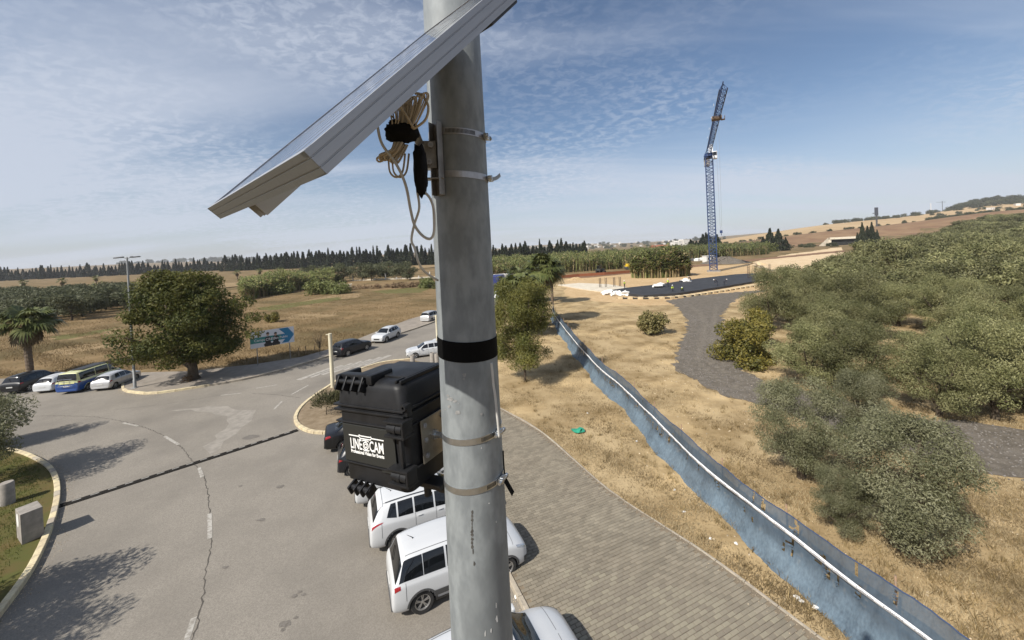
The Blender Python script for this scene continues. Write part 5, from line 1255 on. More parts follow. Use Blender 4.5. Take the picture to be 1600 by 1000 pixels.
# cypress rows -----------------------------------------------------------
def cypress_mesh(seed, n=900, H=1.0, R=.17, ln=.085, wd=.03, m=M_CYP, lo=.03):
    rng = np.random.default_rng(seed); z = lo + (1 - lo) * rng.random(n) ** 1.15; prof = R * np.minimum(1, (1.02 - z) * 1.35) ** 1.15 * (0.9 + .25 * np.sin(z * 23 + seed) * .5)
    a = rng.uniform(0, 6.28, n); q = prof * np.sqrt(rng.uniform(.35, 1.1, n)); C = np.stack([q * np.cos(a), q * np.sin(a), z * H], 1)
    Nn = np.stack([np.cos(a), np.sin(a), np.full(n, .3)], 1); al = np.stack([np.cos(a) * .5, np.sin(a) * .5, np.full(n, 1.0)], 1)
    V, Fq = leaves(C, Nn, ln, wd, rng, along=al); return raw_mesh('crown', V, Fq, m)
CYM = [cypress_mesh(s, 800, R=r, ln=.11, wd=.05) for s, r in ((1, .19), (2, .24), (3, .16), (4, .30))]
tb = MB(); tb.tube([(0, 0, -.02), (0, 0, .35), (0, 0, .75)], [.02, .014, .006], 6); o = tb.build('trunk', M_BARK); CYT = o.data; bpy.data.objects.remove(o)
def cypress_row(pxs, h, lab, group, seed, name='cypress_tree', zjit=.22):
    rr = random.Random(seed)
    for i, (px, dep, hh) in enumerate(pxs):
        p = D(px, 400, dep); z = terr(p.x, p.y); s = h * hh * rr.uniform(1 - zjit * 1.5, 1 + zjit); w = h * rr.uniform(.75, 1.45)
        t = tree(name, lab, 'cypress tree', (p.x, p.y, z - .2), CYM[rr.randrange(4)], CYT, rr.uniform(0, 6.28), (w, w, s), group)
rr = random.Random(3)
row = [(x + rr.uniform(-2, 2), 520 + rr.uniform(-25, 25), 1.0) for x in np.arange(-40, 345, 5.6)]
cypress_row(row, 15.5, 'dark cypress in the far row behind the straw field at the left', 'cypresses of the far left row', 5)
row = [(x + rr.uniform(-2, 2), 430 - (x - 350) * .33 + rr.uniform(-6, 6), 1.0) for x in np.arange(352, 700, 5.4)]
cypress_row(row, 17.0, 'dark cypress in the tall hedge-like row left of the post', 'cypresses of the tall row left of the post', 6, zjit=.12)
row = [(x + rr.uniform(-2, 2), 300 + rr.uniform(-8, 8), 1.0) for x in np.arange(765, 918, 5.2)]
cypress_row(row, 14.5, 'dark cypress in the row right of the post above the reeds', 'cypresses right of the post', 7, zjit=.2)
row = [(x + rr.uniform(-2, 2), 330 + rr.uniform(-8, 8), .8) for x in np.arange(1080, 1122, 5)]
cypress_row(row, 17.5, 'dark cypress in the clump behind the crane mast', 'cypresses behind the crane mast', 8)
for i, (px, py, dep, h) in enumerate(((1204, 388, 260, 15.5), (1217, 388, 262, 14.8), (1193, 388, 255, 10), (1228, 388, 262, 9))):
    p = D(px, py, dep); tree('cypress_tree', 'dark conifer in the pointed clump on the sand right of the crane', 'cypress tree', (p.x, p.y, terr(p.x, p.y)), CYM[3], CYT, i, (h * 1.1, h * 1.1, h), 'conifers right of the crane')
CYN = cypress_mesh(9, 2200, R=.20, ln=.07, wd=.03, m=M_CYP2)
for i, (px, h, w) in enumerate(((1348, 15.5, .9), (1363, 15.0, .95), (1356, 13.0, 1.1), (1340, 9.5, 1.0), (1371, 10, 1.0))):
    p = D(px, 380, 240); tree('cypress_tree', 'stem of the broad dark cypress clump beside the concrete culvert', 'cypress tree', (p.x, p.y, terr(p.x, p.y)), CYN, CYT, i, (h * w, h * w, h), 'cypress clump beside the culvert')

# olive row and orchard on the left ---------------------------------------
OLF = [olive_kind(3.0, 4.6, .6, 16, 2600, .50, .17, leafmat('orchard_leaf', (0.066, 0.074, 0.034), (0.120, 0.124, 0.064), .18, .6, .5, .14), s) for s in (41, 42)]
for i, (px, py, dep, sc) in enumerate(((480, 421, 165, 1.35), (508, 424, 160, 1.3), (536, 427, 150, 1.5), (566, 426, 152, 1.45), (580, 428, 146, 1.3), (602, 424, 155, 1.45), (628, 424, 150, 1.4), (640, 427, 142, 1.1), (590, 420, 172, 1.2), (618, 418, 175, 1.2))):
    p = D(px, py, dep); tree('orchard_tree', 'round olive tree in the short row on bare soil below the cypresses', 'olive tree', (p.x, p.y, terr(p.x, p.y)), *OLF[i % 2], rz=i, sc=(sc, sc, sc * .92), group='olive row below the cypresses')
rr = random.Random(77); k = 0
ORCH = 'grey-green orchard tree in the low dark block left of the street lamp'
for y in np.arange(70, 135, 5.6):
    for u in np.arange(-1.66, -.90, 5.6 / y):
        px = CX + u * F_PX + rr.uniform(-6, 6); x = u * y + rr.uniform(-1, 1); yy = y + rr.uniform(-1, 1)
        lim_ = -1.08 if y < 86 else (-1.0 if y < 100 else -.93)
        if u > lim_ or (y < 82 and u > -1.14 and rr.random() < .5): continue
        s = rr.uniform(.85, 1.2); tree('orchard_tree', ORCH, 'olive tree', (x, yy, 0), *OLF[k % 2], rz=rr.uniform(0, 6), sc=(s, s, s * .85), group='orchard block at the left'); k += 1
print('orchard', k)
# bushes between orchard and reeds
FB = [raw_mesh('foliage', *lobes_crown(rand_lobes(1.0, 1.1, -.1, 10, s), 700, .26, .12, s, hollow=.3, up=.4), M_FARSH) for s in (1, 2, 3)]
SB = [raw_mesh('foliage', *lobes_crown(rand_lobes(1.0, .8, -.1, 9, s), 500, .26, .10, s, hollow=.3, up=.4), M_SHRUB) for s in (5, 6)]
def bushes(pxs, lab, group, ms, rng_s, name='bush', cat='bush'):
    rr = random.Random(rng_s)
    for (px, py, dep, s) in pxs:
        p = D(px, py, dep); t = thing(name, lab, cat, (p.x, p.y, terr(p.x, p.y)), rr.uniform(0, 6), group); q = s * rr.uniform(.85, 1.15); t.scale = (q, q, q * rr.uniform(.75, 1.1)); link('foliage', ms[rr.randrange(len(ms))], t)
bushes([(x, 0, d, s) for x, d, s in ((205, 100, 2.6), (160, 105, 2.8), (236, 112, 2.4), (185, 120, 2.6), (395, 150, 3.0), (415, 150, 3.0), (440, 146, 2.7), (430, 160, 2.4), (380, 120, 2.5))], 'grey-green bush in the thicket between orchard and reeds', 'thicket bushes left of the reeds', FB, 1)
bushes([(x, 0, d, s) for x, d, s in ((545, 112, 1.8), (560, 110, 2.0), (580, 112, 1.7), (600, 110, 1.9), (613, 108, 2.3), (500, 106, 1.6), (520, 108, 1.8), (470, 104, 1.7), (485, 102, 1.5), (628, 110, 2.0))], 'brown dry scrub bush along the far edge of the field', 'dry scrub along the field edge', SB, 2, 'scrub_bush')
bushes([(650, 0, 104, 2.7), (664, 0, 100, 2.5), (640, 0, 106, 2.2)], 'leafy green bush at the field edge just left of the post', 'leafy bushes left of the post', [raw_mesh('foliage', *lobes_crown(rand_lobes(1.0, 1.1, -.1, 10, 8), 800, .26, .10, 8, hollow=.3, up=.4), M_REED)], 3, 'leafy_bush')

# reed beds: nobody could count the canes ---------------------------------
def reed_bed(name, label, poly, n, h, seed, mats=(M_REED, M_REEDD), dry=.35, zfun=terr, cat='reeds', dome=None):
    """upright canes with drooping leaf blades over an area of ground"""
    rng = np.random.default_rng(seed); P = np.array(poly); lo, hi = P.min(0), P.max(0); pts = []
    def inside(x, y):
        c = False; j = len(P) - 1
        for i in range(len(P)):
            if (P[i, 1] > y) != (P[j, 1] > y) and x < (P[j, 0] - P[i, 0]) * (y - P[i, 1]) / (P[j, 1] - P[i, 1]) + P[i, 0]: c = not c
            j = i
        return c
    while len(pts) < n:
        x, y = rng.uniform(lo[0], hi[0]), rng.uniform(lo[1], hi[1])
        if inside(x, y): pts.append((x, y))
    V = []; Fq = []; mi = []
    for (x, y) in pts:
        z0 = zfun(x, y); hh = h * rng.uniform(.7, 1.2) * (1 + .22 * math.sin(x * .21 + math.sin(y * .17)) * math.cos(y * .19) + .10 * math.sin(x * .61)) * (1 if dome is None else .45 + .65 * math.sqrt(max(0, 1 - min(1, ((x - dome[0]) / dome[2]) ** 2 + ((y - dome[1]) / dome[3]) ** 2)))); a = rng.uniform(0, 6.28); lx, ly = rng.normal(0, .10 * hh, 2); w = .10 * h / 4
        wx, wy = math.cos(a) * w, math.sin(a) * w; o = len(V)
        V += [(x - wx, y - wy, z0), (x + wx, y + wy, z0), (x + lx * .5 + wx, y + ly * .5 + wy, z0 + hh * .75), (x + lx * .5 - wx, y + ly * .5 - wy, z0 + hh * .75)]; Fq.append((o, o + 1, o + 2, o + 3)); mi.append(1 if rng.random() < .55 else 0)
        for q in range(7):
            t = rng.uniform(.35, 1.0); b = rng.uniform(0, 6.28); L_ = h * rng.uniform(.16, .30); cx, cy, cz = x + lx * t * .7, y + ly * t * .7, z0 + hh * t; ww = .05 * h
            sx, sy = -math.sin(b) * ww, math.cos(b) * ww; o = len(V)
            V += [(cx, cy, cz), (cx + math.cos(b) * L_ * .5 + sx, cy + math.sin(b) * L_ * .5 + sy, cz + L_ * .5), (cx + math.cos(b) * L_, cy + math.sin(b) * L_, cz + L_ * .35), (cx + math.cos(b) * L_ * .5 - sx, cy + math.sin(b) * L_ * .5 - sy, cz + L_ * .5)]
            Fq.append((o, o + 1, o + 2, o + 3)); mi.append(1 if rng.random() < dry * (1.4 - t) else 0)
    me = raw_mesh(name, V, Fq, list(mats)); me.polygons.foreach_set('material_index', mi); o = link(name, me)
    return o
def near_quad(u0, u1, d0, d1, d0b=None, d1b=None):
    """ground outline between two bearings and two distances"""
    q = lambda px, d: (D(px, 400, d).x, d)
    return [q(u0, d0), q((u0 + u1) / 2, (d0 + (d0b or d0)) / 2), q(u1, d0b or d0), q(u1, d1b or d1), q((u0 + u1) / 2, (d1 + (d1b or d1)) / 2), q(u0, d1)]
tag(reed_bed('reed_bed', '', near_quad(372, 520, 92, 118, 132, 165), 2600, 4.2, 1, dry=.2), 'bed of tall green reeds behind the field left of the post', 'reeds', kind='stuff')
tag(reed_bed('reed_bed', '', near_quad(140, 250, 104, 130, 108, 135), 1000, 3.6, 2), 'reeds in front of the orchard block behind the street lamp', 'reeds', kind='stuff')
tag(reed_bed('reed_bed', '', near_quad(762, 1005, 128, 215, 150, 260), 6500, 5.0, 3, dry=.16), 'wide bed of tall reeds behind the building site', 'reeds', kind='stuff')
tag(reed_bed('reed_bed', '', near_quad(985, 1200, 185, 300, 215, 330), 5200, 5.4, 4, dry=.12), 'reeds stretching behind the crane mast', 'reeds', kind='stuff')
c = G(1032, 432)
tag(reed_bed('reed_clump', '', [(c.x + 8.5 * math.cos(a) * .95, c.y + 5.5 * math.sin(a)) for a in np.linspace(0, 6.28, 15)[:-1]], 1100, 5.6, 5, dry=.3, dome=(c.x, c.y, 8.2, 5.6)), 'round clump of tall reeds standing alone at the edge of the building site', 'reeds', kind='stuff')
GB = [raw_mesh('foliage', *lobes_crown(rand_lobes(1.0, 1.2, -.1, 12, s_), 900, .24, .09, s_, hollow=.3, up=.4), M_REED) for s_ in (81, 82)]
rr = random.Random(61)
bushes([(rr.uniform(765, 1000), 0, rr.uniform(150, 250), rr.uniform(3.2, 5.6)) for _ in range(44)] + [(rr.uniform(1000, 1195), 0, rr.uniform(212, 330), rr.uniform(3.2, 6.0)) for _ in range(34)], 'rounded green thicket bush rising among the wide reed bed', 'thicket bushes among the reeds', GB, 62, 'thicket_bush')
bushes([(rr.uniform(378, 515), 0, 100 + (px_ % 7) * 8, rr.uniform(2.4, 3.8)) for px_ in range(16)], 'rounded green thicket bush in the reeds behind the field', 'thicket bushes in the left reeds', GB, 63, 'thicket_bush')
# island hedge
def hedge():
    lb = []; rr = random.Random(91)
    for i in range(16):
        t = i / 15; lb.append((-10.9 + 2.9 * t + rr.uniform(-.25, .25), 22.3 + 1.2 * math.sin(t * 2) + rr.uniform(-.5, .5), .55, rr.uniform(.6, .95), rr.uniform(.6, .95), rr.uniform(.55, .85)))
    o = Vector((-9.5, 22.6, .10)); lb = [(a - o.x, b - o.y, c, d, e, f) for a, b, c, d, e, f in lb]
    rng = np.random.default_rng(5); L_ = np.array(lb); idx = rng.integers(0, len(lb), 18000); d = unit(rng.normal(size=(18000, 3))); d[:, 2] = np.abs(d[:, 2]); C = L_[idx, :3] + d * L_[idx, 3:6] * (.5 + .55 * rng.random((18000, 1)))
    V, Fq = leaves(C, d, .24, .028, rng, along=d + np.array([0, 0, .8])); t = thing('lavender_hedge', 'low grey-green hedge growing on the kerbed island behind the case', 'hedge', o); link('foliage', raw_mesh('foliage', V, Fq, M_LAV), t)
    b = MB()
    for q in lb: b.tube([(q[0], q[1], -.02), (q[0] + .05, q[1], .45)], .02, 5)
    b.build('stem', M_BARK, t)
hedge()
# trees on the lawn at the left whose shadows fall across the road
LT = [olive_kind(2.3, 4.0, 1.2, 18, 15000, .19, .055, M_OLIVE, s, th=2.0, tr=.12) for s in (71, 72)]
for (x, y, s, k, lab) in ((-28.1, 19.5, .70, 0, 'small olive tree on the lawn at the left edge of the picture'), (-23.2, 15.6, .80, 1, 'olive tree on the lawn casting the shadow beyond the speed bump'), (-17.0, 5.9, 1.0, 0, 'olive tree on the lawn casting the large shadow at lower left'), (-15.5, 7.5, .88, 1, 'olive tree on the lawn beside the one casting the large shadow')):
    tree('lawn_tree', lab, 'olive tree', (x, y, .1), *LT[k], rz=x, sc=s)
p = G(500, 555, .12)
def bare_sapling():
    p = G(500, 553, .12); t = thing('bare_sapling', 'small bare thorny sapling by the pavement right of the blue sign', 'tree', (p.x, p.y, .1)); rr = random.Random(4)
    b = MB(); b.tube([(0, 0, 0), (.03, 0, .6), (0, .02, 1.1)], [.03, .025, .02], 6); b.build('trunk', M_BARK, t)
    b = MB()
    for k in range(34):
        a = rr.uniform(0, 6.28); e = Vector((math.cos(a) * rr.uniform(.3, .8), math.sin(a) * rr.uniform(.3, .8), rr.uniform(1.2, 2.3))); s = Vector((0, 0, rr.uniform(.4, 1.1))); b.tube([s, (s + e) / 2 + Vector((rr.uniform(-.1, .1), rr.uniform(-.1, .1), .05)), e], [.012, .009, .004], 4)
    b.build('branch', M_BARK, t)
    lb = [(0, 0, 1.6, .7, .7, .7)]; V, Fq = lobes_crown(lb, 260, .08, .04, 3, hollow=.3); link('foliage', raw_mesh('foliage', V, Fq, M_SHRUB), t)
bare_sapling()
# grass: dry blades on the verge, green on the lawn
def blades(name, pts, h, w, m, seed, z=0.0, lean=.6):
    rng = np.random.default_rng(seed); P = np.asarray(pts, float); n = len(P); a = rng.uniform(0, 6.28, n); hh = h * rng.uniform(.5, 1.4, n); W_ = w * rng.uniform(.6, 1.3, n); b = rng.uniform(0, 6.28, n); ln = hh * lean * rng.uniform(.2, 1.3, n)
    B = np.concatenate([P, np.full((n, 1), z)], 1); s = np.stack([np.cos(a) * W_, np.sin(a) * W_, np.zeros(n)], 1)
    T = B + np.stack([np.cos(b) * ln, np.sin(b) * ln, hh], 1); V = np.stack([B - s, B + s, T], 1).reshape(-1, 3)
    return tag(link(name, raw_mesh(name, V, np.arange(3 * n).reshape(n, 3), m)), kind='stuff')
M_DRYG = leafmat('dry_grass', (0.185, 0.135, 0.068), (0.46, 0.37, 0.225), .3, .8, .35, 0)
M_GREENG = leafmat('green_grass', (0.050, 0.072, 0.012), (0.115, 0.125, 0.030), .3, .6, .5, 0)
rng = np.random.default_rng(12); pts = []
gravel_poly = np.array(GRAV); 
def in_poly(P, x, y):
    c = np.zeros(len(x), bool); j = len(P) - 1
    for i in range(len(P)):
        k = (P[i, 1] > y) != (P[j, 1] > y); xi = (P[j, 0] - P[i, 0]) * (y - P[i, 1]) / (P[j, 1] - P[i, 1] + 1e-12) + P[i, 0]; c ^= k & (x < xi); j = i
    return c
N_ = 560000
d_ = 7.5 * (60 / 7.5) ** rng.random(N_); u_ = rng.uniform(-.05, 1.36, N_); X, Y = u_ * d_, d_
edge_t = np.interp(X * E1.x + Y * E1.y, [s for s in (-2, 5.14, 7.95, 11.5, 16.5, 19.85, 24, 40)], [9.6, 9.35, 9.12, 8.52, 8.5, 7.9, 6.7, 3.5])
ok = (X * E2.x + Y * E2.y > edge_t) & ~in_poly(gravel_poly, X, Y)
nz_ = np.sin(X * .9 + 1.3 * np.sin(Y * .7)) * np.sin(Y * .8 + X * .31) + .6 * np.sin(X * 2.3 + Y * 1.9)
ok &= (nz_ + rng.normal(0, .6, N_)) > .25
P = np.stack([X[ok], Y[ok]], 1)[:300000]
blades('dry_grass', P, .08, .010, M_DRYG, 3, .004, 1.0)
N_ = 150000; d_ = 33 * (105 / 33) ** rng.random(N_); u_ = rng.uniform(-1.42, -.14, N_); X, Y = u_ * d_, d_
WB = sorted([(p[1], p[0]) for p in WALK_B] + [(60, -13), (70, -12.4), (84, -11), (104, -8)]); kx = np.interp(Y, [a for a, b in WB], [b for a, b in WB]); kx = np.where(Y < 34.5, np.minimum(kx, -19.5), kx)
nz_ = np.sin(X * .35 + 1.3 * np.sin(Y * .5)) * np.sin(Y * .9 + X * .21) + .6 * np.sin(X * .8 + Y * 1.5); ok = (X < kx - .4) & ((nz_ + rng.normal(0, .6, N_)) > -.2) & ~((X < -29) & (Y < 34))
blades('field_stubble', np.stack([X[ok], Y[ok]], 1), .17, .022, leafmat('stubble', (0.12, 0.082, 0.036), (0.29, 0.21, 0.11), .25, .85, .12, 0), 8, .008, 1.0)
N_ = 60000; X = rng.uniform(-31, -13, N_); Y = rng.uniform(6, 19.6, N_)
kx = np.interp(Y, [p[1] for p in LAWN_K], [p[0] for p in LAWN_K]); ok = X < kx - .35 - .25 * rng.random(N_) - .35 * (np.sin(Y * 1.7) + 1) * rng.random(N_)
blades('lawn_grass', np.stack([X[ok], Y[ok]], 1), .075, .010, M_GREENG, 4, .10, .6)

# taller dry weeds, stones, grit along kerbs
rng = np.random.default_rng(21); T = []
for k in range(2600):
    d0 = 7.6 * (45 / 7.6) ** rng.random(); u0 = rng.uniform(-.02, 1.33); x0, y0 = u0 * d0, d0
    et = np.interp(x0 * E1.x + y0 * E1.y, [-2, 5.14, 7.95, 11.5, 16.5, 19.85, 24, 40], [9.6, 9.35, 9.12, 8.52, 8.5, 7.9, 6.7, 3.5])
    if x0 * E2.x + y0 * E2.y < et + .05 or in_poly(gravel_poly, np.array([x0]), np.array([y0]))[0] or math.sin(x0 * .8 + 2) * math.sin(y0 * .6) < rng.uniform(-.9, .7): continue
    T += [(x0 + q[0], y0 + q[1]) for q in rng.normal(0, .07, (16, 2))]
blades('dry_weeds', T, .20, .008, leafmat('dry_weed', (0.15, 0.105, 0.045), (0.36, 0.27, 0.13), .25, .8, .5, 0), 9, .004, .7)
def stones(name, pts, r, m, seed, z=0.0):
    rng = np.random.default_rng(seed); V = []; Fq = []
    for (x, y) in pts:
        q = r * rng.uniform(.4, 1.6); o = len(V); a0 = rng.uniform(0, 6.28); P_ = [(math.cos(a0 + k * 1.2566) * q * rng.uniform(.7, 1.2), math.sin(a0 + k * 1.2566) * q * rng.uniform(.7, 1.2)) for k in range(5)]
        V += [(x + a, y + b, z) for a, b in P_] + [(x + a * .6, y + b * .6, z + q * rng.uniform(.5, .9)) for a, b in P_]
        for k in range(5): Fq.append((o + k, o + (k + 1) % 5, o + 5 + (k + 1) % 5, o + 5 + k))
        Fq.append((o + 5, o + 6, o + 7, o + 8)); Fq.append((o + 5, o + 8, o + 9, o + 9))
    Fq = [f for f in Fq if len(set(f)) == 4] ; me = raw_mesh(name, V, Fq, m); return tag(link(name, me), kind='stuff')
X = rng.uniform(2, 22, 60000); Y = rng.uniform(8, 48, 60000); k_ = in_poly(gravel_poly, X, Y); P = np.stack([X[k_], Y[k_]], 1)[:5200]
stones('track_gravel', P, .035, mat('track_stone', (0.135, 0.122, 0.108), .9, island=.4), 3, .024)
P = np.stack([rng.uniform(5, 20, 900), rng.uniform(8, 34, 900)], 1); stones('verge_stones', P, .028, mat('verge_stone', (0.44, 0.36, 0.25), .9, island=.35), 4, .004)
def grit(line, w, n, seed, side):
    rng = np.random.default_rng(seed); L2 = [Vector(p[:2]) for p in line]; out = []
    for k in range(n):
        i = rng.integers(0, len(L2) - 1); t_ = rng.random(); p_ = L2[i] + (L2[i + 1] - L2[i]) * t_; d_ = (L2[i + 1] - L2[i]).normalized(); nn = Vector((-d_.y, d_.x)) * side; q = p_ + nn * (.10 + abs(rng.normal(0, w))); out.append((q.x, q.y))
    return out
M_GRIT = mat('road_grit', (0.33, 0.27, 0.19), .95, island=.45)
stones('kerb_grit', grit(LAWN_K[:36], .20, 1300, 1, -1) + grit(ISLE_K, .22, 900, 2, 1) + grit(WALK_K[:40], .22, 900, 3, -1) + grit([KE(i, K0) for i in range(2, 24)], .25, 1300, 4, 1), .011, M_GRIT, 5, .013)
P = [KE(rng.uniform(3, 23), 0) for _ in range(0)]
E_pts = [Vector(KE(s_, np.interp(s_, [-2, 5.14, 7.95, 11.5, 16.5, 19.85, 24], [9.5, 9.2, 8.98, 8.38, 8.36, 7.75, 6.55]) - abs(rng.normal(0, .16)))) for s_ in rng.uniform(3, 23, 1100)]
stones('paving_grit', [(p_.x, p_.y) for p_ in E_pts], .010, M_GRIT, 6, .143)
for i, px in enumerate(([(1078, 478), (1100, 498), (1098, 530), (1090, 560), (1110, 585), (1150, 605), (1200, 618)], [(1120, 478), (1115, 505), (1112, 535), (1108, 560), (1130, 580), (1170, 597), (1210, 608)])):
    ribbon('wheel_rut', dense(smooth_poly(P2(*px), 4), .4), .55, 0.0305, mat('rut_gravel', (0.185, 0.162, 0.132), .95, col2=(0.118, 0.104, 0.086), scale=3, detail=12, bump=.6, bscale=14, bdist=.04, spec=.1), .12, i)

# ------------------------------------------------------------------ blue screen fence
def screen_fence():
    base = smooth_poly([(7.7, 5.0), (6.85, 8.3), (6.40, 10.3), (5.9, 12.6), (5.65, 15.0), (5.5, 17.4), (5.25, 21.0), (4.75, 25.1), (4.35, 34.3), (4.2, 46.4), (4.6, 52)], 6)
    base = [Vector(p) for p in base]; cum = [0.0]
    for a, b in zip(base, base[1:]): cum.append(cum[-1] + (b - a).length)
    def at(s):
        s = max(0, min(cum[-1] - 1e-4, s)); i = max(0, int(np.searchsorted(cum, s)) - 1); t = (s - cum[i]) / (cum[i + 1] - cum[i])
        d = (base[i + 1] - base[i]).normalized(); return base[i] + (base[i + 1] - base[i]) * t, Vector((d.y, -d.x))     # second: away from the paving (to the right)
    t = thing('screen_fence', 'long blue-grey mesh fabric fence sagging along the dry verge', 'fence', (base[0].x, base[0].y, 0)); o = Vector((base[0].x, base[0].y, 0))
    M_CLOTH = bpy.data.materials.new('blue_mesh_fabric'); M_CLOTH.use_nodes = True; nt = M_CLOTH.node_tree; N = nt.nodes; L = nt.links; bs = N['Principled BSDF']
    tc = N.new('ShaderNodeTexCoord'); nz = N.new('ShaderNodeTexNoise'); nz.inputs['Scale'].default_value = 1.3; nz.inputs['Detail'].default_value = 8; L.new(tc.outputs['Object'], nz.inputs['Vector'])
    mp = N.new('ShaderNodeMapping'); mp.inputs['Scale'].default_value = (9, 9, 3.5); L.new(tc.outputs['Object'], mp.inputs[0]); n2 = N.new('ShaderNodeTexNoise'); n2.inputs['Scale'].default_value = 2.2; n2.inputs['Detail'].default_value = 6; L.new(mp.outputs[0], n2.inputs['Vector'])
    mx = N.new('ShaderNodeMix'); mx.data_type = 'RGBA'; mx.inputs['A'].default_value = (0.052, 0.076, 0.104, 1); mx.inputs['B'].default_value = (0.095, 0.135, 0.178, 1); r = N.new('ShaderNodeMapRange'); r.inputs['From Min'].default_value = .28; r.inputs['From Max'].default_value = .74
    ad = N.new('ShaderNodeMath'); ad.operation = 'ADD'; L.new(nz.outputs['Fac'], ad.inputs[0]); L.new(n2.outputs['Fac'], ad.inputs[1]); hf = N.new('ShaderNodeMath'); hf.operation = 'MULTIPLY'; hf.inputs[1].default_value = .5; L.new(ad.outputs[0], hf.inputs[0])
    L.new(hf.outputs[0], r.inputs['Value']); L.new(r.outputs[0], mx.inputs['Factor']); sp_ = N.new('ShaderNodeSeparateXYZ'); L.new(tc.outputs['Object'], sp_.inputs[0]); skirt_h = N.new('ShaderNodeMapRange'); L.new(sp_.outputs['Z'], skirt_h.inputs['Value']); skirt_h.inputs['From Min'].default_value = .85; skirt_h.inputs['From Max'].default_value = .45; skirt_h.inputs['To Max'].default_value = .8
    skirt_fac = N.new('ShaderNodeMath'); skirt_fac.operation = 'MULTIPLY'; L.new(skirt_h.outputs[0], skirt_fac.inputs[0]); L.new(r.outputs[0], skirt_fac.inputs[1]); skirt_light = N.new('ShaderNodeMix'); skirt_light.data_type = 'RGBA'; L.new(skirt_fac.outputs[0], skirt_light.inputs['Factor']); L.new(mx.outputs['Result'], skirt_light.inputs['A']); skirt_light.inputs['B'].default_value = (0.19, 0.265, 0.325, 1)  # paler blue low down: the sunlit look of the flared skirt, painted into the colour
    L.new(skirt_light.outputs['Result'], bs.inputs['Base Color']); bs.inputs['Roughness'].default_value = .75; bs.inputs['Specular IOR Level'].default_value = .25
    tr = N.new('ShaderNodeBsdfTransparent'); ms = N.new('ShaderNodeMixShader'); ms.inputs[0].default_value = .19; L.new(bs.outputs[0], ms.inputs[1]); L.new(tr.outputs[0], ms.inputs[2]); L.new(ms.outputs[0], N['Material Output'].inputs['Surface'])
    S_end = cum[-1]; step = .07; ns = int(S_end / step); nh = 30; rr = random.Random(8)
    rips = set()                                          # L-shaped tears the wind has made
    for k in range(110):
        s0 = rr.uniform(1.5, 34); i = int(s0 / step); j = rr.choice((11, 12, 13, 13, 14, 14, 15, 16, 23, 24)); 
        for q in range(rr.randint(3, 6)): rips.add((i, j + q))
        if rr.random() < .5:
            for q in range(rr.randint(1, 3)): rips.add((i + q, j))
    V = []; Fc = []; Hh = []
    ph = [rr.uniform(0, 6.28) for _ in range(8)]
    def prof(s, h):
        """offset from the base line (to the right) and height, h from 0 foot to 1 top"""
        top = 1.62 + .05 * math.sin(s * .9 + ph[0]) - .05 * abs(math.sin(s * math.pi / 2.5)); z = top * h
        out = .47 + .27 * min(1.0, h / .40) ** .75 + .05 * h            # the skirt runs out towards the paving at the foot
        bul = .06 * math.sin(s * 1.9 + ph[1]) * math.sin(h * math.pi) + .022 * math.sin(s * 6.1 + h * 3 + ph[2]) * (1 - h * .4) + .014 * math.sin(s * 15 + ph[3] + h * 4 + 2 * math.sin(s * 1.3)) * math.sin(h * math.pi) + .010 * math.sin(s * 23 + h * 7)
        swag = .022 * math.sin(h * 22 - 5 * abs(math.sin(s * .62 + ph[4])) * 2) * (1 - h) * (.05 < h < .5)
        foot = .10 * math.sin(s * .8 + ph[5]) + .06 * math.sin(s * 2.1 + ph[6])
        zz = z * (1 - .10 * (h < .42) * (1 - h / .42)) + .035 * swag
        return out + bul + swag * .4 + foot * (1 - h), max(.02, zz)
    for i in range(ns + 1):
        s = i * step; b, nn = at(s)
        for j in range(nh + 1):
            of, z = prof(s, j / nh); p = b + nn * (of - .15); V.append((p.x - o.x, p.y - o.y, z))
    w = nh + 1
    for i in range(ns):
        for j in range(nh):
            if (i, j) in rips: continue
            Fc.append((i * w + j, (i + 1) * w + j, (i + 1) * w + j + 1, i * w + j + 1))
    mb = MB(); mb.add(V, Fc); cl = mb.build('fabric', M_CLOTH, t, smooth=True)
    # loose flaps of the tears
    fl = MB()
    for (i, j) in list(rips)[::3]:
        if i + 1 > ns: continue
        a, b_, c_ = Vector(V[i * w + j]), Vector(V[(i + 1) * w + j]), Vector(V[i * w + j + 1]); nn = (b_ - a).cross(c_ - a).normalized() * -1
        fl.add([a, b_, b_ + nn * .05 - Vector((0, 0, .03)), a + nn * .07 - Vector((0, 0, .02))], [(0, 1, 2, 3)])
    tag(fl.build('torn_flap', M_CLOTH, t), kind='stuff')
    hem = MB(); hem.tube([V[i * w + nh] for i in range(0, ns + 1, 2)], .014, 6); hem.build('top_hem', mat('blue_hem', (0.035, 0.06, 0.13), .7), t, smooth=True)
    M_POST = mat('rusty_fence_post', (0.20, 0.16, 0.12), .8, .2, col2=(0.30, 0.18, 0.10), scale=9)
    pm = MB(); pm.tube([(0, 0, -.05), (0, 0, 1.72)], .022, 8); po = None
    for k in range(int(S_end / 2.5) + 1):
        b, nn = at(k * 2.5 + .4); p = b + nn * .82
        if po is None: po = pm.build('fence_post', M_POST, t, smooth=True); q = po
        else: q = bpy.data.objects.new('fence_post', po.data); COL.objects.link(q); q.parent = t
        q.location = (p.x - o.x, p.y - o.y, 0); q.rotation_euler = (rr.uniform(-.05, .05), rr.uniform(-.05, .05), 0)
    # white printed tape along the fence
    tp = thing('marking_tape', 'white printed warning tape tied along the blue fence', 'tape', (base[0].x, base[0].y, 0)); TV = []
    def tz(s): return 1.17 + .014 * math.sin(s * 1.1 + 1) + .005 * math.sin(s * 3.1) - .016 * abs(math.sin(s * math.pi / 2.5))
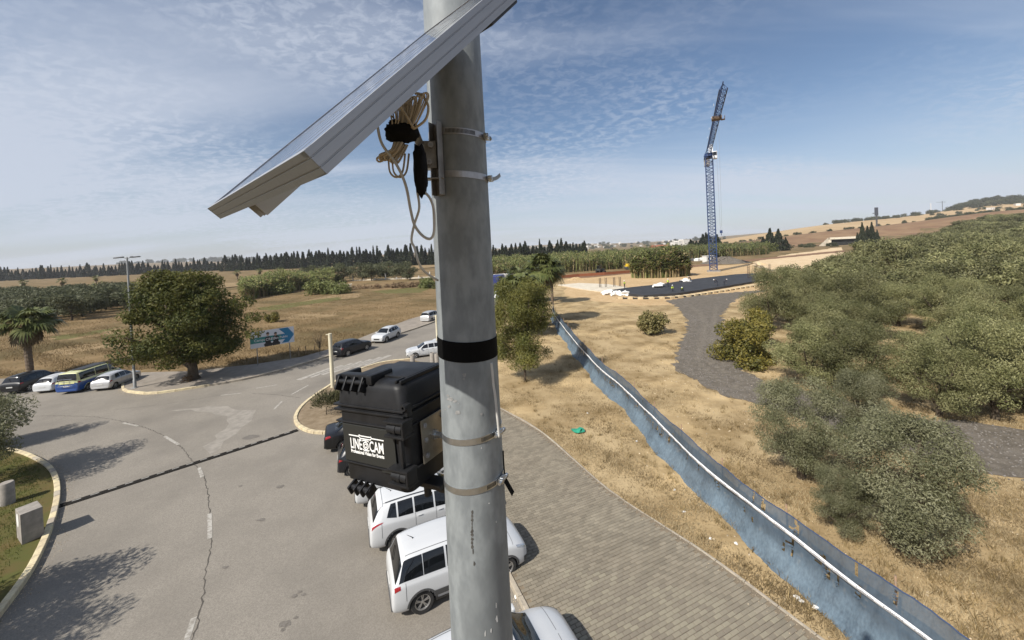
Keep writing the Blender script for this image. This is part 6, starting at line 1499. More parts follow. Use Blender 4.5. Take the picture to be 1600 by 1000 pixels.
    def tape_at(s):
        b, nn = at(s); h = tz(s) / 1.6; of = .47 + .27 + .05 * h; p = b + nn * (of - .15 - .125); return Vector((p.x, p.y, tz(s))), nn
    nt_ = int(S_end / .12)
    for i in range(nt_ + 1):
        p, nn = tape_at(i * .12); tw = .25 + .12 * math.sin(i * .21)
        for sg in (-1, 1):
            for th in (0, .0016): TV.append((p.x - o.x + nn.x * (sg * .045 * tw + th), p.y - o.y + nn.y * (sg * .045 * tw + th), p.z + sg * .047))
    tb_ = MB(); tb_.add(TV, [f for i in range(nt_) for f in ((i * 4, (i + 1) * 4, (i + 1) * 4 + 2, i * 4 + 2), (i * 4 + 3, (i + 1) * 4 + 3, (i + 1) * 4 + 1, i * 4 + 1), (i * 4, i * 4 + 1, (i + 1) * 4 + 1, (i + 1) * 4), (i * 4 + 2, (i + 1) * 4 + 2, (i + 1) * 4 + 3, i * 4 + 3))])
    tb_.build('tape_strip', mat('white_tape', (0.72, 0.72, 0.72), .45), tp, smooth=True)
    M_INK = mat('tape_ink', (0.12, 0.12, 0.14), .6); s = 1.2; me = None
    while s < 20:
        p, nn = tape_at(s); p2, _ = tape_at(s + .3); dr = (p2 - p).normalized(); dr = -dr                     # text reads from far to near
        nv = Vector((-nn.x, -nn.y, 0)); upv = nv.cross(dr).normalized(); tw = .25 + .12 * math.sin(s / .12 * .21); upv = (upv + nv * -.78 * tw * 1).normalized(); nv = dr.cross(upv).normalized()
        pos = p + dr * -.18 + nv * .006 - upv * .028 - o
        mw = Matrix(((dr.x, upv.x, nv.x, pos.x), (dr.y, upv.y, nv.y, pos.y), (dr.z, upv.z, nv.z, pos.z), (0, 0, 0, 1)))
        if me is None: ob = text_mesh('Cuttereme', .078, M_INK, 'lettering', tp, mw, .0); me = ob.data
        else: ob = bpy.data.objects.new('lettering', me); COL.objects.link(ob); ob.parent = tp; ob.matrix_local = mw
        s += .52
    return at
screen_fence()
# litter on the verge
M_BAG = mat('green_plastic', (0.03, 0.26, 0.16), .35, spec=.5); M_LIT = mat('white_litter', (0.68, 0.67, 0.64), .6)
def crumple(name, label, cat, px, r, m, seed, flat=.5, group=None, z=0.0):
    bm = bmesh.new(); bmesh.ops.create_icosphere(bm, subdivisions=2, radius=1.0); q = random.Random(seed)
    for v in bm.verts:
        s = q.uniform(.45, 1.25); v.co = Vector((v.co.x * s * r * 1.3, v.co.y * s * r, (v.co.z * s * flat + flat * .6) * r))
    me = bpy.data.meshes.new(name); bm.to_mesh(me); bm.free(); me.materials.append(m); p = G(*px); o = link(name, me, loc=(p.x, p.y, z), rz=seed); return tag(o, label, cat, group)
crumple('plastic_bag', 'crumpled green plastic bag lying on the dry grass by the paving', 'bag', (903, 675), .24, M_BAG, 3, .55)
LG = [(1068, 800), (1054, 766), (1245, 935), (1252, 940), (995, 690), (918, 646), (1275, 950), (1110, 842), (1150, 850)]
for i, px in enumerate(LG):
    crumple('litter_scrap', ['white scrap of litter on the dry grass nearest the paving edge', 'white litter caught at the foot of the blue fence'][i in (2, 3, 6)], 'litter', px, .05 if i not in (2, 6) else .07, M_LIT, i, .5, ['litter scraps on the verge', 'litter at the fence foot'][i in (2, 3, 6)])
crumple('litter_scrap', 'white litter lump lying by the parking kerb near the bottom white car', 'litter', (808, 934), .07, M_LIT, 30, .6)

# ------------------------------------------------------------------ street furniture on the left
def street_lamp():
    p = G(211, 606, .12); t = thing('street_lamp', 'slim grey double-headed street lamp on the pavement corner', 'street lamp', (p.x, p.y, .12)); M_LP = mat('lamp_grey', (0.30, 0.31, 0.31), .5, .3)
    b = MB(); b.lathe([(.10, 0), (.10, .6), (.085, .62), (.075, 5), (.055, 9.75), (.0, 9.8)], 16); b.build('pole', M_LP, t, smooth=True, autosmooth=40)
    b = MB(); b.rbox((0, 0, .02), (.36, .36, .04), .008); b.build('base_plate', M_LP, t)
    ax = Vector((.98, .2, 0)).normalized()
    for sg in (-1, 1):
        b = MB(); e = ax * sg; b.tube([Vector((0, 0, 9.68)), e * .22 + Vector((0, 0, 9.74))], [.035, .028], 8); b.build('arm', M_LP, t, smooth=True)
        Rm = Matrix.Rotation(math.atan2(e.y, e.x), 3, 'Z') @ Matrix.Rotation(math.radians(-4 if sg > 0 else 5), 3, 'Y'); b = MB(); b.rbox(e * .52 + Vector((0, 0, 9.76)), (.56, .26, .08), .03, Rm); b.rbox(e * .30 + Vector((0, 0, 9.78)), (.16, .16, .09), .03, Rm); b.build('lamp_head', mat('lamp_head_grey', (0.10, 0.105, 0.11), .5), t, smooth=True, autosmooth=40)
street_lamp()
M_CREAM = mat('cream_paint', (0.62, 0.57, 0.42), .6, col2=(0.52, 0.47, 0.34), scale=3, stretch=(1, 1, .3))
for (px, z, h, r, lab) in (((520, 605), .1, 3.75, .125, 'cream painted steel post on the tip of the kerbed island'), ((684, 545), 0.012, 3.2, .10, 'cream post half hidden at the left edge of the grey lamp post')):
    p = G(*px, z); t = thing('cream_post', lab, 'post', (p.x, p.y, z)); b = MB(); b.lathe([(r * 1.02, 0), (r, h), (r * .5, h + .02), (0, h + .02)], 20); b.build('shaft', M_CREAM, t, smooth=True, autosmooth=40); b = MB(); b.box((-.14, 0, h - .06), (.28, .05, .05)); b.lathe([(r * 1.15, 0), (r * 1.15, .05), (0, .05)], 16); b.build('bracket', M_CREAM, t)
for i, (px, lab) in enumerate((((645, 574), 'concrete bollard standing left of the white saloon behind the case'), ((676, 570), 'concrete bollard in front of the white saloon, left of a pair'), ((683, 571), 'concrete bollard in front of the white saloon, right of a pair'))):
    p = G(*px, .012); b = MB(); b.lathe([(.19, 0), (.19, .95), (.17, .98), (.155, 1.0), (.155, .93), (0, .93)], 18); tag(b.build('bollard', M_CONC, smooth=True, autosmooth=40, loc=(p.x, p.y, .012)), lab, 'bollard', 'bollards at the street corner')
def marker_block():
    a, b_, d_ = G(34.2, 852, .1), G(69.6, 836.8, .1), None; e = (b_ - a); ang = math.atan2(e.y, e.x); wd = e.length; t = thing('concrete_block', 'square concrete block with a white round mark on the lawn by the kerb', 'concrete block', (a.x, a.y, .1), ang)
    m = MB(); m.rbox((wd / 2, .36, .50), (wd, .72, 1.0), .015); m.build('block', M_CONC, t)
    k = MB(); n = 20; k.add([(-.002, .40 + .17 * math.cos(i * 6.283 / n), .70 + .22 * math.sin(i * 6.283 / n)) for i in range(n)] + [(-.008, .40 + .17 * math.cos(i * 6.283 / n), .70 + .22 * math.sin(i * 6.283 / n)) for i in range(n)], [tuple(range(2 * n - 1, n - 1, -1))] + [(i, (i + 1) % n, n + (i + 1) % n, n + i) for i in range(n)]); k.build('round_mark', M_LIT, t)
marker_block()
p = G(12, 787, .1); b = MB(); b.lathe([(.20, 0), (.20, .80), (.18, .84), (0, .84)], 20); tag(b.build('stone_bollard', M_CONC, smooth=True, autosmooth=40, loc=(p.x, p.y, .1)), 'round concrete bollard on the lawn behind the square concrete block', 'bollard')
def billboard():
    a, b_ = G(403, 571, .12), G(454, 561, .12); e = (b_ - a); ang = math.atan2(e.y, e.x); e.normalize(); ln = (b_ - a).length
    # the board itself, from the heights seen in the photograph
    w = ln * 1.34; t = thing('arrow_sign', 'white billboard with a blue and green arrow and two printed figures', 'sign', (a.x, a.y, .12), ang)
    for x in (0, ln): m = MB(); m.box((x, .03, 1.15), (.07, .07, 2.3)); m.build('post', M_DKST, t)
    z0, h = 1.52, 1.42; x0 = -.30 * ln * .62; x1 = x0 + w; sk = -.10
    m = MB(); m.rbox(((x0 + x1) / 2, -.03, z0 + h / 2), (x1 - x0, .04, h), .004); bd = m.build('board', mat('sign_white', (0.62, 0.63, 0.66), .5), t)
    M1 = mat('sign_green', (0.03, 0.20, 0.19), .5); M2 = mat('sign_blue', (0.015, 0.17, 0.32), .5); MK = mat('sign_black', (0.012, 0.012, 0.014), .5); MS = mat('sign_skin', (0.42, 0.27, 0.19), .6)
    def flat(pts, m_, y, name='print'):
        q = MB(); n = len(pts); P = [(x0 + u * w, y, z0 + v * h) for u, v in pts]; q.add(P + [(a_, b2 + .004, c) for a_, b2, c in P], [tuple(range(n))] + [(i, n + i, n + (i + 1) % n, (i + 1) % n) for i in range(n)]); o = q.build(name, m_, bd); return o
    y = -.0545
    flat([(0, .28), (.70, .28), (.70, .62), (0, .62)], M1, y); flat([(.64, .98), (.86, .98), (1.0, .50), (.86, .06), (.70, .06), (.78, .28), (.70, .28), (.70, .62), (.78, .62)], M2, y - .0045)
    text_mesh('Campagne', .30, M_LIT, 'lettering', bd, Matrix.Translation((x0 + .08 * w, y - .007, z0 + .38 * h)) @ Matrix.Rotation(math.radians(90), 4, 'X'), .002)
    text_mesh('San Public', .27, M_LIT, 'lettering', bd, Matrix.Translation((x0 + .52 * w, y - .018, z0 + .38 * h)) @ Matrix.Rotation(math.radians(90), 4, 'X'), .002)
    text_mesh('CREU', .30, M_LIT, 'lettering', bd, Matrix.Translation((x0 + .335 * w, y - .018, z0 + .36 * h)) @ Matrix.Rotation(math.radians(90), 4, 'X'), .003)
    for cx, hz in ((.39, .80), (.565, .74)):
        flat([(cx - .075, 0), (cx + .085, 0), (cx + .10, .12), (cx + .06, .22), (cx + .072, .50), (cx + .03, .60), (cx - .03, .60), (cx - .072, .50), (cx - .06, .22), (cx - .10, .14)], MK, y - .0105, 'printed_figure')
        flat([(cx + .032 * math.cos(k * .4488), hz - .06 + .10 * math.sin(k * .4488)) for k in range(14)], MS, y - .0135, 'printed_head'); flat([(cx + .036 * math.cos(k * .285), hz - .03 + .10 * math.sin(k * .285)) for k in range(12)], MK, y - .0165, 'printed_hair')
billboard()
for i, (px, h) in enumerate(((468, 556), (478, 552))):
    pass
# low stakes by the pavement
M_WOOD = mat('weathered_wood', (0.30, 0.215, 0.125), .9, col2=(0.22, 0.155, 0.09), scale=6)
for i, px in enumerate(((467, 557), (478, 554), (492, 550))):
    p = G(*px, .0); b = MB(); b.box((0, 0, .40), (.07, .07, .85), taper=.8); tag(b.build('wooden_stake', M_WOOD, loc=(p.x, p.y, 0)), 'short wooden stake at the field edge right of the blue sign', 'stake', 'stakes at the field edge')

# ------------------------------------------------------------------ building site
M_SLAB = mat('black_membrane', (0.022, 0.022, 0.024), .7, col2=(0.036, 0.036, 0.038), scale=.8, detail=7, bump=.2, bscale=4, bdist=.03)
SLAB = P2((942, 458), (1006, 465), (1060, 462), (1130, 451), (1206, 438), (1206, 428), (1150, 431), (1090, 438), (1030, 447), (985, 452))
tag(sheet('foundation_slab', ragged(SLAB, 2, .15, 12), .42, M_SLAB, kind=None, thick=.5), 'flat black membrane covered foundation on the building site', 'foundation')
M_SCREED = mat('pale_concrete', (0.60, 0.54, 0.43), .9, col2=(0.50, 0.44, 0.34), scale=.6)
tag(sheet('concrete_apron', ragged(P2((872, 446), (905, 452), (950, 458), (980, 450), (950, 445), (905, 443)), 3, .1, 13), .16, M_SCREED, kind=None, thick=.3), 'pale concrete strip left of the black foundation', 'concrete slab')
M_BOARD = mat('formwork_board', (0.55, 0.44, 0.27), .85, col2=(0.44, 0.34, 0.20), scale=2)
def formwork():
    """kerb of pale boards and dark gaps along the near edge of the foundation"""
    pts = [Vector(p) for p in P2((965, 467), (1010, 467.5), (1045, 466.5), (1080, 463), (1130, 455.5), (1206, 443))]
    t = thing('formwork_edge', 'row of pale formwork boards with dark gaps along the black foundation', 'formwork', (pts[0].x, pts[0].y, 0)); o = pts[0]; cum = [0]
    for a, b in zip(pts, pts[1:]): cum.append(cum[-1] + (b - a).length)
    m = MB(); m.rbox((0, 0, .16), (.85, .9, .32), .02); first = None; s = .5; M_GAP = mat('dark_timber', (0.03, 0.026, 0.022), .9)
    while s < cum[-1]:
        i = max(0, int(np.searchsorted(cum, s)) - 1); d = (pts[i + 1] - pts[i]).normalized(); p = pts[i] + d * (s - cum[i]) - o
        if first is None: first = q = m.build('board', M_BOARD, t)
        else: q = bpy.data.objects.new('board', first.data); COL.objects.link(q); q.parent = t
        q.location = (p.x, p.y, .02); q.rotation_euler = (0, 0, math.atan2(d.y, d.x)); s += 1.62
    b = MB()
    for a, c in zip(pts, pts[1:]):
        d = c - a; b.box(((a.x + c.x) / 2 - o.x, (a.y + c.y) / 2 - o.y, .11), (d.length, .55, .18), (0, 0, math.atan2(d.y, d.x)))
    b.build('backing_timber', M_GAP, t)
formwork()
M_REBAR = mat('rusty_rebar', (0.075, 0.055, 0.045), .8, .3)
def rebar(px, label, h=2.2):
    p = G(*px); t = thing('rebar_column', label, 'rebar column', (p.x, p.y, .3), random.Random(px[0]).uniform(-.2, .2), 'starter columns on the site')
    for sx in (-.16, .16):
        for sy in (-.16, .16): b = MB(); b.tube([(sx, sy, 0), (sx + .01, sy, h)], .030, 5); b.build('bar', M_REBAR, t)
    for k in range(7):
        b = MB(); z = .15 + k * h / 7.4; b.tube([(-.18, -.18, z), (.18, -.18, z), (.18, .18, z), (-.18, .18, z), (-.18, -.18, z)], .016, 4); b.build('hoop', M_REBAR, t)
for i, px in enumerate(((938, 451), (947, 450.5), (960, 450), (969, 449.5), (1170, 437), (1181, 436), (1191, 435), (1203, 433.5))):
    rebar(px, 'dark rebar starter column at the %s end of the black foundation' % ('left' if i < 4 else 'right'), 2.0 if i < 4 else 2.8)
for i, (px, s) in enumerate((((946, 461), 1.0), ((953, 460), 1.1), ((962, 460.5), .9), ((969, 462), 1.0), ((977, 462), 1.15), ((957, 462.5), .8))):
    crumple('white_sack', 'big white sack in the pile at the left corner of the foundation', 'sack', px, .62 * s, M_LIT, i + 50, .8, 'white sacks at the foundation corner', .05)
for i, px in enumerate(((1030, 451.5), (1072, 443))): crumple('sand_heap', ['white sheeted heap on the black foundation nearer to the workers', 'white sheeted heap on the black foundation nearer to the crane'][i], 'heap', px, 1.15, M_LIT, i + 70, .45, None, .42)
# workers
def worker_mesh(pose):
    J = {'hip': (0, 0, .95), 'chest': (0, 0, 1.30), 'neck': (0, 0, 1.47), 'head': (0, .02, 1.58), 'crown': (0, .02, 1.74), 'sl': (-.19, 0, 1.40), 'sr': (.19, 0, 1.40), 'el': (-.26, .03, 1.14), 'er': (.26, .06, 1.14), 'hl': (-.24, .16, .92), 'hr': (.24, .20, .96), 'kl': (-.12, .04, .50), 'kr': (.12, -.02, .50), 'fl': (-.13, 0, .07), 'fr': (.13, -.06, .07), 'tl': (-.14, .16, .04), 'tr': (.14, .10, .04), 'pl': (-.10, 0, .90), 'pr': (.10, 0, .90)}
    if pose:
        for k in ('chest', 'neck', 'head', 'crown', 'sl', 'sr', 'el', 'er', 'hl', 'hr'):
            x, y, z = J[k]; dz = z - .95; a = math.radians(62); J[k] = (x, y * .3 + dz * math.sin(a), .95 + dz * math.cos(a))
        for k in ('el', 'er', 'hl', 'hr'): x, y, z = J[k]; J[k] = (x, y + .28, z - .30 if k[0] == 'e' else z - .55)
    rad = {'hip': .145, 'chest': .165, 'neck': .058, 'head': .095, 'crown': .06, 'sl': .075, 'sr': .075, 'el': .05, 'er': .05, 'hl': .04, 'hr': .04, 'kl': .065, 'kr': .065, 'fl': .05, 'fr': .05, 'tl': .04, 'tr': .04, 'pl': .095, 'pr': .095}
    names = list(J); E_ = [('hip', 'chest'), ('chest', 'neck'), ('neck', 'head'), ('head', 'crown'), ('chest', 'sl'), ('chest', 'sr'), ('sl', 'el'), ('sr', 'er'), ('el', 'hl'), ('er', 'hr'), ('hip', 'pl'), ('hip', 'pr'), ('pl', 'kl'), ('pr', 'kr'), ('kl', 'fl'), ('kr', 'fr'), ('fl', 'tl'), ('fr', 'tr')]
    me = bpy.data.meshes.new('body'); me.from_pydata([J[n] for n in names], [(names.index(a), names.index(b)) for a, b in E_], []); ob = bpy.data.objects.new('body', me); COL.objects.link(ob)
    sk = ob.modifiers.new('s', 'SKIN'); lay = me.skin_vertices[0] if me.skin_vertices else None
    if lay is None: me.update()
    for i, n in enumerate(names): me.skin_vertices[0].data[i].radius = (rad[n], rad[n]); me.skin_vertices[0].data[i].use_root = (n == 'hip')
    ob.modifiers.new('u', 'SUBSURF').levels = 1
    dg = bpy.context.evaluated_depsgraph_get(); out = bpy.data.meshes.new_from_object(ob.evaluated_get(dg)); bpy.data.objects.remove(ob); out.materials.clear()
    return out, J
M_CLO = mat('dark_workwear', (0.025, 0.028, 0.04), .8); M_VEST = mat('hi_vis_vest', (0.55, 0.70, 0.06), .6); M_HELM = mat('white_helmet', (0.7, 0.7, 0.68), .4); M_SKIN = mat('skin', (0.28, 0.16, 0.10), .6)
WK = []
for pose in (0, 1):
    me, J = worker_mesh(pose)
    for m_ in (M_CLO, M_SKIN): me.materials.append(m_)
    for po_ in me.polygons:
        c = po_.center; hd = Vector(J['head']); po_.material_index = 1 if (c - hd).length < .15 or (c - Vector(J['hl'])).length < .08 or (c - Vector(J['hr'])).length < .08 else 0
    vb = MB(); h, ch = Vector(J['hip']), Vector(J['chest']); ax = (Vector(J['neck']) - h); vb.tube([h + ax * .12, h + ax * .5, h + ax * .80, h + ax * .93], [.20, .215, .21, .13], 12); o = vb.build('vest', M_VEST); vm = o.data; bpy.data.objects.remove(o); vm.polygons.foreach_set('use_smooth', [True] * len(vm.polygons))
    hb = MB(); c = Vector(J['crown']); hb.lathe([(.135, -.07), (.125, 0), (.09, .055), (0, .075)], 12, tuple(c - Vector((0, 0, .02)))); o = hb.build('helmet', M_HELM); hm = o.data; bpy.data.objects.remove(o); WK.append((me, vm, hm))
for i, (px, pose, rz, vest, lab) in enumerate((((976, 450.5), 0, 1.0, 1, 'worker in a yellow vest standing behind the white sacks'), ((1044, 448), 0, 2.0, 1, 'worker in a yellow vest standing between the two white heaps'), ((1051, 459), 0, -2.2, 1, 'worker in a yellow vest at the near edge of the foundation, left of a pair'), ((1066.5, 458.5), 1, 2.6, 1, 'bending worker in a yellow vest at the near foundation edge, right of a pair'), ((1079, 441), 1, .3, 0, 'bending worker in dark clothes beside the farther white heap'), ((1121, 446), 1, 1.4, 0, 'bending worker in dark clothes and white helmet, left of a pair'), ((1132, 446), 1, -1.2, 0, 'bending worker with white helmet, right of a pair near the middle of the foundation'), ((1207, 437.5), 0, .5, 1, 'worker in a yellow vest at the right corner of the foundation by the grove'))):
    p = G(*px, .42 if i not in (2, 3, 7) else .0); zz = .42 if i not in (2, 3, 7) else .016
    t = thing('person', lab, 'person', (p.x, p.y, zz), rz, 'workers on the site'); t.scale = (.88, .88, .88); link('body', WK[pose][0], t)
    if vest: link('vest', WK[pose][1], t)
    link('helmet', WK[pose][2], t)

# tower crane
def crane():
    base = G(1115, 424.5); Hm = 33.6; tip = D(1131, 152, 66.5); z0 = 0
    d = Vector((tip.x - base.x, tip.y - base.y, 0)); ang = math.atan2(d.y, d.x); Lj = d.length; t = thing('tower_crane', 'tall blue lattice tower crane with its jib pointing towards the camera', 'crane', (base.x, base.y, 0), ang)
    M_CR = mat('crane_blue', (0.014, 0.040, 0.125), .5, col2=(0.012, 0.032, 0.10), scale=3)
    M_CW = mat('crane_white', (0.62, 0.64, 0.66), .5); w = .95
    f = MB(); f.box((0, 0, .2), (3.4, 3.4, .4)); f.build('concrete_base', M_CONC, t)
    nsec = 11; sh = (Hm - .8) / nsec
    sec = MB()
    for sx in (-w, w):
        for sy in (-w, w): sec.box((sx, sy, sh / 2), (.20, .20, sh))
    for k in range(3):
        za, zb = sh * k / 3, sh * (k + 1) / 3
        for a, b in (((-w, -w), (w, -w)), ((w, -w), (w, w)), ((w, w), (-w, w)), ((-w, w), (-w, -w))):
            if k % 2: a, b = b, a
            sec.tube([(a[0], a[1], za), (b[0], b[1], zb)], .085, 4); sec.tube([(a[0], a[1], za), (b[0], b[1], za)], .07, 4)
    first = None
    for k in range(nsec):
        if first is None: first = q = sec.build('mast_section', M_CR, t)
        else: q = bpy.data.objects.new('mast_section', first.data); COL.objects.link(q); q.parent = t
        q.location = (0, 0, .4 + k * sh)
    lad = MB()
    for sy in (-.2, .2): lad.tube([(-.5, sy, 1), (-.5, sy, Hm)], .03, 4)
    lad.build('ladder', M_CR, t)
    s = MB(); s.lathe([(1.35, 0), (1.35, .5), (1.15, .55), (1.15, 1.0), (0, 1.0)], 16, (0, 0, Hm)); s.box((-.5, 0, Hm - .25), (3.0, 2.6, .12)); s.build('slewing_ring', M_CR, t)
    c = MB(); c.rbox((.3, 1.5, Hm + .2), (1.7, 1.2, 2.1), .12); cab = c.build('cab', M_CW, t); c = MB(); c.box((1.16, 1.5, Hm + .5), (.02, 1.0, 1.0)); c.build('cab_window', M_GLASSD, cab)
    e = MB(); e.rbox((-1.4, .6, Hm + 2.4), (1.2, 1.2, 2.6), .08); e.build('power_box', M_CW, t)
    zj = Hm + 1.5; j = MB(); hw, hh = .62, 1.25; n = int(Lj / 1.9); st = Lj / n
    for y, z in ((-hw, 0), (hw, 0), (0, hh)): j.box((Lj / 2, y, zj + z), (Lj, .15, .15))
    for k in range(n):
        x0, x1 = k * st, (k + 1) * st; xm = (x0 + x1) / 2
        for sy in (-hw, hw): j.tube([(x0, sy, zj), (xm, 0, zj + hh)], .05, 4); j.tube([(xm, 0, zj + hh), (x1, sy, zj)], .05, 4)
        j.tube([(x0, -hw, zj), (x0, hw, zj)], .045, 4); j.tube([(x0, -hw if k % 2 else hw, zj), (x1, hw if k % 2 else -hw, zj)], .045, 4)
    j.build('jib', M_CR, t)
    cj = MB(); n2 = 7
    for y in (-.7, .7): cj.box((-7, y, zj), (14, .18, .24))
    for k in range(n2): cj.tube([(-2 * k, -.7, zj), (-2 * k - 2, .7, zj)], .05, 4)
    cj.build('counter_jib', M_CR, t)
    bl = MB()
    for k in range(3): bl.rbox((-11.2 - .8 * k, 0, zj - .9), (.7, 1.5, 2.4), .05)
    tag(bl.build('counterweight', M_CONC, t), kind='stuff')
    xt = Lj * .66; tr = MB(); tr.box((xt, 0, zj - .25), (1.7, 1.9, .18)); tr.box((xt, 1.2, zj - .5), (1.0, .7, .08)); tr.box((xt, 1.5, zj - .1), (1.0, .05, .7)); tr.box((xt - .6, 0, zj + .1), (.15, 1.9, .45)); tr.box((xt + .6, 0, zj + .1), (.15, 1.9, .45)); tr.build('trolley', mat('trolley_brown', (0.11, 0.07, 0.04), .7), t)
    for yy in (-.35, .35): cb = MB(); cb.tube([(xt, yy, zj - .3), (xt, yy * .4, 11.2)], .022, 4); cb.build('hoist_cable', M_DKST, t)
    hk = MB(); hk.rbox((xt, 0, 10.9), (.35, .5, .6), .06); hk.tube(spline3([(xt, 0, 10.6), (xt + .02, 0, 10.3), (xt + .2, 0, 10.15), (xt + .28, 0, 10.35)], 4), .06, 6); hk.build('hook_block', M_CR, t)
    for k in range(4): fl = MB(); fl.box((Lj * (.3 + .17 * k), -.95, zj + .5), (.5, .06, .35)); fl.build('sign_plate', M_CW, t)
crane()
# things around the crane foot and along the reeds
M_YEL = mat('machine_yellow', (0.60, 0.40, 0.02), .5)
def roller(px, label):
    p = G(*px); t = thing('site_machine', label, 'machine', (p.x, p.y, .05), .3); b = MB(); b.rbox((0, 0, 1.0), (2.6, 1.6, .9), .1); b.rbox((-.5, 0, 1.75), (1.0, 1.3, .7), .08); b.build('body', M_YEL, t, smooth=True, autosmooth=40)
    for x in (-.9, .9): b = MB(); b.lathe([(0, -.8), (.62, -.8), (.62, .8), (0, .8)], 20, (x, 0, .62), axis='y'); b.build('drum', M_TRIM, t, smooth=True, autosmooth=40)
roller((983, 421), 'small yellow site machine in front of the reeds, left of a pair'); roller((996, 419.5), 'small yellow site machine in front of the reeds, right of a pair')
def digger(px):
    p = G(*px); t = thing('tractor', 'dark tractor parked against the reeds', 'tractor', (p.x, p.y, .05), .6); b = MB(); b.rbox((.6, 0, 1.1), (1.7, .9, .8), .1); b.rbox((-.7, 0, 1.3), (1.3, 1.3, .7), .1); b.build('body', mat('machine_dark', (0.03, 0.035, 0.03), .6), t, smooth=True, autosmooth=40); b = MB(); b.rbox((-.7, 0, 2.1), (1.2, 1.2, 1.0), .08); b.build('cab', M_GLASSD, t)
    for x, r in ((1.0, .5), (-.8, .8)):
        for sy in (-.75, .75): b = MB(); b.lathe([(r * .5, -.2), (r, -.18), (r, .18), (r * .5, .2), (0, .15)], 20, (x, sy, r), axis='y'); b.build('wheel', M_TYRE, t, smooth=True, autosmooth=40)
digger((939, 427.5))
def shed(name, label, cat, px, size, m, rz=0.0, z=None, group=None, dep=None, roof=None, door=True, win=0):
    p = G(*px) if dep is None else D(px[0], px[1], dep); zz = (terr(p.x, p.y) if z is None else z); t = thing(name, label, cat, (p.x, p.y, zz), rz, group); b = MB(); b.box((0, 0, size[2] / 2), size); b.build('wall', m, t)
    r = MB()
    if roof == 'gable':
        a, c, h = size[0] / 2 + .2, size[1] / 2 + .3, size[2]; r.add([(-a, -c, h), (a, -c, h), (a, c, h), (-a, c, h), (-a, 0, h + size[1] * .28), (a, 0, h + size[1] * .28)], [(0, 1, 5, 4), (2, 3, 4, 5), (0, 4, 3), (1, 2, 5), (3, 2, 1, 0)]); r.build('roof', mat('tile_roof', (0.30, 0.11, 0.06), .9, col2=(0.24, 0.09, 0.05), scale=1.5), t)
    else: r.box((0, 0, size[2] + .08), (size[0] + .25, size[1] + .25, .22)); r.build('roof', m if roof is None else roof, t)
    if door: d = MB(); d.box((size[0] * .2, -size[1] / 2 - .02, 1.0), (.9, .05, 2.0)); d.build('door', M_TRIM, t)
    for k in range(win): d = MB(); d.box((-size[0] / 2 + size[0] * (k + .5) / win, -size[1] / 2 - .02, size[2] * .58), (.9 * min(1, size[0] / 6), .06, 1.1)); d.build('window', M_GLASSD, t)
    return t
M_WALLW = mat('white_render', (0.62, 0.60, 0.56), .9, col2=(0.54, 0.52, 0.48), scale=.3)
shed('site_cabin', 'white site cabin beside the foot of the crane mast', 'cabin', (1107, 409.5), (4.2, 2.4, 2.6), M_WALLW, .3, 0, win=2)
for i, px in enumerate(((1075, 409), (1082, 408), (1089, 408), (1096, 407))): b = MB(); p = G(*px); b.rbox((0, 0, .55), (2.3, 1.5, 1.1), .1, (0, 0, i)); b.rbox((.2, .1, 1.2), (1.5, 1.0, .35), .08, (0, 0, i)); tag(b.build('material_pile', M_LIT if i > 1 else M_TRIM, loc=(p.x, p.y, 0)), ['dark', 'dark', 'pale', 'pale'][i] + ' stack of site material beside the reeds left of the crane', 'stack', 'stacks left of the crane')
def heap(name, label, px, r, h, m, seed):
    p = G(*px); bm = bmesh.new(); bmesh.ops.create_cone(bm, cap_ends=True, segments=20, radius1=r, radius2=r * .12, depth=h); bmesh.ops.subdivide_edges(bm, edges=bm.edges[:], cuts=2); q = random.Random(seed)
    for v in bm.verts: v.co += Vector((q.uniform(-.1, .1) * r, q.uniform(-.1, .1) * r, h / 2 + q.uniform(-.05, .05) * h))
    me = bpy.data.meshes.new(name); bm.to_mesh(me); bm.free(); me.materials.append(m); tag(link(name, me, loc=(p.x, p.y, -.1)), label, 'heap')
heap('gravel_heap', 'dark gravel heap right of the crane mast', (1134, 411), 9.0, 2.6, M_GRAVEL, 1); heap('gravel_heap', 'small pale earth heap on the sand right of the crane', (1185, 414), 3, 1.0, M_SAND, 2)
heap('gravel_heap', 'low pale earth heap left of the lone reed clump', (900, 437), 3, .8, M_BARE, 3)
M_NET = mat('orange_net', (0.26, 0.09, 0.04), .8); fb = MB(); PP = [G(870, 436), G(905, 433), G(945, 430.5), G(985, 427)]; o = PP[0]
for a, c in zip(PP, PP[1:]): d = c - a; fb.box(((a.x + c.x) / 2 - o.x, (a.y + c.y) / 2 - o.y, .55), (d.length, .03, .8), (0, 0, math.atan2(d.y, d.x)))
for a in PP: fb.tube([(a.x - o.x, a.y - o.y, 0), (a.x - o.x, a.y - o.y, 1.2)], .03, 5)
tag(fb.build('barrier_net', M_NET, loc=(o.x, o.y, .05)), 'low orange barrier net along the foot of the reeds', 'barrier')
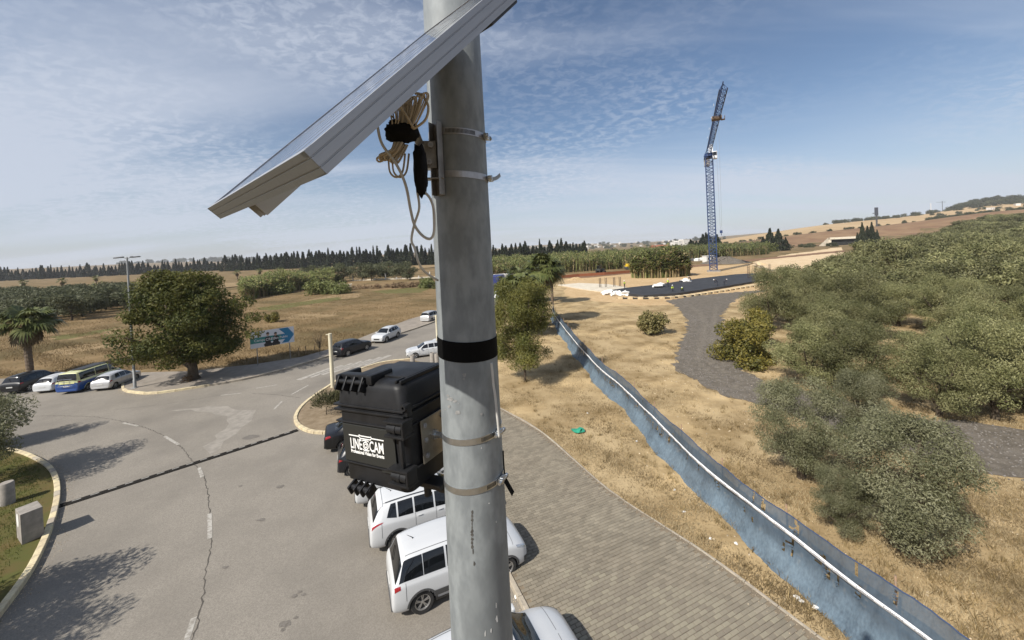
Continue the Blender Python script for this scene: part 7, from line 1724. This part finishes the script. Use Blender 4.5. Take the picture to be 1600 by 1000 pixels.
# lorries far down the street
def lorry(px, dep, label, m, rz, L_=6.5):
    p = D(px, 400, dep); t = thing('parked_lorry', label, 'lorry', (p.x, p.y, .02), rz); b = MB(); b.rbox((-.4, 0, 2.0), (L_, 2.4, 2.6), .06); b.build('box_body', m, t); b = MB(); b.rbox((L_ / 2 + .7, 0, 1.4), (1.7, 2.2, 2.0), .2); c = b.build('cab', M_WALLW, t); b = MB(); b.box((L_ / 2 + 1.5, 0, 1.85), (.12, 1.9, .7)); b.build('windscreen', M_GLASSD, t)
    for x in (-L_ / 2 + .8, L_ / 2 + .5):
        for sy in (-1.0, 1.0): b = MB(); b.lathe([(0, -.15), (.45, -.15), (.45, .15), (0, .15)], 16, (x, sy, .45), axis='y'); b.build('wheel', M_TYRE, t, smooth=True, autosmooth=40)
lorry(775, 92, 'dark blue lorry at the right edge of the post far down the street', mat('lorry_blue', (0.02, 0.03, 0.14), .5), math.radians(80)); lorry(795, 96, 'white lorry behind the palms far down the street', M_WALLW, math.radians(20), 7)
for i, (px, dep) in enumerate(((776, 74), (789, 70), (822, 78))): make_car('street_car', 'hatch', ['pale car far down the street right of the post', 'silver car far down the street behind the shorter palm', 'dark blue car far down the street between the palms'][i], 'car', (D(px, 400, dep).x, dep), 1.2 + i * .2, (WHITE, SILVER, NAVY)[i], detail=False)
# garden wall with posts below the olive row
def orchard_wall():
    a, b_ = D(528, 0, 150), D(705, 0, 146); d = (b_ - a); d.z = 0; ang = math.atan2(d.y, d.x); L_ = d.length; t = thing('orchard_wall', 'low pale wall with pillars below the olive row', 'wall', (a.x, a.y, 0), ang); m = MB(); m.box((L_ / 2, 0, .30), (L_, .25, .6)); m.build('wall', M_SCREED, t); k = 0; first = None
    while k < L_:
        if first is None: mm = MB(); mm.rbox((0, 0, .55), (.35, .35, 1.1), .03); first = q = mm.build('pillar', M_WALLW, t)
        else: q = bpy.data.objects.new('pillar', first.data); COL.objects.link(q); q.parent = t
        q.location = (k, 0, 0); q.scale.z = 1.0 if int(k / 4.4) % 3 else 2.2; k += 4.4
    return t
orchard_wall()
for i, (px, dep) in enumerate(((516, 126), (530, 124), (541, 122))): p = D(px, 400, dep); shed('field_shed', 'low pale shed showing above the dry scrub left of the wall', 'shed', (px, 400), (2.2, 1.5, .7), M_SCREED, .2 * i, 0, 'sheds left of the wall', dep, door=False)
# background on the right ---------------------------------------------------
def culvert():
    p = D(1320, 381, 330); z = terr(p.x, p.y) - .5; t = thing('culvert', 'concrete culvert with sloping wing walls in the brown embankment', 'culvert', (p.x, p.y, z), -.55); W, H_ = 20, 7.5
    b = MB(); b.box((0, 0, H_ - .8), (W, 3, 1.8)); b.build('lintel', M_SCREED, t)
    for s in (-1, 1):
        q = MB(); q.prism([(s * W / 2 - 1, -.8), (s * W / 2 + 1, -.8), (s * W / 2 + 1, .8), (s * W / 2 - 1, .8)], 0, H_ - 1.7); q.build('pier', M_SCREED, t)
        q = MB(); x0, x1 = s * (W / 2 + 1), s * (W / 2 + 9); q.add([(x0, -1, 0), (x1, -7, 0), (x0, -1, H_), (x0, 0, 0), (x1, -6, 0), (x0, 0, H_)], [(0, 1, 2), (5, 4, 3), (0, 2, 5, 3), (1, 4, 5, 2), (0, 3, 4, 1)]); q.build('wing_wall', M_SCREED, t)
    q = MB(); q.box((0, 6, (H_ - 1.7) / 2), (W - 1.8, 10, H_ - 1.7)); q.build('tunnel', M_CHASSIS, t)
culvert()
M_EMB = mat('brown_embankment', (0.175, 0.105, 0.062), .95, col2=(0.23, 0.15, 0.085), scale=.06, detail=9, spec=.1); M_ROADF = mat('far_road', (0.42, 0.37, 0.31), .9)
def draped(name, quads, m, dz, n=60):
    """strip of ground draped over the terrain: (bearing px, near distance, far distance)"""
    b = MB(); V = []; rr = random.Random(2); k = 12
    for px, d0, d1 in quads:
        for j in range(k + 1): d = d0 + (d1 - d0) * j / k; p = D(px, 400, d); V.append((p.x, p.y, terr(p.x, p.y) + dz))
    b.add(V, [(i * (k + 1) + j, (i + 1) * (k + 1) + j, (i + 1) * (k + 1) + j + 1, i * (k + 1) + j + 1) for i in range(len(quads) - 1) for j in range(k)]); o = b.build(name, m, smooth=True); bm = bmesh.new(); bm.from_mesh(o.data); bmesh.ops.recalc_face_normals(bm, faces=bm.faces[:])
    if sum(f.normal.z for f in bm.faces) < 0: bmesh.ops.reverse_faces(bm, faces=bm.faces[:])
    bm.to_mesh(o.data); bm.free(); return tag(o, kind='structure')
draped('embankment', [(x, 345, 452) for x in range(1140, 1700, 20)], M_EMB, .5); draped('highway', [(x, 452, 470) for x in range(1090, 1700, 20)], M_ROADF, .6)
M_OCHRE = mat('ochre_field', (0.43, 0.31, 0.175), .95, col2=(0.36, 0.25, 0.135), scale=.02, detail=7, spec=.1); draped('ochre_field', [(x, 480, 900) for x in range(1060, 1700, 20)], M_OCHRE, .7)
rr = random.Random(5)
bushes([(rr.uniform(1060, 1610), 0, rr.uniform(472, 486), rr.uniform(2.2, 4.2)) for _ in range(46)], 'dark roadside bush along the far highway on the embankment', 'bushes along the far highway', FB, 11)
bushes([(rr.uniform(1270, 1480), 0, rr.uniform(840, 900), rr.uniform(5, 8)) for _ in range(44)], 'dark tree-like bush on the skyline of the ochre hill', 'bushes on the ochre skyline', FB, 12)
bushes([(x, 0, rr.uniform(840, 1120), rr.uniform(6.5, 11)) for x in np.linspace(1482, 1640, 90)], 'dark pine in the wood on the hilltop at the right', 'pines on the hilltop', FB, 13, 'hill_pine', 'pine tree')
bushes([(rr.uniform(1440, 1640), 0, rr.uniform(520, 800), rr.uniform(3.5, 6)) for _ in range(60)], 'bush scattered over the slope below the hilltop wood', 'bushes on the hill slope', FB, 14)
bushes([(rr.uniform(1180, 1300), 0, rr.uniform(290, 345), rr.uniform(2.0, 3.6)) for _ in range(16)], 'grey bush on the sand near the culvert', 'bushes near the culvert', FB, 15)
bushes([(rr.uniform(880, 1110), 0, rr.uniform(300, 420), rr.uniform(3.0, 5.5)) for _ in range(70)], 'dark bush in the belt behind the reeds', 'bushes behind the reeds', FB, 16)
def mast(px, py, dep, h, label, name, r=.5, crane_=False):
    p = D(px, py, dep); z = terr(p.x, p.y); t = thing(name, label, 'mast', (p.x, p.y, z)); b = MB(); b.tube([(0, 0, 0), (0, 0, h)], r, 6); b.build('shaft', M_WALLW if not crane_ else M_TRIM, t)
    if crane_: b = MB(); b.box((-h * .1, 0, h * .9), (h * .9, r, r)); b.build('jib', M_TRIM, t)
mast(1455, 340, 900, 24, 'thin white mast on the skyline of the ochre hill', 'far_mast', .6); mast(1473, 340, 900, 25, 'tiny far crane on the skyline left of the wooded hill', 'far_crane', .55, True)
def ad_tower():
    p = D(1371, 380, 470); z = terr(p.x, p.y); t = thing('advert_tower', 'dark upright advertising tower beside the highway', 'tower', (p.x, p.y, z)); b = MB(); b.box((0, 0, 8), (1.2, 1.2, 16)); b.build('pylon', M_TRIM, t); b = MB(); b.rbox((0, 0, 19), (3.4, 1.6, 10), .2); b.build('panel', mat('tower_dark', (0.05, 0.055, 0.07), .6), t); b = MB(); b.box((-3, 0, 17), (3, .6, .8)); b.build('arm', M_TRIM, t)
ad_tower()
# far town
rr = random.Random(33)
for i in range(64):
    px = rr.uniform(770, 1075); dep = rr.uniform(1500, 2600); s = rr.uniform(.8, 1.7); shed('town_house', 'tiny pale house of the hazy town on the horizon right of the post', 'house', (px, 380), (9 * s, 8 * s, 6 * s), M_WALLW, rr.uniform(-.6, .6), None, 'houses of the far town', dep, door=False, roof=None)
for i, px in enumerate((1058, 1064, 1071)): shed('white_hall', 'white hall in front of the conifers left of the crane mast', 'building', (px, 380), (11, 9, 9 + i), M_WALLW, .2, None, 'white halls left of the crane', 430, win=2)
shed('tiled_house', 'low house with red tiled roof among the bushes left of the crane', 'house', (1030, 380), (17, 9, 5), M_WALLW, .15, None, None, 400, 'gable', True, 3)
for i, px in enumerate((1548, 1590, 1596, 1560)): shed('hill_house', 'pale house among the bushes on the hillside at the right edge', 'house', (px, 340), (9, 7, 5), M_WALLW, i, None, 'houses on the hillside', 760 + 60 * i, win=2)
bushes([(rr.uniform(760, 1120), 0, rr.uniform(1300, 2500), rr.uniform(7, 14)) for _ in range(110)], 'hazy tree among the houses of the far town', 'trees of the far town', FB, 17, 'town_tree', 'tree')
bushes([(rr.uniform(150, 420), 0, rr.uniform(2300, 3000), rr.uniform(12, 26)) for _ in range(60)], 'hazy tree on the low ridge behind the far cypress row', 'trees of the left ridge', FB, 18, 'ridge_tree', 'tree')

# ------------------------------------------------------------------ haze
def haze():
    b = MB(); b.box((0, 1500, 48), (9600, 8200, 102)); m = bpy.data.materials.new('haze_air'); m.use_nodes = True; nt = m.node_tree; nt.nodes.clear(); out = nt.nodes.new('ShaderNodeOutputMaterial'); v = nt.nodes.new('ShaderNodeVolumePrincipled')
    v.inputs['Color'].default_value = (0.93, 0.95, 0.98, 1); v.inputs['Density'].default_value = HAZE; v.inputs['Anisotropy'].default_value = 0.0; nt.links.new(v.outputs[0], out.inputs['Volume']); o = b.build('haze', m); tag(o, kind='stuff')
HAZE = 0.00012
haze()
